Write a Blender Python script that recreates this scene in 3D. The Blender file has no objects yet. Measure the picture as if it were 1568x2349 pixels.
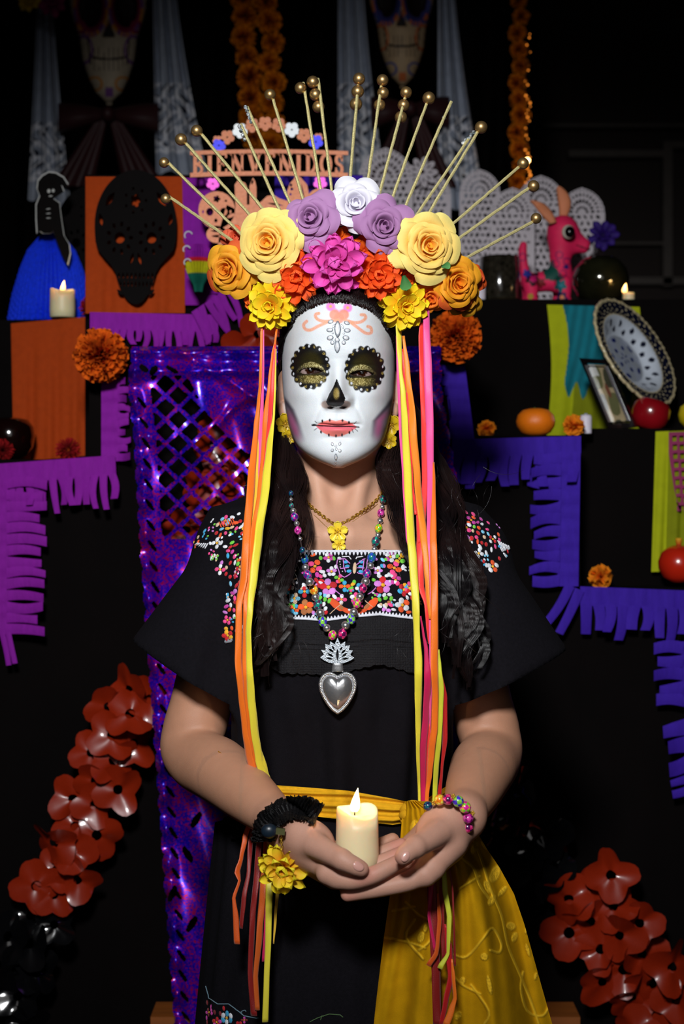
import bpy, math, random
import numpy as np
from mathutils import Vector, Matrix, Quaternion
from mathutils.bvhtree import BVHTree
random.seed(7); RNG = np.random.RandomState(11)
SC = bpy.context.scene
COL = SC.collection
# ------------------------------------------------------------------ camera
W, H, F = 1568, 2349, 3800.0
CY, CZ = -1.9, 1.38
cam = bpy.data.cameras.new('camera'); camo = bpy.data.objects.new('camera', cam); COL.objects.link(camo)
cam.sensor_fit = 'VERTICAL'; cam.sensor_height = 36.0; cam.lens = 36.0 * F / H
camo.location = (0, CY, CZ); camo.rotation_euler = (math.pi / 2, 0, 0)
cam.clip_start = 0.05; cam.dof.use_dof = True; cam.dof.focus_distance = 1.83; cam.dof.aperture_fstop = 6.3
SC.camera = camo
# ------------------------------------------------------------------ exposure, world and lights
vs = SC.view_settings; vs.view_transform = 'Standard'; vs.look = 'None'; vs.gamma = 1.0; vs.exposure = 0.0
vs.use_curve_mapping = False
world = bpy.data.worlds.new('world'); SC.world = world; world.use_nodes = True
world.node_tree.nodes['Background'].inputs[0].default_value = (0.5, 0.25, 0.2, 1)
world.node_tree.nodes['Background'].inputs[1].default_value = 0.006
def aim(o, loc, tgt):
    o.location = loc
    o.rotation_euler = (Vector(tgt) - Vector(loc)).to_track_quat('-Z', 'Y').to_euler()
def lamp(name, typ, loc, tgt, energy, color=(1, 1, 1), **kw):
    l = bpy.data.lights.new(name, typ); l.energy = energy; l.color = color
    for k, v in kw.items(): setattr(l, k, v)
    o = bpy.data.objects.new(name, l); COL.objects.link(o); aim(o, loc, tgt); return o
# flash in a gridded softbox just above the camera, slightly left
lamp('key_light', 'SPOT', (-0.18, -1.95, 2.18), (-0.015, 0.0, 1.52), 205, (0.97, 0.985, 1.0),
     spot_size=math.radians(52), spot_blend=1.0, shadow_soft_size=0.13)
lamp('fill_light', 'AREA', (0.2, -2.6, 1.7), (0.0, 0.2, 1.3), 1.6, (1.0, 0.97, 0.95), size=1.0)

# ------------------------------------------------------------------ helpers
def P(px, py, y=0.0):
    s = (y - CY) / F
    return Vector(((px - 784) * s, y, CZ - (py - 1174.5) * s))
def S(y): return (y - CY) / F
def PP(pts):            # [(px,py,y),...] -> list of Vectors
    return [P(*p) for p in pts]
def lin(c):
    if isinstance(c, str):
        c = c.lstrip('#'); c = [int(c[i:i + 2], 16) / 255 for i in (0, 2, 4)]
    return tuple((x / 12.92 if x <= 0.04045 else ((x + 0.055) / 1.055) ** 2.4) for x in c[:3])
WM = {}
def par(o, p):
    o.parent = p; o.matrix_parent_inverse = WM.get(p.name, Matrix()).inverted()
def setm(o, M):
    o.matrix_basis = M; WM[o.name] = M.copy()
def tag(o, label=None, cat=None, group=None, kind=None):
    if label: o['label'] = label
    if cat: o['category'] = cat
    if group: o['group'] = group
    if kind: o['kind'] = kind
    return o
def empty(name, loc, label=None, cat=None, group=None):
    o = bpy.data.objects.new(name, None); COL.objects.link(o)
    setm(o, Matrix.Translation(loc)); o.empty_display_size = 0.02
    return tag(o, label, cat, group)
def mesh(V, Fc, cols=None, smooth=True):
    """V (n,3) array/list, Fc list of faces or (m,k) array; cols (n,3) linear colours"""
    me = bpy.data.meshes.new('m')
    V = np.asarray([tuple(v) for v in V] if not isinstance(V, np.ndarray) else V, dtype=np.float32)
    if isinstance(Fc, np.ndarray):
        m, k = Fc.shape
        me.vertices.add(len(V)); me.vertices.foreach_set('co', V.ravel())
        me.loops.add(m * k); me.loops.foreach_set('vertex_index', Fc.astype(np.int32).ravel())
        me.polygons.add(m); me.polygons.foreach_set('loop_start', np.arange(0, m * k, k, dtype=np.int32))
        me.polygons.foreach_set('loop_total', np.full(m, k, dtype=np.int32))
        me.update(calc_edges=True)
    else:
        me.from_pydata([tuple(v) for v in V], [], [list(f) for f in Fc])
    if smooth: me.polygons.foreach_set('use_smooth', [True] * len(me.polygons))
    if cols is not None:
        a = me.color_attributes.new('Col', 'FLOAT_COLOR', 'POINT')
        c = np.ones((len(V), 4), dtype=np.float32); c[:, :3] = cols
        a.data.foreach_set('color', c.ravel())
    me.update()
    return me
def ob(name, me, mat=None, parent=None, M=None):
    o = bpy.data.objects.new(name, me); COL.objects.link(o)
    if mat is not None and len(me.materials) == 0: me.materials.append(mat)
    setm(o, M if M is not None else Matrix())
    if parent is not None: par(o, parent)
    return o
class Acc:              # collects pieces into one mesh
    def __init__(s): s.V = []; s.F = []; s.C = []; s.n = 0
    def add(s, V, Fc, col=None):
        V = np.asarray([tuple(v) for v in V] if not isinstance(V, np.ndarray) else V, dtype=float)
        s.V.append(V)
        for f in Fc: s.F.append([int(i) + s.n for i in f])
        if col is not None:
            c = np.asarray(col, dtype=float)
            s.C.append(np.tile(c, (len(V), 1)) if c.ndim == 1 else c)
        s.n += len(V)
    def mesh(s, smooth=True):
        V = np.concatenate(s.V)
        return mesh(V, s.F, np.concatenate(s.C) if s.C else None, smooth)
def tubeg(pts, r, sides=8, cap=True):
    """geometry of a tube along pts, r scalar or list"""
    pts = [Vector(p) for p in pts]; n = len(pts)
    rr = [r] * n if not hasattr(r, '__len__') else r
    V = []; Fc = []
    t0 = (pts[1] - pts[0]).normalized()
    a = t0.orthogonal().normalized()
    for i, p in enumerate(pts):
        t = (pts[min(i + 1, n - 1)] - pts[max(i - 1, 0)])
        t = t.normalized() if t.length > 1e-9 else t0
        a = (a - t * a.dot(t)); a = a.normalized() if a.length > 1e-9 else t.orthogonal().normalized()
        b = t.cross(a)
        for k in range(sides):
            an = 2 * math.pi * k / sides
            V.append(p + (a * math.cos(an) + b * math.sin(an)) * rr[i])
    for i in range(n - 1):
        for k in range(sides):
            k2 = (k + 1) % sides
            Fc.append([i * sides + k, i * sides + k2, (i + 1) * sides + k2, (i + 1) * sides + k])
    if cap:
        Fc.append(list(range(sides))[::-1]); Fc.append([(n - 1) * sides + k for k in range(sides)])
    return V, Fc
def catmull(pts, sub=6):
    pts = [Vector(p) for p in pts]; out = []
    n = len(pts)
    for i in range(n - 1):
        p0 = pts[max(i - 1, 0)]; p1 = pts[i]; p2 = pts[i + 1]; p3 = pts[min(i + 2, n - 1)]
        for k in range(sub):
            t = k / sub
            out.append(0.5 * ((2 * p1) + (p2 - p0) * t + (2 * p0 - 5 * p1 + 4 * p2 - p3) * t * t + (3 * p1 - p0 - 3 * p2 + p3) * t ** 3))
    out.append(pts[-1]); return out
def lathe(prof, sides=32):
    """prof [(r,z)...] closed surface about z"""
    V = []; Fc = []
    for r, z in prof:
        for k in range(sides):
            an = 2 * math.pi * k / sides; V.append((r * math.cos(an), r * math.sin(an), z))
    for i in range(len(prof) - 1):
        for k in range(sides):
            k2 = (k + 1) % sides
            Fc.append([i * sides + k, i * sides + k2, (i + 1) * sides + k2, (i + 1) * sides + k])
    return V, Fc
def sphereg(c, r, seg=12, rings=8, R=None):
    """ellipsoid: r scalar or 3-vector, R optional 3x3 rotation Matrix"""
    c = Vector(c); r = Vector((r, r, r)) if not hasattr(r, '__len__') else Vector(r)
    V = []; Fc = []
    for i in range(rings + 1):
        th = math.pi * i / rings
        for k in range(seg):
            ph = 2 * math.pi * k / seg
            v = Vector((r.x * math.sin(th) * math.cos(ph), r.y * math.sin(th) * math.sin(ph), r.z * math.cos(th)))
            if R is not None: v = R @ v
            V.append(c + v)
    for i in range(rings):
        for k in range(seg):
            k2 = (k + 1) % seg
            Fc.append([i * seg + k, (i + 1) * seg + k, (i + 1) * seg + k2, i * seg + k2])
    return V, Fc
def gridf(nu, nv):
    i = np.arange(nu - 1)[:, None] * nv + np.arange(nv - 1)[None, :]
    i = i.ravel(); return np.stack([i, i + nv, i + nv + 1, i + 1], 1)
def boxg(a, b):
    x0, y0, z0 = a; x1, y1, z1 = b
    V = [(x0, y0, z0), (x1, y0, z0), (x1, y1, z0), (x0, y1, z0), (x0, y0, z1), (x1, y0, z1), (x1, y1, z1), (x0, y1, z1)]
    return V, [[0, 3, 2, 1], [4, 5, 6, 7], [0, 1, 5, 4], [1, 2, 6, 5], [2, 3, 7, 6], [3, 0, 4, 7]]
def cut2d(polys, y, thick=0.0008, warp=None):
    """flat cut-out plate in the x-z plane at depth y; polys in px (outer + holes)"""
    cu = bpy.data.curves.new('c', 'CURVE'); cu.dimensions = '2D'; cu.fill_mode = 'BOTH'; cu.extrude = thick / 2
    for poly in polys:
        sp = cu.splines.new('POLY'); sp.points.add(len(poly) - 1)
        for i, (u, v) in enumerate(poly):
            q = P(u, v, y); sp.points[i].co = (q.x, q.z, 0, 1)
        sp.use_cyclic_u = True
    o = bpy.data.objects.new('c', cu); me = bpy.data.meshes.new_from_object(o)
    bpy.data.objects.remove(o); bpy.data.curves.remove(cu)
    n = len(me.vertices); co = np.empty(n * 3, dtype=np.float32); me.vertices.foreach_get('co', co); co = co.reshape(-1, 3)
    q = np.stack([co[:, 0], y - co[:, 2], co[:, 1]], 1)
    if warp: q = warp(q)
    me.vertices.foreach_set('co', q.astype(np.float32).ravel()); me.update()
    return me
def ell(cx, cy, rx, ry, n=16, a0=0, rot=0):
    return [(cx + rx * math.cos(a) * math.cos(rot) - ry * math.sin(a) * math.sin(rot),
             cy + rx * math.cos(a) * math.sin(rot) + ry * math.sin(a) * math.cos(rot))
            for a in [a0 + 2 * math.pi * k / n for k in range(n)]]
def flowerpoly(cx, cy, r, n=6, depth=0.25, rot=0, m=8):
    out = []
    for k in range(n * m):
        a = 2 * math.pi * k / (n * m) + rot
        rr = r * (1 - depth + depth * abs(math.cos(n * (a - rot) / 2)) ** 0.7)
        out.append((cx + rr * math.cos(a), cy + rr * math.sin(a)))
    return out
def facing(loc, tilt_x=0, tilt_z=0, roll=0, s=1.0):
    """matrix whose local +Z points at the camera side (-Y), then tilted; local X stays right"""
    return Matrix.Translation(loc) @ Matrix.Rotation(tilt_z, 4, 'Z') @ Matrix.Rotation(math.pi / 2 + tilt_x, 4, 'X') @ Matrix.Rotation(roll, 4, 'Z') @ Matrix.Diagonal((s, s, s, 1))
# ------------------------------------------------------------------ materials
def newmat(name):
    m = bpy.data.materials.new(name); m.use_nodes = True
    return m, m.node_tree, m.node_tree.nodes, m.node_tree.links, m.node_tree.nodes['Principled BSDF']
def mat(name, col, rough=0.6, metal=0.0, spec=0.5, var=0.12, vscale=40, bump=0.0, bscale=200, emit=None, estr=1.0,
        sss=0.0, sssr=(0.01, 0.004, 0.002), trans=0.0, coat=0.0, sheen=0.0, alpha=1.0, thin=0.0, stretch=None):
    m, nt, N, L, b = newmat(name)
    c = lin(col) if isinstance(col, str) else col
    tc = N.new('ShaderNodeTexCoord'); mp = N.new('ShaderNodeMapping'); L.new(tc.outputs['Object'], mp.inputs[0])
    if stretch: mp.inputs['Scale'].default_value = stretch
    nz = N.new('ShaderNodeTexNoise'); nz.inputs['Scale'].default_value = vscale; nz.inputs['Detail'].default_value = 4
    L.new(mp.outputs[0], nz.inputs[0])
    cr = N.new('ShaderNodeValToRGB'); L.new(nz.outputs[0], cr.inputs[0])
    cr.color_ramp.elements[0].position = 0.25; cr.color_ramp.elements[1].position = 0.75
    cr.color_ramp.elements[0].color = (*[x * (1 - var) for x in c], 1)
    cr.color_ramp.elements[1].color = (*[min(1, x * (1 + var)) for x in c], 1)
    L.new(cr.outputs[0], b.inputs['Base Color'])
    b.inputs['Roughness'].default_value = rough; b.inputs['Metallic'].default_value = metal
    b.inputs['Specular IOR Level'].default_value = spec
    if coat: b.inputs['Coat Weight'].default_value = coat; b.inputs['Coat Roughness'].default_value = 0.1
    if sheen: b.inputs['Sheen Weight'].default_value = sheen
    if trans: b.inputs['Transmission Weight'].default_value = trans
    if sss:
        b.inputs['Subsurface Weight'].default_value = sss; b.inputs['Subsurface Radius'].default_value = sssr
        b.inputs['Subsurface Scale'].default_value = 1.0
    if emit is not None:
        b.inputs['Emission Color'].default_value = (*(lin(emit) if isinstance(emit, str) else emit), 1)
        b.inputs['Emission Strength'].default_value = estr
    if bump:
        n2 = N.new('ShaderNodeTexNoise'); n2.inputs['Scale'].default_value = bscale; n2.inputs['Detail'].default_value = 3
        L.new(mp.outputs[0], n2.inputs[0])
        bp = N.new('ShaderNodeBump'); bp.inputs['Strength'].default_value = bump; bp.inputs['Distance'].default_value = 0.001
        L.new(n2.outputs[0], bp.inputs['Height']); L.new(bp.outputs[0], b.inputs['Normal'])
    if thin:
        tr = N.new('ShaderNodeBsdfTranslucent'); mx = N.new('ShaderNodeMixShader'); mx.inputs[0].default_value = thin
        L.new(cr.outputs[0], tr.inputs[0]); L.new(b.outputs[0], mx.inputs[1]); L.new(tr.outputs[0], mx.inputs[2])
        L.new(mx.outputs[0], N['Material Output'].inputs[0])
    return m
def vcmat(name, rough=0.6, spec=0.4, metal=0.0, sss=0.0, sssr=(0.01, 0.004, 0.002), bump=0.0, bscale=400, var=0.08, vscale=60, coat=0.0, thin=0.0, sheen=0.0):
    m, nt, N, L, b = newmat(name)
    at = N.new('ShaderNodeAttribute'); at.attribute_name = 'Col'
    tc = N.new('ShaderNodeTexCoord')
    nz = N.new('ShaderNodeTexNoise'); nz.inputs['Scale'].default_value = vscale; nz.inputs['Detail'].default_value = 4
    L.new(tc.outputs['Object'], nz.inputs[0])
    mr = N.new('ShaderNodeMapRange'); mr.inputs[1].default_value = 0.3; mr.inputs[2].default_value = 0.7
    mr.inputs[3].default_value = 1 - var; mr.inputs[4].default_value = 1 + var; L.new(nz.outputs[0], mr.inputs[0])
    mm = N.new('ShaderNodeVectorMath'); mm.operation = 'SCALE'; L.new(at.outputs['Color'], mm.inputs[0]); L.new(mr.outputs[0], mm.inputs['Scale'])
    L.new(mm.outputs[0], b.inputs['Base Color'])
    b.inputs['Roughness'].default_value = rough; b.inputs['Specular IOR Level'].default_value = spec; b.inputs['Metallic'].default_value = metal
    if coat: b.inputs['Coat Weight'].default_value = coat
    if sheen: b.inputs['Sheen Weight'].default_value = sheen
    if sss: b.inputs['Subsurface Weight'].default_value = sss; b.inputs['Subsurface Radius'].default_value = sssr; b.inputs['Subsurface Scale'].default_value = 1.0
    if bump:
        n2 = N.new('ShaderNodeTexNoise'); n2.inputs['Scale'].default_value = bscale; n2.inputs['Detail'].default_value = 3
        L.new(tc.outputs['Object'], n2.inputs[0])
        bp = N.new('ShaderNodeBump'); bp.inputs['Strength'].default_value = bump; bp.inputs['Distance'].default_value = 0.0006
        L.new(n2.outputs[0], bp.inputs['Height']); L.new(bp.outputs[0], b.inputs['Normal'])
    if thin:
        tr = N.new('ShaderNodeBsdfTranslucent'); mx = N.new('ShaderNodeMixShader'); mx.inputs[0].default_value = thin
        L.new(mm.outputs[0], tr.inputs[0]); L.new(b.outputs[0], mx.inputs[1]); L.new(tr.outputs[0], mx.inputs[2])
        L.new(mx.outputs[0], N['Material Output'].inputs[0])
    return m
M_black = mat('black_cloth', '#0b0808', 0.85, spec=0.15, var=0.3, bump=0.4, bscale=500)
M_drape = mat('black_drape', '#060303', 0.85, spec=0.08, var=0.4, vscale=8, bump=0.5, bscale=15)
M_gold = mat('gold_metal', '#d2a83c', 0.35, 0.75, bump=0.3, bscale=900)
M_goldrod = mat('gold_glitter_rod', '#d2c68a', 0.5, 0.35, bump=0.5, bscale=500, var=0.25, vscale=500)
M_pearl = mat('bronze_pearl', '#c09c66', 0.4, 0.9, spec=0.9, var=0.03)
M_silver = mat('silver_metal', '#dcdde0', 0.2, 0.9, bump=0.1, bscale=300)
M_gem = vcmat('cut_crystal', 0.12, 0.9, metal=0.25, coat=1.0, var=0.15, vscale=1500)
M_flame = mat('candle_flame', '#ffd890', 0.5, emit='#ffe2a8', estr=9.0)
M_wax = mat('ivory_wax', '#efe0b4', 0.45, sss=0.6, sssr=(0.02, 0.012, 0.005), var=0.03)
M_wick = mat('burnt_wick', '#1a1210', 0.9)
# ------------------------------------------------------------------ implicit surface tools (body and blouse)
class Field:
    def __init__(s, lo, hi, h):
        s.lo = np.array(lo, float); s.h = h
        s.n = np.ceil((np.array(hi) - s.lo) / h).astype(int) + 1
        s.f = np.full(tuple(s.n), 1.0, dtype=np.float32)
    def sl(s, lo, hi):
        a = np.maximum(0, np.floor((np.array(lo) - s.lo) / s.h).astype(int)); b = np.minimum(s.n, np.ceil((np.array(hi) - s.lo) / s.h).astype(int) + 1)
        if np.any(b <= a): return None
        g = [(s.lo[i] + s.h * np.arange(a[i], b[i])).astype(np.float32) for i in range(3)]
        return (slice(a[0], b[0]), slice(a[1], b[1]), slice(a[2], b[2])), g[0][:, None, None], g[1][None, :, None], g[2][None, None, :]
    def union(s, sl, d, k):
        A = s.f[sl]
        if k > 0:
            hh = np.maximum(k - np.abs(A - d), 0) / k
            s.f[sl] = np.minimum(A, d) - hh * hh * k * 0.25
        else: s.f[sl] = np.minimum(A, d)
    def cone(s, a, b, ra, rb, k=0.004, m=0.012, op='u', flat=1.0, fl_axis=None):
        a = np.array(a, float); b = np.array(b, float); R = max(ra, rb) + k + m
        r = s.sl(np.minimum(a, b) - R, np.maximum(a, b) + R)
        if r is None: return
        sl, X, Y, Z = r; ab = b - a; L2 = max(1e-12, ab @ ab)
        t = np.clip(((X - a[0]) * ab[0] + (Y - a[1]) * ab[1] + (Z - a[2]) * ab[2]) / L2, 0, 1)
        dx = X - a[0] - t * ab[0]; dy = Y - a[1] - t * ab[1]; dz = Z - a[2] - t * ab[2]
        d = np.sqrt(dx * dx + dy * dy + dz * dz) - (ra + (rb - ra) * t)
        if op == 'u': s.union(sl, d.astype(np.float32), k)
        else: s.f[sl] = np.maximum(s.f[sl], -d)
    def ell(s, c, r, k=0.004, m=0.012, op='u', R=None):
        c = np.array(c, float); r = np.array(r, float); mx = r.max() + k + m
        q = s.sl(c - mx, c + mx)
        if q is None: return
        sl, X, Y, Z = q; X = X - c[0]; Y = Y - c[1]; Z = Z - c[2]
        if R is not None:
            R = np.array(R); X, Y, Z = (R[0, 0] * X + R[1, 0] * Y + R[2, 0] * Z, R[0, 1] * X + R[1, 1] * Y + R[2, 1] * Z, R[0, 2] * X + R[1, 2] * Y + R[2, 2] * Z)
        k0 = np.sqrt((X / r[0]) ** 2 + (Y / r[1]) ** 2 + (Z / r[2]) ** 2)
        k1 = np.sqrt((X / r[0] ** 2) ** 2 + (Y / r[1] ** 2) ** 2 + (Z / r[2] ** 2) ** 2) + 1e-9
        d = (k0 * (k0 - 1) / k1).astype(np.float32)
        if op == 'u': s.union(sl, d, k)
        else:
            A = s.f[sl]; hh = np.maximum(k - np.abs(A + d), 0) / k if k > 0 else 0
            s.f[sl] = np.maximum(A, -d) + hh * hh * k * 0.25
    def chain(s, pts, rs, k=0.0, kr=0.002, sub=6):
        """a limb or finger as a smooth curve of varying radius, then joined with blend kr"""
        q4 = [(Vector(p), r) for p, r in zip(pts, rs)]
        p = np.array([tuple(q) for q in catmull([q[0] for q in q4], sub)], float)
        rs = np.interp(np.linspace(0, len(rs) - 1, len(p)), np.arange(len(rs)), rs)
        rs = np.convolve(np.concatenate([[rs[0]] * 3, rs, [rs[-1]] * 3]), np.ones(7) / 7, 'valid')
        R = max(rs) + 0.012 + kr
        r = s.sl(p.min(0) - R, p.max(0) + R)
        if r is None: return
        sl, X, Y, Z = r; acc = None
        for i in range(len(p) - 1):
            a, b = p[i], p[i + 1]; ab = b - a; L2 = max(1e-12, ab @ ab)
            t = np.clip(((X - a[0]) * ab[0] + (Y - a[1]) * ab[1] + (Z - a[2]) * ab[2]) / L2, 0, 1)
            dx = X - a[0] - t * ab[0]; dy = Y - a[1] - t * ab[1]; dz = Z - a[2] - t * ab[2]
            d = np.sqrt(dx * dx + dy * dy + dz * dz) - (rs[i] + (rs[i + 1] - rs[i]) * t)
            acc = d if acc is None else np.minimum(acc, d)
        s.union(sl, acc.astype(np.float32), kr)
    def net(s):
        f = s.f; h = s.h; I = f < 0
        n = np.array(f.shape) - 1
        cnt = np.zeros(tuple(n), np.int8)
        for dx in (0, 1):
            for dy in (0, 1):
                for dz in (0, 1): cnt += I[dx:dx + n[0], dy:dy + n[1], dz:dz + n[2]]
        act = np.argwhere((cnt > 0) & (cnt < 8))
        idx = np.full(tuple(n), -1, np.int32); idx[act[:, 0], act[:, 1], act[:, 2]] = np.arange(len(act))
        cv = {}
        for dx in (0, 1):
            for dy in (0, 1):
                for dz in (0, 1): cv[dx, dy, dz] = f[act[:, 0] + dx, act[:, 1] + dy, act[:, 2] + dz]
        acc = np.zeros((len(act), 3)); num = np.zeros(len(act))
        ks = list(cv)
        for i, p in enumerate(ks):
            for q in ks[i + 1:]:
                if sum(abs(p[j] - q[j]) for j in range(3)) != 1: continue
                a, b = cv[p], cv[q]; m = (a < 0) != (b < 0)
                t = np.where(m, a / np.where(m, a - b, 1), 0)
                for j in range(3): acc[:, j] += np.where(m, p[j] + t * (q[j] - p[j]), 0)
                num += m
        V = s.lo + h * (act + acc / num[:, None])
        Fs = []
        for ax in range(3):
            sl0 = [slice(None)] * 3; sl1 = [slice(None)] * 3
            sl0[ax] = slice(0, -1); sl1[ax] = slice(1, None)
            e = I[tuple(sl0)] != I[tuple(sl1)]
            o1, o2 = (ax + 1) % 3, (ax + 2) % 3
            E = np.argwhere(e)
            E = E[(E[:, o1] > 0) & (E[:, o2] > 0) & (E[:, o1] < f.shape[o1] - 1) & (E[:, o2] < f.shape[o2] - 1)]
            def at(d1, d2):
                Q = E.copy(); Q[:, o1] -= d1; Q[:, o2] -= d2; return idx[Q[:, 0], Q[:, 1], Q[:, 2]]
            q = np.stack([at(0, 0), at(1, 0), at(1, 1), at(0, 1)], 1)
            ins = I[E[:, 0], E[:, 1], E[:, 2]]
            q[~ins] = q[~ins][:, ::-1]
            Fs.append(q)
        return V, np.concatenate(Fs)
def relax(V, Fc, it=1, lam=0.5):
    for _ in range(it):
        A = np.zeros_like(V); c = np.zeros(len(V))
        for k in range(4):
            a = Fc[:, k]; b = Fc[:, (k + 1) % 4]
            for j in range(3): A[:, j] += np.bincount(a, V[b, j], len(V)) + np.bincount(b, V[a, j], len(V))
            c += np.bincount(a, minlength=len(V)) + np.bincount(b, minlength=len(V))
        V = V + lam * (A / np.maximum(c, 1)[:, None] - V)
    return V
def px_of(V):
    s = (V[:, 1] - CY) / F
    return 784 + V[:, 0] / s, 1174.5 + (CZ - V[:, 2]) / s
def sstep(a, b, x):
    t = np.clip((x - a) / (b - a), 0, 1); return t * t * (3 - 2 * t)
def segd(u, v, pts):
    d = np.full(u.shape, 1e9)
    for (a, b), (c, e) in zip(pts[:-1], pts[1:]):
        L = (c - a) ** 2 + (e - b) ** 2 + 1e-9
        t = np.clip(((u - a) * (c - a) + (v - b) * (e - b)) / L, 0, 1)
        d = np.minimum(d, np.hypot(u - a - t * (c - a), v - b - t * (e - b)))
    return d
def npoly(u, v, poly):      # point in polygon mask
    ins = np.zeros(u.shape, bool); n = len(poly)
    for i in range(n):
        x0, y0 = poly[i]; x1, y1 = poly[(i + 1) % n]
        if y0 == y1: continue
        c = ((y0 > v) != (y1 > v)) & (u < (x1 - x0) * (v - y0) / (y1 - y0) + x0)
        ins ^= c
    return ins
# ------------------------------------------------------------------ the woman: one body surface
person = empty('person', (0.0, 0.05, 0.0), 'woman with white skull face paint in black embroidered blouse cupping a candle', 'person')
HX = 776.0                      # face midline in reference pixels
def g2(U, Vv, cu, cv, su, sv, a): return a * np.exp(-((U - cu) / su) ** 2 - ((Vv - cv) / sv) ** 2)
def build_head(h):
    Fd = Field((-0.088, -0.135, 1.325), (0.083, 0.125, 1.70), h)
    X = (Fd.lo[0] + h * np.arange(Fd.n[0])); Y = (Fd.lo[1] + h * np.arange(Fd.n[1])); Z = (Fd.lo[2] + h * np.arange(Fd.n[2]))
    sf = 0.000481
    v = 1174.5 + (CZ - Z) / sf                       # face-pixel row of each z
    vt = [596, 604, 620, 645, 680, 720, 760, 800, 850, 900, 930, 950, 975, 1000, 1020, 1038, 1052, 1062, 1069, 1074]
    wt = [2, 34, 66, 92, 112, 123, 129, 132, 131.5, 128, 123, 119, 113.5, 105, 94.5, 77, 55, 36, 18, 2]
    ft = [0.03, -.02, -.045, -.066, -.079, -.087, -.0895, -.089, -.083, -.082, -.083, -.084, -.085, -.0845, -.0845, -.0845, -.083, -.080, -.074, -.066]
    bt = [.05, .07, .085, .095, .10, .102, .102, .10, .096, .090, .082, .076, .066, .055, .035, .012, -.010, -.028, -.044, -.052]
    w = np.interp(v, vt, wt) * 0.000492; fr = np.interp(v, vt, ft); bk = np.interp(v, vt, bt)
    off = (v < vt[0]) | (v > vt[-1])
    kk = np.exp(-np.linspace(-2, 2, 21) ** 2); kk /= kk.sum(); sm = lambda A_: np.convolve(np.pad(A_, 10, 'edge'), kk, 'valid')
    w, fr, bk = sm(w), sm(fr), sm(bk)
    # tilt silhouettes: widest point depth
    ct = np.interp(v, vt, [.04, .03, .025, .022, .02, .018, .016, .014, .010, .005, .0, -.004, -.010, -.016, -.026, -.038, -.048, -.055, -.059, -.060]); ct = sm(ct)
    U = (X[:, None] / sf) + 784 - HX; VV = np.broadcast_to(v[None, :], (len(X), len(v)))
    U = np.broadcast_to(U, VV.shape)
    D = np.zeros(VV.shape); mm = 0.001
    for sgn in (-1, 1):
        D += g2(U, VV, sgn * 58, 852, 30, 24, -7.5 * mm)          # sockets
        D += g2(U, VV, sgn * 56, 812, 34, 13, 2.2 * mm)           # brow
        D += g2(U, VV, sgn * 59, 852, 23, 16, 6.2 * mm)           # eyeball bulge
        D += g2(U, VV, sgn * 59, 838, 27, 3.2, -1.1 * mm)         # lid crease
        D += g2(U, VV, sgn * 58, 868, 22, 3.0, -0.6 * mm)
        D += g2(U, VV, sgn * 82, 902, 28, 22, 4.5 * mm)           # cheekbone
        D += g2(U, VV, sgn * 84, 985, 26, 30, -3.5 * mm)          # hollow
        D += g2(U, VV, sgn * 22, 921, 10, 11, 7.0 * mm)           # ala
        D += g2(U, VV, sgn * 37, 925, 6, 14, -1.6 * mm)
        D += g2(U, VV, sgn * 14, 935.5, 7.0, 4.0, -8.0 * mm)      # nostril
        fold = np.exp(-((U - sgn * (34 + (VV - 920) * 0.45)) / 5.0) ** 2) * sstep(915, 930, VV) * (1 - sstep(950, 985, VV))
        D += -0.9 * mm * fold
        D += g2(U, VV, sgn * 48, 976, 7, 6, -1.6 * mm)            # mouth corners
    nb = np.interp(VV, [808, 825, 845, 870, 895, 906, 916, 926, 934, 940, 948], [0, .8, 3.6, 9.5, 16.5, 19.0, 18.0, 13.0, 6.5, 2.0, 0]) * mm
    nw = np.interp(VV, [808, 850, 880, 905, 930], [20, 15, 17, 20, 20])
    D += nb * np.exp(-(np.abs(U) / nw) ** 2.3)
    D += g2(U, VV, 0, 955, 6, 10, -1.0 * mm)
    D += g2(U, VV, 0, 969, 34, 6.0, 3.6 * mm) + g2(U, VV, 0, 963, 5, 4, -0.8 * mm)
    D += g2(U, VV, 0, 988, 28, 8.5, 4.8 * mm)
    ml = 976 + 2.0 * np.cos(U / 14)
    D += -3.6 * mm * np.exp(-((VV - ml) / 2.3) ** 2) * (1 - sstep(34, 52, np.abs(U)))
    D += g2(U, VV, 0, 1006, 30, 6, -2.2 * mm) + g2(U, VV, 0, 1040, 26, 20, 3.5 * mm)
    # eye openings: almond recess
    for ex, ey, sg in ((713, 852, -1), (829, 858, 1)):
        du = (U + HX - ex); dv = VV - ey
        up = -6.8 * (1 - (du / 25.5) ** 2) + 0.5; dn = 5.2 * (1 - (du / 25.5) ** 2)
        ins = sstep(-1.6, 0.6, np.minimum(dv - up, dn - dv)) * (np.abs(du) < 27)
        D -= 5.2 * mm * ins
        lid = np.exp(-((dv - up + 2.5) / 2.2) ** 2) * (np.abs(du) < 26) + 0.7 * np.exp(-((dv - dn - 2.5) / 2.4) ** 2) * (np.abs(du) < 24)
        D += 0.9 * mm * lid
    x = (X - (HX - 784) * 0.00049)[:, None, None]; w3 = w[None, None, :]; c3 = ct[None, None, :]; f3 = fr[None, None, :]; b3 = bk[None, None, :]
    y = Y[None, :, None] + D[:, None, :] * (Y[None, :, None] < 0.0)
    dep = np.where(y < c3, c3 - f3, b3 - c3)
    q = np.where(y < c3, 2.35, 2.1)
    rr = ((np.abs(x) / w3) ** q + (np.abs(y - c3) / np.maximum(dep, 1e-3)) ** q) ** (1 / q)
    d = (rr - 1) * np.minimum(w3, np.maximum(dep, 0.004)) * 0.9
    d = d.astype(np.float32); d[:, :, off] = 0.02
    Fd.f[:] = d
    neckparts(Fd)
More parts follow.
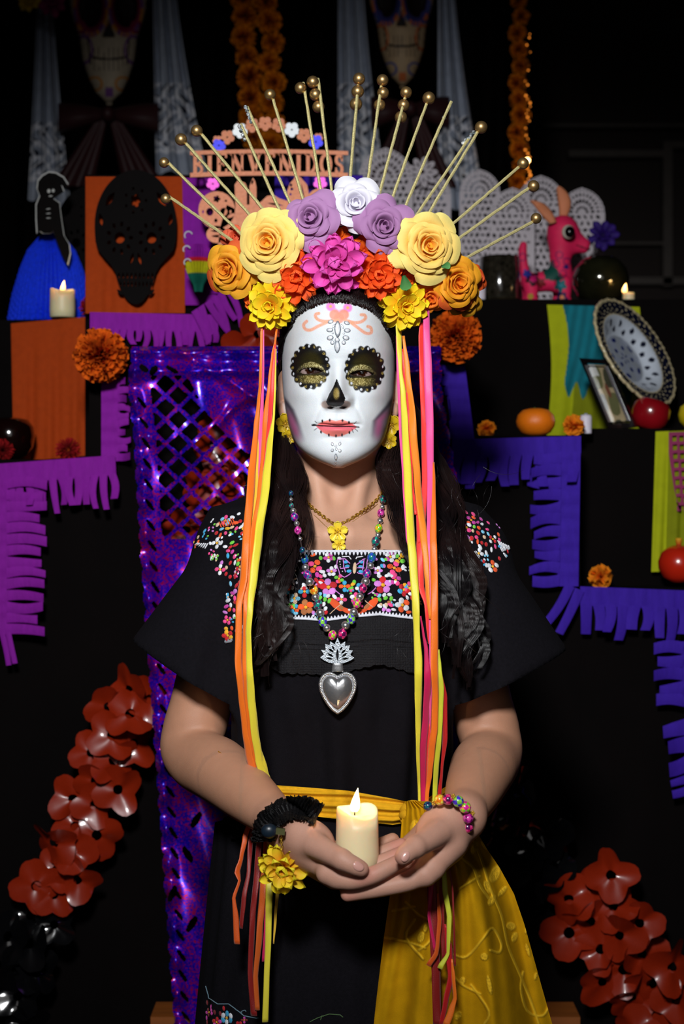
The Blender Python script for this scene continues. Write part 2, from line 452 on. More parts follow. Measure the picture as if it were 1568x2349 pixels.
    # ears
    for sg in (-1, 1):
        e = P(HX + sg * 128, 905, 0.022)
        Fd.ell(e, (0.006, 0.014, 0.027), 0.004, R=np.array(Matrix.Rotation(sg * 0.35, 3, 'Z')))
        Fd.ell(e + Vector((sg * 0.004, -0.003, 0.004)), (0.004, 0.008, 0.014), 0.003, op='s')
        Fd.ell(P(HX + sg * 127, 942, 0.010), (0.0055, 0.006, 0.009), 0.004)
    V, Q = Fd.net()
    return V, Q
def neckparts(Fd):
    Fd.cone(P(776, 985, 0.03), P(776, 1210, 0.045), 0.0455, 0.050, 0.012, 0.03)
    for sg in (-1, 1):
        Fd.cone(P(776 + sg * 80, 960, 0.02), P(776 + sg * 26, 1232, -0.036), 0.006, 0.006, 0.026, 0.03)   # neck muscle
        Fd.cone(P(776 + sg * 28, 1228, -0.050), P(776 + sg * 195, 1236, 0.0), 0.006, 0.010, 0.024, 0.03)  # collar bone
        Fd.cone(P(776 + sg * 40, 1130, 0.045), P(776 + sg * 215, 1275, 0.03), 0.038, 0.036, 0.03, 0.04)    # trapezius
    Fd.ell(P(776, 1350, 0.03), (0.122, 0.088, 0.10), 0.03, 0.04)
HN = dict(W1=P(652, 1893, -0.195), W2=P(1058, 1878, -0.195))
EL1 = P(436, 1712, 0.0); EL2 = P(1128, 1712, 0.0)
SH1 = P(540, 1310, 0.02); SH2 = P(1028, 1310, 0.02)
def armparts(Fd):
    for (A, E, Wr, sg) in ((SH1, EL1, HN['W1'], -1), (SH2, EL2, HN['W2'], 1)):
        hnd = P(706, 1935, -0.215) if sg < 0 else P(1008, 1915, -0.215)
        E2 = E + (Wr - E) * 0.10 + Vector((0, -0.004, -0.006))
        Fd.chain([A, A.lerp(E, 0.5), E.lerp(A, 0.12)], [0.037, 0.037, 0.0345], 0, 0.01, 5)
        Fd.chain([E.lerp(A, 0.14), E + Vector((0, 0, 0.002)), E2, E.lerp(Wr, 0.34), E.lerp(Wr, 0.62), E.lerp(Wr, 0.85), Wr, hnd], [0.0345, 0.0345, 0.0355, 0.0365, 0.0305, 0.0235, 0.0205, 0.018], 0, 0.006, 14)
def handparts(Fd):
    W1, W2 = HN['W1'], HN['W2']
    # her right hand (left in view), palm up, fingers to the right
    L = lambda *a: [P(*p) for p in a]
    Fd.cone(W1, P(700, 1935, -0.220), 0.019, 0.018, 0.02)
    Fd.ell(P(712, 1925, -0.232), (0.026, 0.016, 0.019), 0.012, R=np.array(Matrix.Rotation(0.5, 3, 'Y')))        # thenar
    Fd.cone(P(690, 1950, -0.20), P(768, 2008, -0.225), 0.019, 0.014, 0.012)
    Fd.cone(P(700, 1915, -0.185), P(785, 1975, -0.185), 0.016, 0.011, 0.012)
    Fd.cone(P(705, 1945, -0.215), P(775, 2010, -0.255), 0.017, 0.0125, 0.012)
    Fd.chain(L((752, 2002, -.252), (800, 2018, -.262), (850, 2009, -.266), (890, 1990, -.262), (915, 1976, -.256)), [.0125, .0100, .0090, .0083, .0070], 0.002, 0.004)
    Fd.chain(L((765, 1998, -.228), (815, 2003, -.236), (862, 1986, -.240), (900, 1968, -.238), (928, 1954, -.234)), [.0122, .0102, .0092, .0084, .0070], 0.002, 0.002)
    Fd.chain(L((768, 1990, -.204), (820, 1984, -.210), (865, 1964, -.212), (898, 1948, -.210), (920, 1938, -.207)), [.0118, .0098, .0088, .0080, .0068], 0.002, 0.002)
    Fd.chain(L((765, 1975, -.184), (815, 1965, -.188), (855, 1946, -.189), (880, 1934, -.187), (900, 1924, -.185)), [.0105, .0086, .0078, .0070, .0060], 0.002, 0.002)
    Fd.chain(L((690, 1920, -.222), (731, 1943, -.252), (784, 1972, -.276), (812, 1986, -.279), (827, 1993, -.278)), [.0175, .0125, .0098, .0092, .0078], 0.006, 0.006)
    Fd.ell(P(784, 1971, -.2765), (0.0098, 0.0098, 0.0103), 0.003)
    # her left hand (right in view), palm up, fingers to the left below the other
    Fd.cone(W2, P(1010, 1922, -0.220), 0.019, 0.017, 0.02)
    Fd.ell(P(1012, 1888, -0.222), (0.027, 0.017, 0.019), 0.012, R=np.array(Matrix.Rotation(-0.75, 3, 'Y')))
    Fd.cone(P(1025, 1940, -0.205), P(975, 1995, -0.222), 0.019, 0.014, 0.012)
    Fd.cone(P(1030, 1935, -0.225), P(975, 2005, -0.250), 0.017, 0.0125, 0.012)
    Fd.cone(P(1010, 1910, -0.188), P(945, 1962, -0.190), 0.015, 0.0115, 0.012)
    Fd.cone(P(1000, 1880, -0.19), P(950, 1930, -0.182), 0.012, 0.010, 0.012)
    Fd.chain(L((992, 1990, -.246), (940, 2020, -.252), (876, 2036, -.254), (830, 2045, -.252), (797, 2052, -.250)), [.0125, .0098, .0090, .0082, .0070], 0.002, 0.004)
    Fd.chain(L((985, 1982, -.224), (930, 2015, -.229), (865, 2031, -.230), (822, 2036, -.229), (795, 2041, -.228)), [.0122, .0098, .0090, .0082, .0070], 0.002, 0.002)
    Fd.chain(L((965, 1972, -.202), (920, 2000, -.206), (865, 2016, -.207), (825, 2022, -.206), (800, 2025, -.205)), [.0115, .0096, .0088, .0080, .0068], 0.002, 0.002)
    Fd.chain(L((955, 1955, -.182), (915, 1985, -.184), (875, 2000, -.185), (845, 2005, -.184)), [.0105, .0088, .0080, .0068], 0.002, 0.002)
    Fd.chain(L((1030, 1892, -.222), (988, 1921, -.254), (951, 1944, -.276), (933, 1956, -.284), (924, 1965, -.287)), [.0170, .0125, .0102, .0095, .0082], 0.006, 0.006)
    Fd.ell(P(952, 1943, -.2765), (0.0102, 0.0102, 0.0108), 0.003)
def wrinkle(V, a, b): return V
V1, Q1 = build_head(0.0008)
c1 = V1[Q1].mean(1); keep = (c1[:, 2] > 1.332) & ~((c1[:, 2] < 1.42) & (np.abs(c1[:, 0]) > 0.083))
Q1 = Q1[keep]
Fb = Field((-0.26, -0.16, 0.98), (0.26, 0.14, 1.46), 0.0028); neckparts(Fb); armparts(Fb)
V2, Q2 = Fb.net(); V2 = relax(V2, Q2, 7)
c2 = V2[Q2].mean(1)
lim = lambda c: (c[:, 1] > -0.155)
Q2 = Q2[(c2[:, 2] < 1.336) | (np.abs(c2[:, 0]) > 0.080)]
Fh = Field((-0.12, -0.32, 0.93), (0.165, -0.10, 1.14), 0.0012); armparts(Fh); handparts(Fh)
V3, Q3 = Fh.net(); V3 = relax(V3, Q3, 2)
# forearm section between the torso block and the hand block
Fm = Field((-0.26, -0.25, 0.98), (0.26, 0.0, 1.20), 0.0025); armparts(Fm)
V4, Q4 = Fm.net(); V4 = relax(V4, Q4, 7)
c3 = V3[Q3].mean(1); xa, xb = -0.108, 0.150
Q3 = Q3[(c3[:, 0] > xa) & (c3[:, 0] < xb)]
c4 = V4[Q4].mean(1); inh = (c4[:, 0] > xa) & (c4[:, 0] < xb)
inh = (c4[:, 0] > xa + .003) & (c4[:, 0] < xb - .003)
Q4 = Q4[~inh & (c4[:, 1] < -0.095) & (c4[:, 1] > -0.248)]
c2 = V2[Q2].mean(1); Q2 = Q2[~((c2[:, 1] < -0.10) & (c2[:, 2] < 1.18))]
# ---- make-up and skin colours
def facecols(V):
    u, v = px_of(V); n = len(V)
    skin = np.array(lin('#cc9c82')); col = np.tile(skin, (n, 1))
    front = V[:, 1]
    white = np.array(lin('#dde2e6'))
    su = np.abs(u - HX)
    m = (1 - sstep(-0.005, 0.012, front)) * (1 - sstep(1064, 1072, v))
    jaw = np.interp(v, [900, 930, 960, 1000, 1030, 1050, 1068], [136, 126, 120, 107, 86, 60, 10])
    m = m * (1 - sstep(jaw * 0.99, jaw * 1.04, su) * (v > 925))
    hl = np.interp(u, [640, 655, 680, 715, 745, 800, 840, 870, 895, 912], [820, 762, 722, 697, 688, 690, 700, 726, 765, 830])
    m = m * sstep(hl - 3, hl + 10, v)
    def mix(c, a):
        nonlocal col
        c = np.array(lin(c)) if isinstance(c, str) else np.array(c)
        a = np.clip(a, 0, 1)[:, None]; col = col * (1 - a) + c * a
    mix(white, m)
    mix('#241a18', 1 - sstep(hl - 14, hl + 4, v))          # scalp under the hair
    F1 = (front < -0.02)
    nz = RNG.rand(n)
    # cheek hollows
    for pts, sg in (([(652, 905), (664, 945), (678, 985), (690, 1010)], -1), ([(905, 890), (890, 930), (868, 965), (858, 1000)], 1)):
        d = segd(u, v, pts)
        inner = (u - np.interp(v, [p[1] for p in pts], [p[0] for p in pts])) * (-sg)       # positive towards the mouth
        a = F1 * sstep(895, 925, v) * (1 - sstep(985, 1025, v))
        edge = np.interp(v, [900, 940, 980, 1015], [-2, 14, 16, 12]) if sg < 0 else np.interp(v, [890, 930, 965, 1005], [-2, 8, 16, 10])
        k = 1 - sstep(edge - 3, edge + 8, inner)
        edge = edge - 3
        k = 1 - sstep(edge - 6, edge + 6, inner)
        mix('#5a4a68', a * k * 0.7)
        mix('#2b2836', a * np.exp(-((inner - edge + 6) / 6) ** 2) * (1 - sstep(955, 990, v)) * 0.75)
        mix('#d06aa0', a * k * np.exp(-((inner - edge + 16) / 9) ** 2) * sstep(930, 965, v) * 0.85)
    # eye patches
    for cx, cy, rx, ry, ph, ex, ey in ((711, 841, 45, 52, 0.1, 713, 852), (836, 847, 46, 53, 0.35, 829, 858)):
        du, dv = (u - cx) / rx, (v - cy) / ry
        r = np.hypot(du, dv); th = np.arctan2(dv, du)
        sc = 0.93 + 0.10 * np.abs(np.cos(9 * th + ph))
        a = (1 - sstep(sc - 0.03, sc + 0.03, r)) * F1
        mix('#0c0b0d', a)
        g = (1 - sstep(0.45, 0.82, r)) * F1 * (0.3 + 0.7 * sstep(-.7, .2, du if cx < 770 else -du))
        mix('#3a3512', g * (0.45 + 0.55 * nz))
        # lid gold (above the eye) and under eye gold, fading to black at the outer corner
        eu, ev = u - ex, v - ey; inn = 0.18 + 0.82 * sstep(-30, 6, eu if cx < 770 else -eu)
        lid = np.exp(-((eu + (6 if cx < 770 else -6) * -1) / 30) ** 2) * sstep(-34, -26, ev) * (1 - sstep(-11, -7, ev))
        arc = -21 + 16 * (eu / 30) ** 2
        lidm = sstep(arc - 3, arc + 2, ev) * (1 - sstep(-8 + 7 * (eu / 27) ** 2, -5 + 7 * (eu / 27) ** 2, ev)) * (1 - sstep(26, 36, np.abs(eu))) * inn
        mix('#8a7a3c', F1 * lidm * (0.35 + 0.65 * nz))
        mix('#d8cc90', F1 * lidm * (nz > 0.62) * 0.9)
        und = sstep(8, 11, ev) * (1 - sstep(22, 30, ev)) * (1 - sstep(22, 36, np.abs(eu))) * inn
        mix('#8f7d34', F1 * und * (0.3 + 0.6 * nz)); mix('#d9c988', F1 * und * (nz > 0.75) * 0.8)
        # lid line and lashes
        up = -6.8 * (1 - (eu / 25.5) ** 2) + 0.5; dn = 5.2 * (1 - (eu / 25.5) ** 2)
        mix('#0a0808', F1 * np.exp(-((ev - up + 1.2) / 1.5) ** 2) * (np.abs(eu) < 29))
        mix('#3c2018', F1 * 0.6 * np.exp(-((ev - dn - 0.4) / 1.2) ** 2) * (np.abs(eu) < 25))
        mix('#2a1410', F1 * (ev > up + 0.5) * (ev < dn - 0.5) * (np.abs(eu) < 25))
        k = 0
        while k < 20:
            t = 2 * math.pi * (k + 0.5) / 20 + ph; dx, dy = cx + rx * 0.90 * math.cos(t), cy + ry * 0.90 * math.sin(t)
            d = np.hypot(u - dx, v - dy)
            if k % 2 == 1: mix('#a8924a', F1 * (1 - sstep(1.8, 4.2, d)) * (nz > 0.35))
            k += 1
    # nose, with shadow painted on its wings and underside
    nose = npoly(u, v, [(772, 868), (764, 888), (754, 905), (747, 922), (752, 930), (762, 931), (771, 933), (781, 932), (788, 926), (792, 914), (785, 898), (778, 884)])
    mix('#0b0b0d', F1 * nose); mix('#b19a52', F1 * (1 - sstep(0.5, 1.1, np.hypot((u - 771) / 8, (v - 903) / 15))) * (0.4 + 0.6 * nz))
    mix('#9a7560', F1 * 0.75 * (1 - sstep(0.8, 1.2, np.hypot((np.abs(u - 770) - 22) / 12, (v - 928) / 9))) * (1 - nose))
    mix('#4a3228', F1 * 0.6 * np.exp(-((v - 937) / 5) ** 2) * (1 - sstep(20, 34, np.abs(u - 771))) * (1 - nose))
    mix('#1b0d0c', F1 * (1 - sstep(0.6, 1.0, np.hypot((np.abs(u - 771) - 14) / 9, (v - 935.5) / 3.6))))
    # lips
    top = np.interp(u, [724, 740, 757, 770, 784, 800, 818], [976, 967, 963, 966, 963, 968, 979])
    bot = np.interp(u, [724, 740, 757, 770, 784, 800, 818], [977, 992, 1000, 1002, 1000, 993, 980])
    lip = sstep(top - 1.5, top + 1, v) * (1 - sstep(bot - 1, bot + 1.5, v)) * (u > 724) * (u < 818)
    mix('#ee8074', F1 * lip); mix('#e0607a', F1 * lip * np.exp(-((v - 981) / 8) ** 2) * 0.8)
    mline = np.interp(u, [712, 727, 745, 771, 800, 812, 826], [975, 976, 977, 978, 978, 979, 980])
    mix('#1c0a10', F1 * (1 - sstep(0.8, 2.2, np.abs(v - mline))) * (u > 714) * (u < 824))
    mix('#0c0c10', F1 * (1 - sstep(1.6, 3.6, np.hypot((u - 720) / 2.2, v - 975))))
    for tx, ty in ((739, 966), (756, 964), (785, 965), (800, 969), (736, 991), (754, 998), (770, 1000), (784, 998), (801, 992)):
        mix('#101014', F1 * (1 - sstep(1.5, 2.6, np.hypot(u - tx, (v - ty) / 1.8))))
    for a, b in (((726, 970), (722, 966)), ((727, 982), (720, 987)), ((812, 972), (817, 967)), ((814, 984), (820, 989)), ((807, 984), (810, 993))):
        mix('#2a2a30', F1 * (1 - sstep(0.5, 1.3, segd(u, v, [a, b]))) * 0.8)
    # forehead painting
    for tx, ty in ((758, 703), (797, 706)):
        mix('#f07ad0', F1 * 0.9 * (1 - sstep(8, 13, np.hypot(u - tx, v - ty)))); mix('#e0b050', F1 * 0.9 * (1 - sstep(2.5, 4.5, np.hypot(u - tx, v - ty))))
    mix('#f08ad0', F1 * 0.7 * (1 - sstep(3, 6, segd(u, v, [(764, 708), (775, 716), (790, 712)]))))
    for tx, ty in ((767, 722), (788, 722), (777, 730)): mix('#f98c70', F1 * 0.9 * (1 - sstep(10, 14, np.hypot(u - tx, v - ty))))
    sw = [[(775, 734), (750, 737), (733, 735), (724, 728), (724, 721), (731, 719)], [(755, 737), (730, 748), (712, 757), (700, 755), (696, 745), (703, 737)],
          [(790, 734), (812, 740), (828, 738), (838, 730), (836, 723), (828, 722)], [(800, 737), (818, 750), (838, 764), (851, 763), (850, 752), (843, 749)]]
    for s in sw:
        d = segd(u, v, [(p.x, p.y) for p in catmull([Vector((a, b, 0)) for a, b in s], 5)])
        mix('#f2a184', F1 * 0.85 * (1 - sstep(2.6, 4.6, d))); mix('#d2a060', F1 * 0.6 * (d < 2.5) * (nz > 0.7))
    # knuckle / hand blush
    return col
C1 = facecols(V1)
def skincols(V):
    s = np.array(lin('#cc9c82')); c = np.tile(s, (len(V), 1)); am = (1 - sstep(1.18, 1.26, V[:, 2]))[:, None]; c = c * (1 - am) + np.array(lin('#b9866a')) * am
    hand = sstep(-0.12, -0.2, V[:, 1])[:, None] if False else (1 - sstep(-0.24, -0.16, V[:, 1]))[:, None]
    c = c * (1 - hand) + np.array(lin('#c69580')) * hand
    for p in ((833, 1998, -.27), (917, 1970, -.28), (918, 1974, -.25), (925, 1952, -.23), (795, 2052, -.25), (920, 1938, -.21)):
        q = np.array(P(*p)); d = np.linalg.norm(V - q, axis=1)
        a = (0.55 * (1 - sstep(0.008, 0.02, d)))[:, None]; c = c * (1 - a) + np.array(lin('#cf8878')) * a
    return c
VB = np.concatenate([V1, V2, V3, V4]); o2 = len(V1); o3 = o2 + len(V2); o4 = o3 + len(V3)
QB = np.concatenate([Q1, Q2 + o2, Q3 + o3, Q4 + o4])
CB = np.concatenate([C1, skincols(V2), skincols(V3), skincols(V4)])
used = np.zeros(len(VB), bool); used[QB.ravel()] = True
rm = np.cumsum(used) - 1; VB = VB[used]; CB = CB[used]; QB = rm[QB]
M_skin = vcmat('painted_skin', 0.52, 0.35, sss=0.12, sssr=(0.008, 0.003, 0.0015), bump=0.35, bscale=900, var=0.03, vscale=90)
body = ob('body', mesh(VB, QB, CB), M_skin, person)
BVH_body = BVHTree.FromPolygons([tuple(v) for v in VB], [tuple(int(i) for i in q) for q in QB]) if len(VB) < 2e6 else None
CAMP = Vector((0, CY, CZ))
def hit(bvh, px, py, off=0.0, dflt=None):
    d = (P(px, py, 0.0) - CAMP).normalized()
    loc, nor, _, _ = bvh.ray_cast(CAMP, d)
    if loc is None: return (P(px, py, dflt), Vector((0, -1, 0))) if dflt is not None else (None, None)
    if nor.dot(d) > 0: nor = -nor
    return loc + nor * off, nor
# eyes
def eyeball(px, py):
    fl, _ = hit(BVH_body, px, py, 0.0, -0.075); r = 0.0118; c = P(px, py, fl.y - 0.0030 + r)
    V, Fc = sphereg((0, 0, 0), r, 40, 40)
    V = np.array([tuple(v) for v in V]); d = np.hypot(V[:, 0], V[:, 2]); fr = V[:, 1] < 0
    col = np.tile(lin('#a08a86'), (len(V), 1))
    col[(d < 0.0056) & fr] = lin('#2a1208'); col[(d < 0.0025) & fr] = lin('#050303')
    o = ob('eyeball', mesh(V, Fc, col), M_eye, person, Matrix.Translation(c)); return o
M_eye = vcmat('eyeball', 0.08, 0.6, coat=1.0, var=0.02)
eyeball(712, 851); eyeball(829, 856.5)
# lashes
A = Acc()
for ex, ey in ((713, 852), (829, 858)):
    for k in range(34):
        t = -1 + 2 * k / 33; px = ex + 26 * t; up = -7.5 * (1 - t * t) + 0.5
        q, n = hit(BVH_body, px, ey + up - 1.5, 0.0002, -0.08)
        tip = q + Vector((t * 0.0022 + random.uniform(-.0004, .0004), -0.0035, 0.0022 + 0.0008 * random.random()))
        V, Fc = tubeg([q, q.lerp(tip, .5) + Vector((0, -0.0006, -0.0006)), tip], [0.00028, 0.0002, 0.00005], 4); A.add(V, Fc)
tag(ob('eyelashes', A.mesh(), mat('lash_black', '#0a0808', 0.6), person), kind='stuff')
# face gems
def gem(px, py, rx, ry, rot=0.0, m=M_gem, name='face_gem', parent=person, bvh=BVH_body, th=0.5):
    q, n = hit(bvh, px, py, 0.0, -0.08); s = S(q.y)
    V = []; Fc = []; K = 10
    V.append((0, 0, 1)); 
    for (k_, zz) in ((0.62, 0.85), (1.0, 0.2), (1.0, -0.2)):
        for k in range(K):
            a = 2 * math.pi * k / K; V.append((math.cos(a) * k_, math.sin(a) * k_, zz))
    for k in range(K): Fc.append([0, 1 + k, 1 + (k + 1) % K])
    for r in range(2):
        for k in range(K): Fc.append([1 + r * K + k, 1 + (r + 1) * K + k, 1 + (r + 1) * K + (k + 1) % K, 1 + r * K + (k + 1) % K])
    X = Vector((1, 0, 0)); X = (X - n * X.dot(n)).normalized(); Y = n.cross(X)
    R = Matrix((X, Y, n)).transposed().to_4x4()
    # marquise: pinch along the long axis
    VV = []
    for v in V:
        x, y, z = v; t = abs(y) if ry > rx * 1.25 else 0
        VV.append((x * rx * s * (1 - 0.35 * t * t), y * ry * s, z * th * min(rx, ry) * s))
    gc = [lin('#ffffff')] + [lin('#e8eef6')] * K + [lin('#59626e')] * K + [lin('#3c424c')] * K
    return ob(name, mesh(VV, Fc, gc, False), m, parent, Matrix.Translation(q) @ R @ Matrix.Rotation(rot, 4, 'Z'))
for a in ((774, 755, 8, 20, 0), (758, 738, 7, 4.5, 0.3), (795, 741, 7, 4.5, -0.3), (756, 757, 8, 5, 0), (796, 758, 8, 5, 0), (757, 775, 8, 6, 0.2), (793, 775, 8, 6, -0.2),
          (762, 786, 5, 5, 0), (788, 786, 5, 5, 0), (773, 780, 6, 5, 0), (773, 795, 7, 15, 0), (765, 748, 2.5, 6, -.5), (785, 749, 2.5, 6, .5), (763, 764, 2.5, 2.5, 0), (788, 765, 2.5, 2.5, 0)):
    gem(*a)
for a in ((762, 1019, 3.5, 5, 0.3), (779, 1018, 3.5, 5, -0.3), (770, 1023, 3, 3, 0), (762, 1033, 4, 4, 0), (779, 1034, 4, 4, 0), (771, 1030, 3, 4, 0), (770, 1048, 4, 9, 0), (769, 1060, 2.2, 2.2, 0), (769, 1065, 1.6, 1.6, 0)):
    gem(*a)
M_gemb = M_gem
for cx, cy, rx, ry, ph in ((711, 841, 45, 52, 0.1), (836, 847, 46, 53, 0.35)):
    for k in range(0, 20, 2):
        t = 2 * math.pi * (k + 0.5) / 20 + ph
        gem(cx + rx * 0.9 * math.cos(t), cy + ry * 0.9 * math.sin(t), 3.6, 4.2, 0, M_gemb)
# finger nails
M_nail = mat('finger_nail', '#d9a294', 0.25, coat=0.5, var=0.04)
def nail(px, py, yy, rx, ry, rot):
    q, n = hit(BVH_body, px, py, 0.0, yy); s = S(q.y)
    X = Vector((1, 0, 0)); X = (X - n * X.dot(n)).normalized(); Y = n.cross(X)
    R = Matrix((X, Y, n)).transposed().to_4x4()
    V, Fc = sphereg((0, 0, 0), (rx * s, ry * s, 0.0012), 20, 10)
    V = [Vector((v.x, v.y, v.z - 0.5 * (v.y ** 2) / 0.009)) for v in V]
    ob('fingernail', mesh(V, Fc), M_nail, person, Matrix.Translation(q - n * 0.0002) @ R @ Matrix.Rotation(rot, 4, 'Z'))
nail(822, 1987, -.285, 14, 11, -0.45); nail(930, 1965, -.29, 13, 10.5, 0.95)
# ------------------------------------------------------------------ blouse and skirt
def build_blouse(h=0.003):
    Fd = Field((-0.34, -0.19, 0.96), (0.34, 0.20, 1.44), h)
    X = (Fd.lo[0] + h * np.arange(Fd.n[0])); Y = (Fd.lo[1] + h * np.arange(Fd.n[1])); Z = (Fd.lo[2] + h * np.arange(Fd.n[2]))
    v = 1174.5 + (CZ - Z) / 0.0005
    hw = np.interp(v, [1190, 1260, 1400, 1500, 1600, 1700, 1800, 1860, 2000], [290, 300, 280, 262, 256, 268, 284, 288, 296]) * 0.0005
    fr = np.interp(v, [1150, 1215, 1262, 1330, 1420, 1500, 1600, 1700, 1800, 1860, 2000], [-.02, -.050, -.076, -.098, -.116, -.120, -.114, -.102, -.092, -.088, -.10])
    bk = np.interp(v, [1150, 1262, 1400, 1700, 2000], [.06, .12, .135, .12, .13])
    x = (X + 0.001)[:, None, None]; y = Y[None, :, None]; w3 = hw[None, None, :]; f3 = fr[None, None, :]; b3 = bk[None, None, :]; c3 = 0.025
    th = np.arctan2(x + 0 * y, -(y - c3) + 0 * x)
    vv = v[None, None, :]
    amp = 0.0035 * sstep(1500, 1640, vv) + 0.0008
    fold = amp * (np.sin(th * 13 + vv * 0.004 + 1.0) + 0.6 * np.sin(th * 23 - vv * 0.006))
    dep = np.where(y < c3, c3 - f3, b3 - c3)
    r = ((np.abs(x) / w3) ** 2.5 + (np.abs(y - c3) / dep) ** 2.5) ** (1 / 2.5)
    d = ((r - 1) * np.minimum(w3, dep) - fold).astype(np.float32)
    d = np.maximum(d, ((1168 - vv) * 0.0005).astype(np.float32)); d = np.maximum(d, ((vv - 1905) * 0.0005).astype(np.float32))
    Fd.f[:] = d
    for sg in (-1, 1):
        Fd.cone(P(776 + sg * 40, 1128, 0.045), P(776 + (-232 if sg < 0 else 300), 1272 if sg < 0 else 1278, 0.03), 0.046, 0.048, 0.03, 0.04)
        sl_a = P(572, 1290, 0.02) if sg < 0 else P(1040, 1295, 0.02)
        sl_b = P(392, 1640, -0.005) if sg < 0 else P(1192, 1640, -0.005)
        Fs = Field(Fd.lo, Fd.lo + h * (Fd.n - 1), h)
        Fs.cone(sl_a, sl_b, 0.054, 0.098, 0.0, 0.06)
        # sleeve folds, then cut at the hem plane
        ax = (sl_b - sl_a).normalized()
        p0, p1 = (P(288, 1462, 0), P(512, 1592, 0)) if sg < 0 else (P(1314, 1486, 0), P(1058, 1600, 0))
        e = (p1 - p0).normalized(); nrm = e.cross(Vector((0, 1, 0))).normalized()
        if nrm.z > 0: nrm = -nrm
        rx = X[:, None, None] - p0.x; rz = Z[None, None, :] - p0.z
        pl = (rx * nrm.x + rz * nrm.z)
        along = (rx * e.x + rz * e.z); yy = Y[None, :, None]
        ph = along * 95 + yy * 45
        Fs.f += (0.0035 * np.sin(ph + 1.3) * sstep(-0.16, -0.02, pl)).astype(np.float32)
        Fs.f = np.maximum(Fs.f, pl.astype(np.float32) + 0 * yy.astype(np.float32))
        # outer silhouette plane: shoulder to sleeve tip
        q0, q1 = (P(446, 1238, 0), P(288, 1462, 0)) if sg < 0 else (P(1160, 1245, 0), P(1314, 1486, 0))
        e2 = (q1 - q0).normalized(); n2 = e2.cross(Vector((0, 1, 0))).normalized()
        if n2.x * sg < 0: n2 = -n2
        pl2 = (X[:, None, None] - q0.x) * n2.x + (Z[None, None, :] - q0.z) * n2.z + 0 * yy
        curve = 0.9 * np.maximum(np.abs(yy) - 0.0, 0) ** 2 / 0.08
        A = Fs.f; B = (pl2 + curve).astype(np.float32); k = 0.02; hh = np.maximum(k - np.abs(A - B), 0) / k
        Fs.f = np.maximum(A, B) + hh * hh * k * 0.25
        A = Fd.f; B = Fs.f; k = 0.022; hh = np.maximum(k - np.abs(A - B), 0) / k
        inn = np.abs(X[:, None, None]) + 0 * A
        Fd.f = np.minimum(A, B) - hh * hh * k * 0.25
        if sg < 0: HM = [(p0, nrm)]
        else: HM.append((p0, nrm))
    V, Q = Fd.net(); V = relax(V, Q, 2, 0.6)
    c = V[Q].mean(1); u, vv = px_of(c)
    neck = npoly(u, vv, [(600, 1000), (640, 1195), (650, 1236), (664, 1252), (690, 1260), (760, 1262), (860, 1262), (932, 1262), (948, 1240), (960, 1195), (990, 1000)]) & (c[:, 1] < 0.10)
    kill = neck | (c[:, 2] > P(0, 1178, 0).z + 0.0 * c[:, 0]) & (np.abs(c[:, 0]) < 0.05)
    for p0, nrm in HM:
        pl = (c[:, 0] - p0.x) * nrm.x + (c[:, 2] - p0.z) * nrm.z
        kill |= (pl > -0.0022) & (np.abs(c[:, 0]) > 0.13) & (c[:, 2] < 1.27)
    for p0, nrm in HM:
        pv = (V[:, 0] - p0.x) * nrm.x + (V[:, 2] - p0.z) * nrm.z; mv = (pv > -0.0052) & (np.abs(V[:, 0]) > 0.125) & (V[:, 2] < 1.27)
        dl = np.where(mv, -0.0030 - pv, 0.0); V[:, 0] += dl * nrm.x; V[:, 2] += dl * nrm.z
    kill |= (c[:, 2] < CZ - (1903 - 1174.5) * 0.0005) & (np.abs(c[:, 0]) < 0.14)
    Q = Q[~kill]
    used = np.zeros(len(V), bool); used[Q.ravel()] = True; rm = np.cumsum(used) - 1
    return V[used], rm[Q]
VBl, QBl = build_blouse()
M_blouse = mat('black_cotton', '#0f0d12', 0.9, spec=0.12, var=0.25, vscale=300, bump=0.6, bscale=1200)
blouse = ob('blouse', mesh(VBl, QBl), M_blouse, person)
BVH_bl = BVHTree.FromPolygons([tuple(v) for v in VBl], [tuple(int(i) for i in q) for q in QBl])
# skirt, a loft from the waist to the floor
def skirtpt(t, th):
    z = 1.02 * (1 - t) + 0.02 * t
    a = 0.146 + 0.10 * t; b = 0.115 + 0.12 * t; cy = 0.02 + 0.02 * t
    f = 1 + (0.012 + 0.03 * t) * math.sin(th * 12 + 1) + 0.012 * math.sin(th * 23 + 5 * t)
    return Vector((0.002 + a * f * math.sin(th), cy - b * f * math.cos(th), z))
V = [skirtpt(i / 60, 2 * math.pi * k / 160) for i in range(61) for k in range(160)]
Fc = [[i * 160 + k, i * 160 + (k + 1) % 160, (i + 1) * 160 + (k + 1) % 160, (i + 1) * 160 + k] for i in range(60) for k in range(160)]
skirt = ob('skirt', mesh(V, Fc), M_blouse, person)
BVH_sk = BVHTree.FromPolygons([tuple(v) for v in V], Fc)

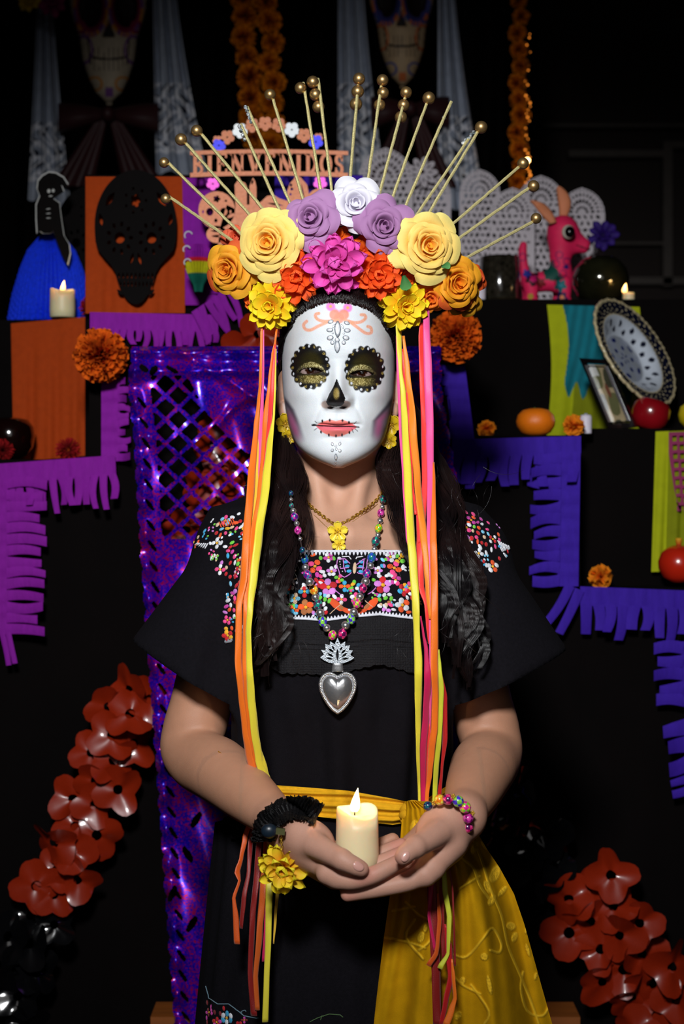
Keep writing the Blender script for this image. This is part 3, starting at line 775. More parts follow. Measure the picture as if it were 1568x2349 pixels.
# ------------------------------------------------------------------ embroidery: raised stitches lying on the cloth
EC = dict(r='#c81420', o='#f0561c', p='#f0468c', m='#c83ca0', l='#d884dc', c='#38a8d8', b='#7cc8e8', w='#e4e6ec', y='#f0b020', g='#6cc83c', t='#d8b898', n='#b06a38', G='#2a7a3a', d='#7a1822')
def stitch(A, u, v, a, b, rot, col, bvh, hgt=0.0011):
    q, n = hit(bvh, u, v, 0.0)
    if q is None: return
    if n.y > -0.03: return
    s = S(q.y); X = Vector((math.cos(rot), 0, -math.sin(rot))); X = (X - n * X.dot(n)).normalized(); Y = n.cross(X)
    V = []; K = 8
    for rr, hz in ((1.0, 0.1), (0.72, 0.75)):
        for k in range(K):
            an = 2 * math.pi * k / K; V.append(q + X * (a * s * rr * math.cos(an)) + Y * (b * s * rr * math.sin(an)) + n * (hgt * hz))
    V.append(q + n * hgt)
    Fc = [[k, (k + 1) % K, K + (k + 1) % K, K + k] for k in range(K)] + [[K + k, K + (k + 1) % K, 2 * K] for k in range(K)]
    c = np.array(lin(EC.get(col, col))) * (0.85 + 0.3 * random.random())
    A.add(V, Fc, np.clip(c, 0, 1))
def eflower(A, u, v, r, c1, c2, bvh, n=5, cc='y', rot=None):
    rot = random.random() * 6 if rot is None else rot
    for k in range(n):
        a = rot + 2 * math.pi * k / n
        stitch(A, u + r * 0.62 * math.cos(a), v + r * 0.62 * math.sin(a), r * 0.46, r * 0.40, -a, c1 if k % 2 else c2, bvh)
    stitch(A, u, v, r * 0.24, r * 0.24, 0, cc, bvh, 0.0015)
def eline(A, pts, w, col, bvh):
    P3 = []
    for a, b in zip(pts[:-1], pts[1:]):
        L = math.hypot(b[0] - a[0], b[1] - a[1]); m = max(1, int(L / 4))
        for i in range(m):
            q, n = hit(bvh, a[0] + (b[0] - a[0]) * i / m + random.uniform(-.5, .5), a[1] + (b[1] - a[1]) * i / m, 0.0006)
            if q is not None: P3.append(q)
    if len(P3) > 2:
        V, Fc = tubeg(P3, w * 0.0004, 5); A.add(V, Fc, np.array(lin(EC.get(col, col))))
def spray(A, u, v, ang, n, cols, bvh, sc=1.0, stem='w'):
    pts = []; x, y = u, v; a = ang
    for i in range(n):
        pts.append((x, y)); x += 8 * sc * math.cos(a); y += 8 * sc * math.sin(a); a += random.uniform(-.3, .3)
        for sg in (-1, 1):
            if random.random() < 0.85:
                aa = a + sg * 1.0
                stitch(A, x + 6.5 * sc * math.cos(aa), y + 6.5 * sc * math.sin(aa), 4.4 * sc, 3.1 * sc, -aa, random.choice(cols), bvh)
    pts.append((x, y)); eline(A, pts, 1.6, stem, bvh)
E = Acc(); bv = BVH_bl
# front yoke (authored motifs)
for a in ((722, 1299, 17, 'o', 'p', 4), (904, 1303, 17, 'o', 'p', 4), (753, 1347, 20, 'r', 'l', 5), (878, 1342, 20, 'r', 'l', 5), (698, 1357, 14, 'c', 'r', 4), (701, 1393, 18, 'o', 'n', 5),
          (923, 1388, 17, 'o', 'w', 5), (926, 1353, 15, 'c', 'r', 5), (760, 1311, 12, 'l', 'w', 5), (866, 1309, 11, 'l', 'w', 5), (790, 1345, 13, 'o', 'c', 4), (783, 1375, 12, 'p', 'w', 4),
          (815, 1372, 13, 'p', 'w', 5), (655, 1350, 15, 'c', 'r', 4), (632, 1320, 15, 'm', 'c', 5), (608, 1300, 13, 'r', 'o', 5), (628, 1380, 14, 'o', 'm', 5), (975, 1350, 14, 'w', 'g', 5), (965, 1310, 12, 'p', 'o', 4),
          (983, 1392, 12, 'o', 'y', 5), (600, 1345, 14, 'm', 'b', 5), (600, 1395, 13, 'l', 'm', 5)):
    eflower(E, a[0], a[1], a[2], a[3], a[4], bv, a[5])
# butterfly
stitch(E, 813, 1303, 16, 4.5, -1.5, 't', bv, 0.0016)
for pts in ([(774, 1284), (790, 1282), (806, 1296)], [(774, 1284), (772, 1298), (780, 1320), (790, 1325), (802, 1318), (808, 1310)], [(787, 1284), (788, 1300), (794, 1318)], [(780, 1305), (804, 1302)],
            [(818, 1296), (832, 1284), (842, 1281)], [(842, 1281), (841, 1300), (834, 1318), (822, 1316), (816, 1310)], [(834, 1284), (833, 1300), (829, 1314)], [(819, 1303), (840, 1304)]): eline(E, pts, 1.6, 'l', bv)
for u, v in ((793, 1289), (796, 1299), (800, 1310), (828, 1289), (827, 1300), (827, 1311)): stitch(E, u, v, 6, 4.5, 0, 'c', bv)
for u, v in ((779, 1289), (780, 1295), (780, 1301), (785, 1311)): stitch(E, u, v, 1.6, 1.6, 0, 'w', bv)
for pts in ([(784, 1278), (800, 1277), (808, 1287)], [(832, 1277), (818, 1279), (814, 1287)]): eline(E, pts, 1.8, 'w', bv)
# birds / leaves below
for (u, v, a, b, r, c) in ((770, 1387, 24, 9, 0.75, 'o'), (780, 1393, 15, 6, 0.6, 'n'), (795, 1401, 18, 6, 0.5, 'o'), (853, 1385, 22, 9, -0.8, 'o'), (844, 1390, 14, 6, -0.7, 'n'), (830, 1402, 14, 5, -0.4, 'o')): stitch(E, u, v, a, b, r, c, bv)
eline(E, [(756, 1409), (772, 1394), (790, 1380)], 1.4, 't', bv); eline(E, [(836, 1378), (850, 1390), (860, 1396)], 1.4, 't', bv)
eline(E, [(766, 1352), (780, 1364), (793, 1370)], 1.6, 'l', bv); eline(E, [(862, 1348), (850, 1360), (838, 1366)], 1.6, 'l', bv)
for u, v, c in ((735, 1280, 'g'), (765, 1281, 'g'), (886, 1283, 'g'), (770, 1300, 'w'), (740, 1312, 'w'), (735, 1322, 'p'), (744, 1320, 'w'), (880, 1298, 'l'), (892, 1318, 'w'), (899, 1322, 'w'),
                (906, 1318, 'p'), (735, 1336, 'w'), (776, 1334, 'o'), (812, 1335, 'g'), (806, 1350, 'g'), (832, 1338, 'l'), (829, 1353, 'l'), (856, 1330, 'g'), (893, 1335, 'w'), (906, 1335, 'w'),
                (745, 1365, 'b'), (752, 1367, 'w'), (745, 1375, 'g'), (756, 1377, 'g'), (733, 1363, 'b'), (869, 1366, 'b'), (881, 1365, 'w'), (893, 1364, 'w'), (870, 1375, 'g'), (884, 1372, 'g'), (897, 1373, 'g'),
                (880, 1398, 'l'), (891, 1400, 'l'), (872, 1388, 't'), (885, 1388, 't'), (893, 1382, 'n'), (662, 1387, 'g'), (673, 1389, 'g'), (660, 1404, 'w'), (678, 1407, 'b'), (719, 1406, 'l'), (746, 1396, 'w'), (742, 1386, 'w')):
    stitch(E, u, v, 6.0, 4.6, random.random() * 3, c, bv)
# filler in the yoke
occ = [(722, 1299, 20), (904, 1303, 20), (753, 1347, 23), (878, 1342, 23), (808, 1300, 42), (778, 1390, 26), (848, 1388, 24), (923, 1388, 20), (701, 1393, 20), (790, 1345, 15), (760, 1311, 14)]
def fill(poly, n, cols, rmin=11, kinds=1.0):
    xs = [p[0] for p in poly]; ys = [p[1] for p in poly]; k = 0
    for _ in range(n * 40):
        u, v = random.uniform(min(xs), max(xs)), random.uniform(min(ys), max(ys))
        if not npoly(np.array([u]), np.array([v]), poly)[0]: continue
        t = random.random(); rr = 14 if t < .35 else (12 if t < 0.6 else 7)
        if any((u - a) ** 2 + (v - b) ** 2 < (0.70 * (rr + c)) ** 2 for a, b, c in occ): continue
        occ.append((u, v, rr)); k += 1
        if t < .35: eflower(E, u, v, random.uniform(11, 15), random.choice(cols), random.choice(cols), bv, random.choice((4, 5)))
        elif t < .6: spray(E, u, v, random.random() * 6.3, 2, random.choice((['w', 'w', 't'], ['g', 'g', 'w'], ['l', 'p'], ['b', 'w'], ['c', 'g'])), bv, 0.85, random.choice('wglt'))
        else: stitch(E, u, v, random.uniform(5, 8), random.uniform(3.6, 5.4), random.random() * 3, random.choice(cols), bv)
        if k >= n: break
cl = list('roprplmcbwwwgytoprw')
fill([(575, 1250), (650, 1250), (672, 1272), (940, 1272), (1000, 1290), (1000, 1405), (640, 1405), (560, 1400)], 120, cl)
fill([(436, 1246), (470, 1215), (520, 1186), (566, 1170), (640, 1150), (660, 1240), (560, 1270), (560, 1450), (516, 1460), (514, 1380), (522, 1330), (500, 1300), (470, 1262)], 330, cl)
fill([(1000, 1150), (1060, 1165), (1130, 1205), (1170, 1262), (1130, 1300), (1085, 1290), (1060, 1330), (1020, 1290), (990, 1240)], 200, cl)
for k in range(7): eline(E, [(503 + k * 5, 1198 - k * 1.5), (510 + k * 5.2, 1214 - k)], 2, 'o', bv); eline(E, [(441 + k * 5, 1250 + k * 1.5), (455 + k * 4, 1243)], 2, 'w', bv); eline(E, [(1140 + k * 4, 1240 + k * 2), (1152 + k * 3, 1270 - k)], 2, 'w', bv)
M_thread = vcmat('embroidery_thread', 0.6, 0.35, bump=0.8, bscale=1800, sheen=0.2)
tag(ob('embroidery', E.mesh(), M_thread, blouse), 'bright floral and butterfly stitching', kind='stuff')
# white crochet edges
E2 = Acc()
def crochet(pts, step=8.6, tooth=9, dn=1, col='#dfe1ea'):
    tot = []
    for a, b in zip(pts[:-1], pts[1:]):
        L = math.hypot(b[0] - a[0], b[1] - a[1]); m = max(1, int(L / step))
        for i in range(m): tot.append((a[0] + (b[0] - a[0]) * i / m, a[1] + (b[1] - a[1]) * i / m, (b[0] - a[0]) / L, (b[1] - a[1]) / L))
    ln = []
    for u, v, dx, dy in tot:
        q, n = hit(bv, u, v, 0.0012)
        if q is None: continue
        ln.append(q)
        q2, n2 = hit(bv, u - dy * tooth * dn, v + dx * tooth * dn, 0.0010)
        if q2 is None: continue
        V, Fc = tubeg([q, q.lerp(q2, .6), q2], [0.0016, 0.0013, 0.0004], 6); E2.add(V, Fc, np.array(lin(col)))
    if len(ln) > 2: V, Fc = tubeg(ln, 0.0015, 6); E2.add(V, Fc, np.array(lin(col)))
crochet([(652, 1244), (668, 1259), (690, 1266), (932, 1266)])
crochet([(640, 1418), (700, 1420), (745, 1424), (800, 1416), (870, 1410), (930, 1417), (965, 1421)], 7.5, 8, -1)
crochet([(518, 1474), (540, 1468)], 6, 6, -1, '#8a8c94')
ob('crochet_edging', E2.mesh(), vcmat('white_crochet_cotton', 0.8, 0.2, bump=0.6, bscale=1500), blouse)
# black crochet lace bands under the yoke
LA = []; nu, nv = 260, 70
Vl = []
for i in range(nu):
    for j in range(nv):
        u = 590 + (985 - 590) * i / (nu - 1); t = j / (nv - 1)
        bot = np.interp(u, [590, 640, 760, 870, 900, 985], [1500, 1540, 1546, 1520, 1528, 1552]) + 3.5 * abs(math.sin(u / 7.0))
        top = np.interp(u, [590, 640, 700, 745, 800, 870, 930, 985], [1416, 1421, 1423, 1427, 1419, 1413, 1420, 1424])
        v = top + (bot - top) * t
        q, n = hit(bv, u, v, 0.0, -0.115)
        mesh_h = 0.0012 * abs(math.sin(u * 0.55 + (j % 2)) * math.sin(v * 0.55)) + 0.0015 * (math.exp(-((v - top - 50) / 3) ** 2) + math.exp(-((v - top - 62) / 2.5) ** 2) * 0.6)
        w = 0.006 * t * (0.6 + 0.4 * math.sin(u / 17.0 + 1)) + 0.0025
        Vl.append(q + Vector((0, -1, 0)) * (mesh_h + w))
ob('lace_trim', mesh(np.array([tuple(v) for v in Vl]), gridf(nu, nv)), mat('black_crochet_lace', '#100e12', 0.75, spec=0.3, var=0.5, vscale=900, bump=1.0, bscale=800), blouse)
# skirt hem flowers low in view
E = Acc(); bv = BVH_sk
for a in ((520, 2335, 16, 'w', 'c', 6), (497, 2345, 12, 'm', 'r', 5), (548, 2352, 10, 'p', 'r', 5), (480, 2322, 10, 'd', 'm', 5), (560, 2340, 8, 'm', 'd', 4)): eflower(E, a[0], a[1], a[2], a[3], a[4], bv, a[5])
for u, v, c in ((475, 2300, 'd'), (484, 2310, 'm'), (492, 2322, 'd'), (474, 2335, 'm'), (513, 2313, 'r'), (505, 2325, 'd'), (475, 2345, 'd')): stitch(E, u, v, 6, 4, 1.2, c, bv)
eline(E, [(472, 2262), (480, 2290), (500, 2303), (525, 2303), (545, 2318), (560, 2330), (590, 2336), (600, 2334)], 1.6, '#6a8a9a', bv)
eline(E, [(555, 2328), (553, 2320), (562, 2317), (568, 2324)], 1.4, '#6a8a9a', bv)
eline(E, [(710, 2344), (730, 2334), (755, 2326), (780, 2328), (790, 2336)], 1.4, '#4a6a3a', bv); eline(E, [(735, 2340), (738, 2330), (748, 2332)], 1.4, '#4a6a3a', bv)
tag(ob('hem_embroidery', E.mesh(), M_thread, skirt), 'small coloured flowers stitched at the hem', kind='stuff')

# ------------------------------------------------------------------ yellow sash and shawl
M_yel = mat('yellow_cotton', '#e0a81c', 0.85, spec=0.15, var=0.10, vscale=200, bump=0.6, bscale=1400)
nu, nv = 180, 36; Vs = []
for i in range(nu):
    for j in range(nv):
        u = 500 + (1078 - 500) * i / (nu - 1); t = j / (nv - 1)
        cy = np.interp(u, [500, 560, 620, 700, 800, 900, 960, 1010, 1078], [1742, 1788, 1826, 1838, 1848, 1862, 1864, 1832, 1790])
        hh = np.interp(u, [500, 600, 700, 800, 900, 955, 1010, 1078], [20, 24, 32, 34, 30, 20, 20, 22])
        v = cy - hh + 2 * hh * t
        q, n = hit(BVH_bl, u, min(v, 1895), 0.0, -0.09)
        q = P(u, v, q.y - 0.008 - 0.004 * math.sin(math.pi * t) - 0.0022 * math.sin(t * 14 + u / 60) - 0.0012 * math.sin(t * 31 + u / 35))
        Vs.append(q)
sash = ob('sash', mesh(np.array([tuple(v) for v in Vs]), gridf(nu, nv)), M_yel, person)
nu, nv = 250, 340; Vs = np.zeros((nu, nv, 3))
vv = 1838 + (2560 - 1838) * np.arange(nv) / (nv - 1)
lx = np.interp(vv, [1838, 1870, 1920, 2040, 2150, 2300, 2560], [928, 922, 918, 896, 880, 862, 835]); rx = np.interp(vv, [1838, 1855, 1900, 1950, 1990, 2050, 2120, 2250, 2349, 2560], [985, 1040, 1088, 1118, 1145, 1178, 1202, 1238, 1266, 1330])
T = np.arange(nu) / (nu - 1)
U = lx[None, :] + (rx - lx)[None, :] * T[:, None]; VV = np.broadcast_to(vv[None, :], U.shape)
g = sstep(1840, 2000, VV)
yb = -0.118 - 0.030 * np.sin(math.pi * np.clip(T, 0, 1))[:, None] * (1 + 0 * U) - 0.012 * g + 0.055 * sstep(0.72, 1.0, T)[:, None] * g
foldf = 0.009 * g * np.sin(T[:, None] * 17 + 0.8 * np.sin(VV / 130)) + 0.0028 * g * np.sin(T[:, None] * 43 + VV / 170) + 0.0010 * np.sin(T[:, None] * 70 + VV / 60)
rel = np.zeros(U.shape)
for pts in ([(1085, 1925), (1105, 1975), (1125, 2040), (1150, 2100), (1165, 2170), (1190, 2230), (1215, 2290), (1235, 2349)], [(1040, 2190), (1070, 2195), (1110, 2150), (1130, 2130), (1150, 2165), (1145, 2185), (1125, 2180)],
            [(1050, 2040), (1075, 2025), (1100, 2010)], [(930, 2070), (960, 2100), (1000, 2120), (985, 2160), (960, 2180)], [(1040, 2240), (1060, 2260), (1100, 2280)], [(1200, 2230), (1195, 2270), (1210, 2320), (1245, 2330), (1262, 2300)],
            [(880, 2150), (930, 2160), (975, 2175)], [(900, 2090), (950, 2080)], [(1060, 1970), (1085, 1990), (1100, 2030), (1120, 2060)], [(950, 2110), (930, 2150), (970, 2200)], [(1080, 2260), (1120, 2320), (1110, 2349)]):
    cp = [(p.x, p.y) for p in catmull([Vector((a, b, 0)) for a, b in pts], 4)]
    rel = np.maximum(rel, 0.0022 * (1 - sstep(1.5, 3.8, segd(U, VV, cp))))
for (a, b, r1, r2, ro) in ((1088, 1945, 7, 16, .4), (1110, 1940, 4, 12, -.6), (1135, 2005, 12, 22, .4), (1118, 2035, 7, 17, -.4), (1128, 2065, 8, 15, .5), (1152, 2045, 6, 16, .7), (1172, 2125, 12, 10, .5), (1180, 2150, 7, 13, .3), (1110, 2195, 10, 9, .2),
                          (1208, 2130, 4, 14, .3), (1122, 2260, 6, 24, -.2), (965, 2150, 9, 14, .3), (948, 1895, 9, 16, .4), (960, 1925, 5, 12, .2), (1060, 2250, 8, 10, .4), (1210, 2180, 5, 16, -.3), (1228, 2240, 4, 10, .3), (1050, 2330, 8, 12, .4), (975, 2130, 6, 10, .1), (1150, 1975, 4, 12, .5)):
    du = (U - a) * math.cos(ro) + (VV - b) * math.sin(ro); dv = -(U - a) * math.sin(ro) + (VV - b) * math.cos(ro)
    rel = np.maximum(rel, (1 - sstep(0.75, 1.05, np.hypot(du / r1, dv / r2))) * (0.0012 + 0.0016 * RNG.rand(*U.shape)))
Yd = yb + foldf - rel
s = (Yd - CY) / F
Vs[:, :, 0] = (U - 784) * s; Vs[:, :, 1] = Yd; Vs[:, :, 2] = CZ - (VV - 1174.5) * s
rc = np.tile(np.array(lin('#c08e0c')), (nu * nv, 1)); rr = np.clip(rel.ravel() / 0.0013, 0, 1)[:, None]
rc = rc * (1 - 0.8 * rr) + np.array(lin('#ecbc2c')) * 0.8 * rr
ob('shawl', mesh(Vs.reshape(-1, 3), gridf(nu, nv), rc), vcmat('mustard_cotton', 0.9, 0.05, bump=0.5, bscale=1500, var=0.10, vscale=60), person)
# knot where the shawl crosses the sash
A = Acc()
for k, (a, b, c) in enumerate((((922, 1862, -.112), (945, 1850, -.118), (985, 1858, -.112)), ((920, 1872, -.112), (945, 1866, -.120), (990, 1872, -.112)), ((922, 1880, -.110), (950, 1884, -.117), (985, 1884, -.110)))):
    V, Fc = tubeg(catmull(PP([a, b, c]), 6), [0.004 + 0.003 * math.sin(math.pi * i / 12) for i in range(13)], 10); A.add(V, Fc)
ob('sash_knot', A.mesh(), M_yel, person)
# ------------------------------------------------------------------ hair
def strands_mesh(paths, r0, r1, sides=3):
    """paths (S,n,3) -> thin tubes"""
    Pp = np.asarray(paths, float); Sn, n, _ = Pp.shape
    T = np.gradient(Pp, axis=1); T /= np.linalg.norm(T, axis=2, keepdims=True) + 1e-12
    ref = np.array([0.3, 1.0, 0.1]); A_ = np.cross(T, ref); A_ /= np.linalg.norm(A_, axis=2, keepdims=True) + 1e-12
    B_ = np.cross(T, A_)
    rad = (r0 + (r1 - r0) * (np.arange(n) / (n - 1)) ** 2)[None, :, None]
    V = np.stack([Pp + rad * (A_ * math.cos(2 * math.pi * k / sides) + B_ * math.sin(2 * math.pi * k / sides)) for k in range(sides)], 2)
    idx = np.arange(Sn * n * sides).reshape(Sn, n, sides)
    Fq = []
    for k in range(sides):
        k2 = (k + 1) % sides
        Fq.append(np.stack([idx[:, :-1, k], idx[:, :-1, k2], idx[:, 1:, k2], idx[:, 1:, k]], -1).reshape(-1, 4))
    return V.reshape(-1, 3), np.concatenate(Fq)
m_, nt_, N_, L_, b_ = newmat('dark_brown_hair')
b_.inputs['Base Color'].default_value = (*lin('#171012'), 1); b_.inputs['Roughness'].default_value = 0.27; b_.inputs['Specular IOR Level'].default_value = 0.6
oi = N_.new('ShaderNodeTexCoord'); nz_ = N_.new('ShaderNodeTexNoise'); nz_.inputs['Scale'].default_value = 14; L_.new(oi.outputs['Object'], nz_.inputs[0])
cr_ = N_.new('ShaderNodeValToRGB'); L_.new(nz_.outputs[0], cr_.inputs[0]); L_.new(cr_.outputs[0], b_.inputs['Base Color'])
cr_.color_ramp.elements[0].color = (*lin('#0f0b0d'), 1); cr_.color_ramp.elements[1].color = (*lin('#2a1b19'), 1)
cr_.color_ramp.elements[0].position = 0.4; cr_.color_ramp.elements[1].position = 0.75
M_hair = m_
hl_u = [640, 655, 680, 715, 745, 775, 800, 840, 870, 895, 912]; hl_v = [830, 765, 724, 699, 690, 688, 691, 702, 728, 768, 835]
Ch = P(HX, 830, 0.012)
def scalp(d, off):
    loc, nor, _, _ = BVH_body.ray_cast(Ch, d.normalized())
    return loc + loc.__sub__(Ch).normalized() * off
paths = []; NS = 14
for s_ in range(1500):
    t = random.random(); u = 641 + (911 - 641) * t; v = float(np.interp(u, hl_u, hl_v)) + random.uniform(-16, 3)
    yy = -0.03 if 700 < u < 850 else -0.01
    d0 = (P(u, v, np.interp(abs(u - HX), [0, 60, 110, 136], [-.088, -.082, -.055, -.012])) - Ch).normalized()
    side = (u - HX) / 136
    if abs(side) > 0.72: end = Vector((side * 0.8, 0.65, -0.35 + 0.3 * random.random()))
    else: end = Vector((side * 0.9, 0.75, 0.95))
    end.normalize(); o_ = random.uniform(0.001, 0.0045); st = random.random() * 0.25
    pts = []
    for i in range(NS):
        k = st * 0.0 + i / (NS - 1); d = d0.slerp(end, k * 0.9)
        pts.append(scalp(d, 0.0006 + o_ * min(1, k * 3 + 0.1)) + Vector((0, 0, 0)))
    paths.append([tuple(p) for p in pts])
for s_ in range(900):     # crown filler starting further back
    th = random.uniform(-1.5, 1.5); ph = random.uniform(0.2, 1.2)
    d0 = Vector((math.sin(th) * math.cos(ph), -math.cos(th) * math.cos(ph) * 0.6 + 0.3, math.sin(ph) + .25)).normalized()
    end = Vector((math.sin(th) * 0.8, 0.9, 0.1)).normalized()
    o_ = random.uniform(0.003, 0.007)
    paths.append([tuple(scalp(d0.slerp(end, i / (NS - 1)), o_)) for i in range(NS)])
Vh, Qh = strands_mesh(paths, 0.0004, 0.0003)
# flyaway baby hair along the hairline
fly = []
for s_ in range(900):
    u = random.uniform(642, 910); v = float(np.interp(u, hl_u, hl_v)) + random.uniform(-4, 7)
    q, n = hit(BVH_body, u, v, 0.0002)
    if q is None: continue
    a = math.atan2((v - 900), (u - HX)) + random.uniform(-.35, .35); L = random.uniform(.008, .02)
    d = Vector((math.cos(a), 0, -math.sin(a)))
    fly.append([tuple(q + d * L * k + n * (0.0015 * k + 0.001 * math.sin(k * 3)) + Vector((0, 0.010 * k * k, 0))) for k in np.linspace(0, 1, NS)])
V2h, Q2h = strands_mesh(fly, 0.00016, 0.00005)
Q2h = Q2h + len(Vh)
hair = ob('hair', mesh(np.concatenate([Vh, V2h]), np.concatenate([Qh, Q2h])), M_hair, person); tag(hair, kind='stuff')
GL = [[(668, 800, .02), (648, 880, .04), (640, 960, .02), (642, 1050, -.02), (655, 1120, -.05), (640, 1200, -.09), (622, 1300, -.12), (612, 1400, -.135), (622, 1480, -.14), (602, 1555, -.135)],
      [(655, 800, .05), (634, 880, .06), (616, 960, .04), (606, 1060, .0), (600, 1150, -.04), (604, 1230, -.09), (640, 1320, -.125), (640, 1410, -.135), (600, 1490, -.135), (590, 1560, -.13)],
      [(665, 820, .05), (652, 900, .05), (655, 1000, .01), (672, 1080, -.03), (682, 1150, -.07), (668, 1230, -.10), (650, 1320, -.125), (600, 1410, -.135), (592, 1500, -.135), (612, 1570, -.13)],
      [(660, 820, .06), (640, 900, .06), (630, 1000, .03), (622, 1080, -.01), (634, 1160, -.06), (652, 1240, -.10), (620, 1330, -.125), (655, 1420, -.135), (625, 1500, -.14), (570, 1540, -.13)]]
GR = [[(888, 800, .02), (908, 880, .04), (902, 960, .02), (896, 1050, -.01), (902, 1120, -.04), (930, 1200, -.085), (965, 1285, -.115), (1015, 1365, -.125), (1025, 1450, -.13), (1050, 1560, -.12)],
      [(895, 800, .05), (920, 880, .06), (948, 965, .04), (985, 1060, .01), (1020, 1150, -.04), (1035, 1235, -.09), (1060, 1330, -.11), (1035, 1420, -.12), (1060, 1505, -.12), (1075, 1592, -.11)],
      [(890, 820, .05), (925, 900, .05), (975, 990, .03), (1018, 1075, .01), (1045, 1165, -.02), (1062, 1250, -.06), (1100, 1330, -.08), (1092, 1410, -.09), (1115, 1480, -.10), (1085, 1550, -.10)],
      [(890, 830, .06), (912, 900, .06), (925, 990, .03), (945, 1080, .0), (985, 1170, -.05), (1005, 1255, -.10), (1035, 1345, -.12), (1080, 1430, -.12), (1035, 1510, -.125), (1060, 1575, -.115)]]
paths = []; NP = 40
for G in (GL, GR):
    for c_ in range(54):
        a, b = random.sample(range(4), 2); w = random.random()
        cen = [P(*(Vector(G[a][i]) * (1 - w) + Vector(G[b][i]) * w)) for i in range(10)]
        L_end = random.uniform(0.72, 1.0)
        cv = catmull(cen, 8); cv = cv[:int(len(cv) * L_end)]
        ph = 2.0 * w + a * 1.3 + random.uniform(-.6, .6); fq = random.uniform(1.3, 1.7); amp = random.uniform(.003, .008); rad = random.uniform(.003, .0085); ox = Vector((random.gauss(0, .0055), random.gauss(0, .004), 0))
        base = []
        for i in range(NP):
            t = i / (NP - 1); q = cv[min(len(cv) - 1, int(t * (len(cv) - 1)))].copy(); k = min(1, t * 2.2)
            q += ox * k + Vector((math.sin(ph + t * fq * 17) * amp * k, math.sin(ph + 1.2 + t * fq * 17) * amp * .35 * k, 0))
            u, v = 784 + q.x / S(q.y), 1174.5 + (CZ - q.z) / S(q.y)
            if v > 1180:
                hq, hn = hit(BVH_bl, u, v, 0.0)
                if hq is not None and q.y > hq.y - 0.006: q = P(u, v, hq.y - 0.006 - random.random() * 0.003)
            elif v > 1060:
                hq, hn = hit(BVH_body, u, v, 0.0)
                if hq is not None and hq.y < 0.02 and q.y > hq.y - 0.004: q = P(u, v, hq.y - 0.004)
            base.append(np.array(q))
        base = np.array(base); base[1:-1] = (base[:-2] + base[1:-1] * 2 + base[2:]) / 4; base[1:-1] = (base[:-2] + base[1:-1] * 2 + base[2:]) / 4
        tt = np.linspace(0, 1, NP); env = (0.35 + 0.65 * np.sin(np.pi * np.clip(tt * 0.9 + 0.12, 0, 1)) ** 0.7) * rad
        for s_ in range(58):
            r_ = math.sqrt(random.random()); an = random.random() * 6.3
            tw = an + tt * random.uniform(1, 2.5); fz = 1 + max(0, random.gauss(0, .35)) * tt ** 2
            off = np.stack([np.cos(tw) * env * r_ * fz, np.sin(tw) * env * r_ * 0.6 - 0.001, 0 * tt], 1)
            paths.append(base + off)
Vh, Qh = strands_mesh(paths, 0.00030, 0.00010)
tag(ob('long_hair', mesh(Vh, Qh), M_hair, hair), 'long wavy dark locks falling over the shoulders', kind='stuff')
# loose single hairs
loose = []
for g in ([(662, 1085, -.02), (690, 1130, -.05), (709, 1180, -.075), (714, 1225, -.085), (704, 1262, -.095)], [(655, 1100, -.03), (684, 1135, -.055), (702, 1180, -.078), (708, 1225, -.088), (699, 1258, -.095)]):
    cv = np.array([tuple(p) for p in catmull(PP(g), 5)])
    for s_ in range(40): loose.append(cv + np.outer(np.linspace(.3, 1, len(cv)), RNG.randn(3) * [.0022, .001, .0]))
n0 = len(loose[0])
for s_ in range(150):
    sg = random.choice((-1, 1)); u = (random.uniform(575, 690) if sg < 0 else random.uniform(900, 1130)); v = random.uniform(1050, 1500)
    y0 = float(np.interp(v, [1050, 1200, 1400, 1550], [-.02, -.09, -.135, -.14])) - 0.004
    a = random.uniform(0.6, 2.5); L = random.uniform(40, 110); cvv = random.uniform(-1.6, 1.6); q = []; x, y = u, v
    for k in range(n0): q.append(tuple(P(x, y, y0 - 0.004 * math.sin(k / n0 * 3)))); x += L / n0 * math.cos(a); y += L / n0 * math.sin(a); a += cvv / n0
    loose.append(np.array(q))
Vh, Qh = strands_mesh(loose, 0.00020, 0.0001)
tag(ob('loose_strands', mesh(Vh, Qh), M_hair, hair), kind='stuff')
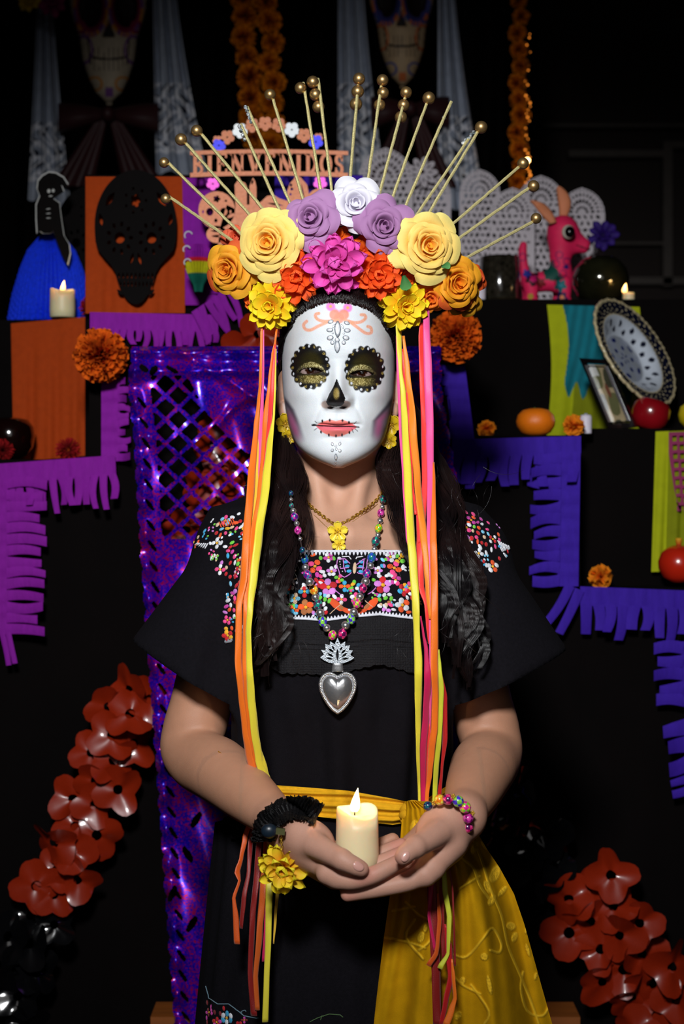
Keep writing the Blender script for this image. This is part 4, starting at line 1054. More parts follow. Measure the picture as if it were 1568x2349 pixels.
# ------------------------------------------------------------------ flower crown
def silkmat(name, thin=0.12, bump=0.3): return vcmat(name, 0.65, 0.3, bump=bump, bscale=500, var=0.05, thin=thin)
M_petal = silkmat('dyed_petal_fabric'); M_foam = vcmat('foam_petal', 0.7, 0.25, bump=0.15, bscale=1500, var=0.03, thin=0.08)
def rosepetal(R, t, phi, cin, cout, rnd, foam):
    nu, nv = 15, 12
    hw = 1.75 - 1.02 * t ** 0.6
    ro = R * (0.10 + 0.90 * t ** 0.85) * (1 + rnd.uniform(-.08, .08)); ri = ro * (0.55 - 0.30 * t)
    zt = R * (0.60 - 0.42 * t ** 1.4); zb = zt - R * (0.50 + 0.1 * t)
    curl = R * (0.03 + (0.30 if foam else 0.22) * t ** 1.5); ph2 = rnd.random() * 6.3; lk = rnd.uniform(.88, 1.12) if t > .4 else 1; skew = rnd.uniform(-.12, .12); pk = rnd.uniform(.7, 1.3); V = []; C = []
    for i in range(nu):
        a = -1 + 2 * i / (nu - 1)
        for j in range(nv):
            s = j / (nv - 1)
            wd = (0.45 + 0.62 * math.sin(min(1, s * 0.95 + 0.12) * math.pi * 0.62)) * (1 - 0.38 * max(0, s - 0.72) / 0.28 * abs(a) ** 1.0)
            ang = phi + a * hw * wd
            edge = 1 + ((0.13 - 0.26 * abs(a - skew) ** 1.3) * pk if foam else (0.05 - 0.16 * abs(a - skew) ** 1.8) * pk) * max(0, s - .4) / .6 * t
            r = (ri + (ro - ri) * s ** 1.25) * edge + R * (0.07 if foam else 0.05) * s ** 7 * t
            z = zb + (zt - zb) * math.sin(s * 1.45) / math.sin(1.45) - curl * s ** 5 - R * 0.10 * abs(a) ** 2.5 * s
            ruf = (0.016 if foam else 0.045) * R * math.sin(a * 4.3 + ph2) * s ** 2 - (0.10 * R * abs(a) ** 1.5 * s ** 3 * t if foam else 0)
            V.append((r * math.cos(ang), r * math.sin(ang), z + ruf))
            k = min(1, max(0, s)) ** 1.5 * (0.35 + 0.65 * t)
            C.append([cin[q] * (1 - k) + cout[q] * k for q in range(3)])
    return mesh(V, gridf(nu, nv), C)
def rose(parent, px, py, y, rpx, cin, cout, tx=0, tz=0, n=26, foam=False, seed=0, red=None, name='rose', label=None):
    rnd = random.Random(seed); R = rpx * S(y)
    M = facing(P(px, py, y), tx, tz, rnd.random() * 6)
    base, bf = sphereg((0, 0, 0.0), (R * 0.34, R * 0.34, R * 0.30), 14, 8)
    r_ = ob(name, mesh(base, bf, [lin(cin)] * len(base)), M_foam if foam else M_petal, parent, M)
    if label: r_['label'] = label
    for i in range(n):
        t = (i / (n - 1)) ** 0.9
        ci, co = lin(cin), lin(cout)
        if red and t > 0.55 and rnd.random() < 0.4: co = lin(red)
        ob('petal', rosepetal(R, t, i * 2.399963 + rnd.uniform(-.2, .2), ci, co, rnd, foam), M_foam if foam else M_petal, r_, M)
    return r_
def spoon(L, Wd, c0, c1, cup=0.3, bend=0.3, nu=9, nv=14, tip=0.75, crease=0.0):
    V = []; C = []
    for i in range(nu):
        a = -1 + 2 * i / (nu - 1)
        for j in range(nv):
            s = 1 - (1 - j / (nv - 1)) ** 1.7; w = Wd * max(0.0, min(1.0, (0.25 + 1.15 * s) if s < 0.6 else 1.0)) * (1 - max(0, (s - 0.62) / 0.38) ** 3.2) ** 0.5 + 0.04 * Wd
            x = L * s * (1 - 0.06 * a * a * s); z = cup * Wd * a * a - bend * L * s * s + crease * Wd * abs(a)
            V.append((x, a * w, z)); k = s ** 1.1
            C.append([c0[q] * (1 - k) + c1[q] * k for q in range(3)])
    return V, gridf(nu, nv), C
def dahlia(parent, px, py, y, rpx, c0, c1, layers, tx=0, tz=0, seed=0, name='dahlia', wd=0.2, mt=None, cup=0.5, bend=0.15, label=None, loc=None, tip=0.75, objs=True):
    rnd = random.Random(seed); R = rpx * S(y); M = facing(loc if loc is not None else P(px, py, y), tx, tz, rnd.random() * 6)
    base, bf = sphereg((0, 0, 0), R * 0.13, 12, 8)
    r_ = ob(name, mesh(base, bf, [lin(c0)] * len(base)), mt or M_petal, parent, M)
    if label: r_['label'] = label
    A_ = Acc()
    for n, L, el in layers:
        for k in range(n):
            g = rnd.uniform(.9, 1.1); V, Fc, C = spoon(R * L * rnd.uniform(.88, 1.06), R * wd * rnd.uniform(.9, 1.15), lin(c0), [min(1, q * g) for q in lin(c1)], cup, bend, tip=tip)
            e = math.radians(el + rnd.uniform(-8, 8)); a = 2 * math.pi * (k + rnd.uniform(-.22, .22) + el * 0.013) / n
            Rm = Matrix.Rotation(a, 3, 'Z') @ Matrix.Rotation(-e, 3, 'Y') @ Matrix.Rotation(rnd.uniform(-.25, .25), 3, 'X')
            V = [Rm @ Vector(v) for v in V]
            if objs: ob('petal', mesh(V, Fc, C), mt or M_petal, r_, M)
            else: A_.add(V, Fc, C)
    if not objs: ob('petals', A_.mesh(), mt or M_petal, r_, M)
    return r_
crown = empty('flower_crown', P(776, 640, -0.03), 'sunburst crown of roses and mums with gold rods worn on her head', 'headdress')
# band hidden under the flowers
band = [P(776 + 180 * math.sin(a), 700 - 120 * math.cos(a) , -0.045 + 0.055 * abs(math.sin(a)) ** 2) for a in np.linspace(-1.5, 1.5, 24)]
V, Fc = tubeg(band, 0.010, 10); ob('headband', mesh(V, Fc), mat('dark_headband', '#1a1413', 0.9), crown)
cy0, cy1 = '#f9b23a', '#f8e69a'
rose(crown, 622, 558, -0.075, 84, '#fbb030', '#fff090', 0.05, -0.25, 27, seed=3, name='yellow_rose', label='large pale yellow rose left of the mauve rose')
rose(crown, 975, 566, -0.075, 82, '#fbb030', '#fff090', 0.05, 0.28, 27, seed=5, name='yellow_rose', label='large pale yellow rose right of the mauve rose')
rose(crown, 815, 474, -0.070, 74, '#dcd8e6', '#f2f1f8', -0.18, 0.02, 17, True, seed=8, name='white_rose', label='white foam rose at the top')
rose(crown, 714, 504, -0.078, 70, '#a673a4', '#b98abb', -0.1, -0.15, 17, True, seed=11, name='mauve_rose', label='mauve foam rose left of the white one')
rose(crown, 878, 523, -0.082, 73, '#9c6a98', '#b585b6', -0.05, 0.1, 17, True, seed=14, name='mauve_rose', label='mauve foam rose right of the white one')
rose(crown, 531, 618, -0.045, 68, '#e8861c', '#f0b32c', 0.15, -0.5, 24, seed=21, red='#d8502a', name='golden_rose', label='golden rose at the left end')
rose(crown, 1038, 648, -0.045, 72, '#ee8a1a', '#f3ae24', 0.15, 0.45, 26, seed=24, red='#d8502a', name='golden_rose', label='golden rose at the right end')
rose(crown, 545, 545, -0.02, 40, '#d85a38', '#e86a48', -0.2, -0.4, 10, seed=31, name='coral_bud', label='coral bud behind the left yellow rose')
rose(crown, 1085, 640, -0.015, 40, '#c8401c', '#e05a20', -0.1, 0.6, 10, seed=33, name='coral_bud', label='red bud behind the right golden rose')
rose(crown, 1068, 690, -0.02, 44, '#a86a14', '#c8961c', 0.4, 0.5, 10, seed=35, name='golden_bud', label='olive gold bud under the right golden rose')
rose(crown, 985, 682, -0.05, 42, '#e86a18', '#f09020', 0.5, 0.1, 12, seed=37, name='orange_bud', label='orange bud under the right yellow rose')
DL = [(5, .45, 72), (9, .75, 50), (12, .95, 26), (11, 1.0, 4)]
dahlia(crown, 768, 606, -0.086, 78, '#c01878', '#ea5cc0', [(5, .5, 75), (7, .8, 48), (9, 1.0, 22), (8, 1.0, 0)], 0.1, 0, seed=41, name='magenta_dahlia', wd=.21, cup=0.75, tip=.8)
dahlia(crown, 682, 634, -0.070, 66, '#e83a0c', '#f8601c', [(6, .5, 70), (8, .8, 45), (10, 1.0, 20), (9, 1.0, -5)], 0.2, -0.15, seed=42, name='orange_dahlia', wd=.24, label='orange dahlia on the left')
dahlia(crown, 866, 630, -0.074, 62, '#e83a0c', '#f8601c', [(6, .5, 70), (9, .8, 45), (11, 1.0, 20), (9, 1.05, -5)], 0.2, 0.12, seed=43, name='orange_dahlia', wd=.22, label='orange dahlia on the right')
dahlia(crown, 622, 700, -0.058, 62, '#f08a14', '#f8e41c', [(6, .5, 72), (10, .8, 46), (12, 1.0, 20), (12, 1.05, -6)], 0.25, -0.3, seed=44, name='yellow_mum', wd=.19, cup=.25, label='yellow mum at the left temple')
dahlia(crown, 928, 702, -0.058, 60, '#f08a14', '#f8e41c', [(6, .5, 72), (10, .8, 46), (12, 1.0, 20), (12, 1.05, -6)], 0.25, 0.3, seed=45, name='yellow_mum', wd=.19, cup=.25, label='yellow mum at the right temple')
for (u, v, r, y) in ((748, 552, 40, -.06), (835, 575, 40, -.06), (700, 575, 38, -.055), (905, 600, 38, -.055), (585, 650, 40, -.04), (770, 550, 42, -.055), (660, 590, 36, -.05), (925, 640, 36, -.05), (590, 690, 34, -.035), (965, 690, 34, -.035), (660, 660, 34, -.055)):
    dahlia(crown, u, v, y, r, '#d04010', '#f07018', [(7, .8, 40), (9, 1.0, 10)], seed=int(u), name='filler_blossom', wd=.25, objs=False)
def leaf(u, v, y, L, rot, tz=0):
    V, Fc, C = spoon(L * S(y), L * 0.36 * S(y), lin('#2f6a34'), lin('#5a9a52'), 0.3, 0.15)
    ob('leaf', mesh(V, Fc, C), M_petal, crown, facing(P(u, v, y), 0.1, tz, rot))
leaf(925, 632, -.092, 36, -1.35); leaf(1012, 612, -.085, 22, 0.2)
# gold rods with beads
pearl_me = mesh(*sphereg((0, 0, 0), 1.0, 32, 20))
pearl_me.materials.append(M_pearl)
def rod(base, tip, pearls=(), gems=(), w=3.6):
    y0, y1 = -0.035, 0.012
    a = P(base[0], base[1], y0); b = P(tip[0], tip[1], y1); e = a - (b - a).normalized() * 0.03
    n = 22; pts = []
    d = (b - e)
    for i in range(n + 1):
        q = e + d * (i / n); q += Vector((random.uniform(-1, 1), 0, random.uniform(-1, 1))) * 0.00022; pts.append(q)
    V, Fc = tubeg(pts, [w * S(0) * (1.0 + random.uniform(-.08, .08)) for _ in pts], 6)
    r_ = ob('gold_rod', mesh(V, Fc, smooth=False), M_goldrod, crown)
    for p in pearls:
        ob('bead', pearl_me, None, r_, Matrix.Translation(P(p[0], p[1], y1 - 0.004)) @ Matrix.Scale(p[2] * S(y1), 4))
    for k, p in enumerate(gems):
        V, Fc = sphereg((0, 0, 0), 1.0, 7, 4); m_ = mesh(V, Fc, [lin(random.choice(('#f0f6fa', '#8a949a', '#3a4442'))) for _ in V], False)
        ob('rhinestone', m_, M_gem, r_, Matrix.Translation(P(p[0], p[1], y1 - 0.004)) @ Matrix.Rotation(k, 4, 'X') @ Matrix.Scale(5.2 * S(y1), 4))
def gl(a, b, n): return [(a[0] + (b[0] - a[0]) * i / (n - 1), a[1] + (b[1] - a[1]) * i / (n - 1)) for i in range(n)]
rod((515, 540), (386, 450), [(380, 456, 12)])
rod((527, 512), (380, 368), [(376, 373, 12)])
rod((570, 490), (420, 322), [(415, 320, 14)])
rod((605, 482), (457, 302), [(451, 300, 13.5)])
rod((640, 480), (552, 285), (), gl((549, 290), (561, 320), 4))
rod((666, 468), (566, 245), (), gl((563, 246), (576, 279), 5))
rod((693, 452), (622, 215), [(619, 217, 13)])
rod((737, 447), (695, 190), [(689, 202, 13.5)])
rod((761, 442), (729, 180), [(717, 188, 14), (723, 217, 14), (730, 245, 14)])
rod((802, 415), (822, 180), [(823, 181, 14), (820, 210, 14.5), (816, 239, 14.5)])
rod((842, 422), (876, 182), [(877, 184, 13.5), (878, 213, 13.5), (870, 241, 13.5)])
rod((868, 450), (934, 202), [(931, 212, 13.5), (925, 241, 13.5), (919, 269, 14)])
rod((896, 462), (985, 218), [(983, 225, 14.5)])
rod((928, 475), (1034, 233), (), [(1018, 270)])
rod((950, 500), (1086, 302), (), gl((1062, 328), (1086, 304), 5))
rod((978, 497), (1106, 284), [(1103, 292, 14.5)])
rod((1040, 512), (1202, 372), [(1199, 375, 13.5)])
rod((1043, 553), (1228, 420), [(1223, 427, 13.5)])
rod((1090, 580), (1232, 503), [(1229, 501, 12.5)])

# ------------------------------------------------------------------ ribbons hanging from the crown
RC = dict(o='#ff7a14', O='#ff9020', y='#f2e33c', Y='#f6c838', p='#ff5aa4', c='#ff3e38', r='#c8141a', m='#d4145a', R='#8e1410', k='#d86018', l='#dce038', b='#e25a10')
RM = {}
def ribmat(c):
    if c not in RM:
        RM[c] = mat('satin_ribbon_' + {'o': 'orange', 'O': 'amber', 'y': 'lemon', 'Y': 'gold', 'p': 'pink', 'c': 'coral', 'r': 'red', 'm': 'magenta', 'R': 'crimson', 'k': 'rust', 'l': 'lime', 'b': 'burnt'}[c], RC[c], 0.42, spec=0.5, var=0.04, bump=0.25, bscale=1500, sheen=0.3, thin=0.12)
    return RM[c]
def yr(v): return float(np.interp(v, [700, 760, 900, 1000, 1150, 1250, 1400, 1550, 1700, 1800, 1880, 2050, 2400], [-.045, -.042, -.055, -.075, -.115, -.140, -.158, -.158, -.132, -.108, -.105, -.135, -.15]))
def yrr(u, v):
    return yr(v) if u < 850 or v < 1850 else float(np.interp(v, [1850, 1880, 1960, 2400], [-.106, -.140, -.182, -.200]))
def ribbon(c, pts, lay=0, twist=0.5, tip=True):
    """pts [(px,py,width_px)...]"""
    rnd = random.Random(int(pts[0][0] * 7 + pts[-1][1])); P3 = []; Wd = []
    for i in range(len(pts) - 1):
        (a, b, w0), (c_, d_, w1) = pts[i], pts[i + 1]; m = max(2, int(math.hypot(c_ - a, d_ - b) / 9))
        for k in range(m):
            t = k / m; ts = t * t * (3 - 2 * t)
            P3.append((a + (c_ - a) * (0.5 * t + 0.5 * ts), b + (d_ - b) * t)); Wd.append(w0 + (w1 - w0) * ts)
    P3.append(pts[-1][:2]); Wd.append(pts[-1][2])
    V = []; ph = rnd.random() * 6; n = len(P3); K = 5
    for i, ((u, v), w) in enumerate(zip(P3, Wd)):
        q = P(u, v, yrr(u, v) - lay * 0.0022)
        if i < n - 1: d = Vector((P3[i + 1][0] - u, 0, -(P3[i + 1][1] - v)))
        d.normalize(); side = Vector((-d.z, 0, d.x)) * -1
        if side.x < 0: side = -side
        tw = twist * math.sin(v / 70 + ph) + 0.35 * twist * math.sin(v / 23 + ph * 2)
        s = w * S(q.y) / 2
        for k in range(K):
            a = -1 + 2 * k / (K - 1)
            V.append(q + side * s * a + Vector((0, 1, 0)) * (math.sin(tw) * s * a * 1.0 + 0.10 * s * a * a))
    o = ob('ribbon', mesh(V, gridf(n, K)), ribmat(c), crown)
    md = o.modifiers.new('thick', 'SOLIDIFY'); md.thickness = 0.0004
    return o
ribbon('o', [(600, 744, 5), (597, 873, 6), (592, 930, 8), (587, 976, 11), (576, 1104, 17), (565, 1231, 18), (559, 1320, 18), (548, 1388, 15), (546, 1515, 15), (553, 1592, 14), (561, 1668, 14), (570, 1730, 17), (580, 1771, 18), (592, 1815, 14)], 3)
ribbon('o', [(634, 755, 5), (631, 785, 4), (627, 810, 9), (621, 873, 13), (609, 976, 16), (604, 1052, 14), (596, 1129, 13), (580, 1231, 13), (570, 1320, 13), (563, 1388, 11), (560, 1515, 11), (564, 1592, 11), (573, 1668, 10), (590, 1771, 15), (604, 1815, 12)], 2)
ribbon('y', [(633, 800, 2), (631, 880, 4), (628, 950, 5), (617, 1027, 15), (610, 1104, 19), (593, 1231, 18), (582, 1320, 18), (574, 1388, 14), (569, 1450, 13), (571, 1515, 14), (575, 1592, 18), (583, 1668, 17), (594, 1745, 17), (624, 1822, 17)], 4)
ribbon('p', [(603, 748, 5), (603, 848, 6), (600, 950, 8), (596, 1027, 11), (591, 1100, 6), (586, 1180, 4)], 1)
ribbon('c', [(631, 790, 4), (625, 873, 9), (619, 950, 11), (613, 1010, 8), (604, 1080, 4)], 3)
ribbon('Y', [(598, 760, 3), (596, 900, 6), (594, 1000, 6), (588, 1104, 8), (578, 1231, 8), (570, 1330, 5)], 1)
ribbon('y', [(589, 1690, 4), (609, 1770, 11), (632, 1822, 9)], 3)
ribbon('p', [(977, 700, 15), (978, 760, 16), (981, 848, 19), (985, 975, 18), (987, 1103, 15), (983, 1231, 10), (984, 1320, 7), (986, 1388, 7), (988, 1567, 6), (985, 1694, 4)], 2, 0.2)
ribbon('c', [(966, 740, 8), (966, 771, 13), (967, 848, 12), (971, 975, 11), (974, 1103, 13), (970, 1180, 14), (965, 1245, 12)], 1)
ribbon('c', [(957, 1150, 8), (962, 1231, 13), (962, 1260, 15), (966, 1347, 13), (978, 1388, 10), (981, 1430, 9), (984, 1477, 5)], 1)
ribbon('y', [(914, 742, 14), (915, 790, 12), (918, 848, 8), (924, 899, 12), (928, 975, 15), (935, 1103, 18), (942, 1231, 18), (947, 1290, 19), (953, 1388, 17), (955, 1446, 14), (959, 1515, 18), (959, 1592, 17), (959, 1643, 14), (958, 1720, 9), (961, 1822, 6), (962, 1870, 5)], 4, 0.35)
ribbon('p', [(910, 770, 5), (912, 850, 6), (917, 975, 6), (925, 1103, 5), (932, 1231, 4), (950, 1300, 5)], 2)
ribbon('c', [(922, 800, 6), (930, 900, 9), (938, 975, 7), (945, 1103, 5), (953, 1180, 6)], 2)
ribbon('O', [(925, 770, 6), (934, 848, 12), (946, 975, 17), (957, 1103, 16), (971, 1231, 16), (977, 1290, 13), (980, 1362, 9), (986, 1420, 6)], 3)
ribbon('o', [(994, 1060, 4), (995, 1103, 7), (993, 1231, 15), (994, 1260, 16), (996, 1388, 17), (996, 1515, 18), (998, 1592, 15), (996, 1668, 15), (989, 1720, 15), (985, 1771, 12), (979, 1822, 9), (978, 1865, 8)], 4, 0.35)
ribbon('l', [(1006, 1490, 3), (1008, 1530, 8), (1011, 1579, 13), (1009, 1643, 12), (1005, 1700, 13), (1000, 1760, 12), (997, 1822, 11), (996, 1862, 9)], 3)
ribbon('m', [(964, 1413, 3), (970, 1450, 5), (977, 1490, 9), (981, 1567, 17), (977, 1643, 16), (970, 1720, 15), (968, 1822, 14), (967, 1885, 12)], 3)
ribbon('c', [(984, 1660, 4), (981, 1720, 11), (976, 1800, 12), (975, 1860, 10)], 2)
ribbon('r', [(1010, 1540, 6), (1020, 1600, 10), (1020, 1694, 11), (1013, 1766, 6), (1008, 1822, 9), (1004, 1860, 7)], 2)
# lower ends behind and below the arms
ribbon('b', [(592, 1812, 10), (572, 1885, 11), (562, 1920, 12), (553, 1970, 9), (544, 2000, 13), (549, 2020, 6), (536, 2060, 8), (541, 2110, 13), (543, 2166, 14)], 2)
ribbon('R', [(585, 1850, 8), (573, 1950, 11), (570, 2000, 9), (559, 2060, 11), (552, 2130, 9)], 1)
ribbon('R', [(600, 1820, 10), (595, 1913, 14), (590, 1990, 14), (579, 2102, 13), (574, 2230, 12), (582, 2331, 15)], 1)
ribbon('k', [(610, 1830, 10), (608, 1960, 12), (603, 2027, 15), (595, 2145, 14), (586, 2240, 11), (590, 2318, 11)], 2)
ribbon('y', [(625, 1830, 12), (618, 1960, 14), (617, 2035, 16), (615, 2145, 14), (611, 2250, 13), (608, 2345, 14)], 3, 0.3)
ribbon('Y', [(634, 1840, 8), (637, 1990, 9), (636, 2043, 8), (631, 2110, 6), (627, 2165, 3)], 2)
ribbon('m', [(612, 2040, 5), (609, 2120, 7), (604, 2206, 7)], 0)
ribbon('R', [(968, 1890, 12), (985, 1960, 20), (990, 2040, 22), (996, 2145, 22), (1000, 2250, 20), (1002, 2352, 19)], 1, .3)
ribbon('m', [(975, 1900, 8), (990, 2000, 14), (984, 2100, 8), (997, 2180, 7)], 2)
ribbon('b', [(1004, 2050, 5), (1008, 2110, 10), (1003, 2170, 9), (1000, 2188, 11), (982, 2216, 12)], 4)
ribbon('l', [(1004, 1900, 7), (1017, 1976, 9), (1020, 2040, 12), (1030, 2103, 11), (1027, 2187, 7), (1008, 2222, 12)], 4)
ribbon('r', [(1020, 2120, 5), (1029, 2178, 16), (1034, 2240, 14), (1022, 2300, 13), (1012, 2352, 12)], 3)
ribbon('o', [(1036, 2200, 4), (1039, 2240, 8), (1043, 2290, 8), (1034, 2320, 14), (1022, 2354, 16)], 5)
ribbon('R', [(1030, 1980, 3), (1038, 2050, 4), (1041, 2130, 4), (1043, 2216, 5)], 5)
ribbon('R', [(1008, 1900, 6), (1012, 2000, 9), (1012, 2100, 12), (1018, 2200, 10)], 1)
# ------------------------------------------------------------------ necklaces, earrings, bracelets, candle in her hands
def beadmesh(cols, nseg=14, nr=8, seed=0):
    V, Fc = sphereg((0, 0, 0), 1.0, nseg, nr); me = mesh(V, Fc)
    a = me.color_attributes.new('Col', 'FLOAT_COLOR', 'CORNER'); rnd = random.Random(seed)
    for p in me.polygons:
        i, k = p.index // nseg, p.index % nseg
        c = lin(cols[((i + k) % 2) + (1 if (k // 2 + i // 2) % 2 and len(cols) > 2 else 0)]); g = rnd.uniform(.75, 1.15)
        for l in p.loop_indices: a.data[l].color = (*[min(1, q * g) for q in c], 1)
    me.materials.append(M_bead); return me
M_bead = vcmat('lacquered_woven_bead', 0.2, 0.6, coat=0.6, var=0.05)
BC = [('#e8289a', '#5a1e8a', '#1e8a9a'), ('#1e8a96', '#2a50c0', '#0e6a70'), ('#6ac83a', '#e8289a', '#e8d03a'), ('#f0c020', '#f08020', '#f8e060'), ('#d8186a', '#5a1450', '#f05090'), ('#0e7a72', '#5a3050', '#16a090'), ('#3a2ac0', '#8ad848', '#5a40d0'), ('#b01a8a', '#e850b0', '#701458'), ('#e8d820', '#6ac83a', '#f0a020'), ('#102a5a', '#0e5a6a', '#301a5a')]
BM = [beadmesh(c, seed=i) for i, c in enumerate(BC)]
silver_me = mesh(*sphereg((0, 0, 0), 1.0, 20, 14)); silver_me.materials.append(M_silver)
def chestpt(u, v, off):
    q, n = hit(BVH_bl, u, v, 0.0); q2, n2 = hit(BVH_body, u, v, 0.0)
    ys = [x.y for x in (q, q2) if x is not None and x.y < 0.05]
    return P(u, v, (min(ys) if ys else 0.0) - off)
nk = empty('bead_necklace', P(776, 1300, -0.12), 'long necklace of woven coloured beads and silver balls with heart pendant', 'necklace')
path = [((884, 1100, 7), 's'), ((883, 1114, 9), 9), ((884, 1127, 5), 's'), ((878, 1145, 9), 5), ((876, 1163, 6), 's'), ((873, 1177, 9), 7), ((871, 1195, 7.5), 's'), ((868, 1212, 9.5), 8), ((866, 1228, 7), 's'), ((861, 1242, 10.5), 5), ((858, 1260, 7.5), 's'), ((852, 1279, 11), 1), ((849, 1298, 8.5), 's'), ((841, 1316, 10.5), 0),
        ((838, 1334, 10), 's'), ((832, 1350, 10), 4), ((825, 1369, 9), 's'), ((818, 1384, 10.5), 2), ((811, 1404, 9.5), 's'), ((805, 1421, 10.5), 6), ((792, 1435, 10), 's'), ((785, 1454, 11), 4),
        ((762, 1457, 10.5), 2), ((749, 1441, 9), 's'), ((740, 1426, 11), 6), ((734, 1406, 10), 's'), ((729, 1387, 11), 5), ((723, 1370, 9), 's'), ((719, 1353, 11), 3), ((710, 1335, 9.5), 's'), ((705, 1319, 10.5), 0), ((700, 1302, 8.5), 's'), ((699, 1284, 9), 1),
        ((693, 1262, 7), 9), ((688, 1236, 5), 's'), ((683, 1217, 9), 7), ((680, 1201, 6.5), 's'), ((675, 1186, 9.5), 0), ((672, 1172, 7), 's'), ((668, 1160, 6), 5), ((667, 1146, 5), 's'), ((667, 1132, 6), 9)]
strp = []
for (u, v, r), k in path:
    q = chestpt(u, v, r * 0.00047 + 0.0115 * (1 if 1270 < v else 0.35) + (0.016 if u < 715 and v > 1150 else 0)); strp.append(q)
    sc = r * S(q.y)
    if u < 715 and v < 1275: q = P(u, v, min(q.y, float(np.interp(v, [1130, 1200, 1275], [-.078, -.112, -.132])))); strp[-1] = q
    if k == 's': ob('silver_bead', silver_me, None, nk, Matrix.Translation(q) @ Matrix.Scale(sc, 4))
    else: ob('woven_bead', BM[k], None, nk, Matrix.Translation(q) @ Matrix.Rotation(random.uniform(-.4, .4), 4, 'Y') @ Matrix.Rotation(random.random() * 3, 4, 'Z') @ Matrix.Diagonal((sc * 0.96, sc * 0.96, sc * 1.12, 1)))
V, Fc = tubeg(strp, 0.0009, 5); ob('string', mesh(V, Fc), mat('bead_string', '#2a1a1a', 0.8), nk)
# heart pendant with flame plate
yp = chestpt(774, 1588, 0).y - 0.012
# flame plate (11 points, 9 slots); coordinates from the photo
fx = lambda zx: 700 + zx / 10.45; fy = lambda zy: 1460 + zy / 10.45
outer = [(fx(a), fy(b)) for a, b in ((770, 30), (840, 190), (955, 120), (950, 230), (1065, 210), (1040, 330), (1140, 330), (1075, 440), (1170, 510), (1090, 570), (1000, 610), (900, 640), (760, 645), (620, 640), (520, 610), (430, 560), (355, 495), (445, 430), (375, 320), (490, 325), (475, 175), (585, 210), (600, 115), (700, 190))]
def lens(a, b, w, n=7):
    ax, ay = a; bx, by = b; L = math.hypot(bx - ax, by - ay); nx, ny = -(by - ay) / L, (bx - ax) / L
    up = [(ax + (bx - ax) * i / n + nx * w * math.sin(math.pi * i / n), ay + (by - ay) * i / n + ny * w * math.sin(math.pi * i / n)) for i in range(n)]
    dn = [(bx + (ax - bx) * i / n - nx * w * math.sin(math.pi * i / n), by + (ay - by) * i / n - ny * w * math.sin(math.pi * i / n)) for i in range(n)]
    return up + dn
holes = [lens((fx(a), fy(b)), (fx(c), fy(d)), w) for a, b, c, d, w in ((768, 290, 768, 590, 3.2), (640, 215, 700, 335, 2.2), (890, 240, 830, 335, 2.2), (545, 285, 685, 380, 2.6), (975, 305, 855, 415, 2.6), (520, 395, 680, 495, 2.6), (1010, 395, 860, 490, 2.6), (480, 505, 670, 550, 2.2), (1045, 515, 860, 550, 2.2))] + [ell(fx(768), fy(150), 1.7, 1.7, 10)]
M_matte = mat('brushed_silver', '#b4bcc4', 0.38, 1.0, bump=0.4, bscale=900)
ob('flame_plate', cut2d([outer] + holes, yp, 0.0012), M_matte, nk)
V, Fc = lathe([(0.0, 0), (1.0, 0), (1.05, .12), (0.98, .25), (1.05, .4), (0.95, .5), (.98, .62), (0.9, .8), (0.88, 1), (0, 1)], 20)
ob('pendant_neck', mesh(V, Fc), M_silver, nk, Matrix.Translation(P(774, 1541, yp)) @ Matrix.Diagonal((13.2 * S(yp), 3.5 * S(yp), 19 * S(yp), 1)))
def heartp(t, s=1.0):      # heart outline in px around (774,1588)
    t = t % (2 * math.pi); k = t / math.pi if t <= math.pi else 2 - t / math.pi; sg = 1 if t <= math.pi else -1
    xs = np.interp(k, [0, .05, .12, .2, .3, .4, .5, .62, .75, .88, 1], [0, 9, 20, 31, 40.5, 44, 42, 34, 24, 12, 0])
    ys = np.interp(k, [0, .05, .12, .2, .3, .4, .5, .62, .75, .88, 1], [-38, -44, -47.5, -44, -34, -20, -4, 14, 30, 43, 51])
    return sg * xs * s, ys * s
hp = [heartp(2 * math.pi * i / 96) for i in range(96)]
hp = [((hp[i - 1][0] + 2 * hp[i][0] + hp[(i + 1) % 96][0]) / 4, (hp[i - 1][1] + 2 * hp[i][1] + hp[(i + 1) % 96][1]) / 4) for i in range(96)]
V = []; rings = 14
for j in range(rings + 1):
    s = 1 - j / rings; hgt = 15 * (1 - s ** 2.4) ** 0.6
    for (x, yv) in hp: V.append(P(774 + x * s * 0.84, 1588 + (yv * s) * 0.86 - 1 * (1 - s), yp - 0.001 - hgt * S(yp)))
Fc = [[j * 96 + k, j * 96 + (k + 1) % 96, (j + 1) * 96 + (k + 1) % 96, (j + 1) * 96 + k] for j in range(rings) for k in range(96)]
ob('heart', mesh(V, Fc), M_silver, nk)
pl = [P(774 + x, 1588 + yv, yp) for x, yv in hp]
V, Fc = [], []
ob('heart_rim', cut2d([[(774 + x, 1588 + yv) for x, yv in hp]], yp + 0.0006, 0.0016), M_silver, nk)
A = Acc()
for st in range(3):        # twisted rope border
    pts = []
    for i in range(480):
        f = i / 480 * 96; i0 = int(f) % 96; i1 = (i0 + 1) % 96; w = f - int(f); q = pl[i0].lerp(pl[i1], w); c = P(774, 1585, yp); d = (q - c).normalized()
        a = i / 480 * 2 * math.pi * 26 + st * 2.094; q = q - d * 0.0018
        pts.append(q + d * math.cos(a) * 0.0011 + Vector((0, -0.0011 * math.sin(a) - 0.0008, 0)))
    pts.append(pts[0]); V, Fc = tubeg(pts, 0.0010, 6, False); A.add(V, Fc)
ob('rope_border', A.mesh(), M_silver, nk)
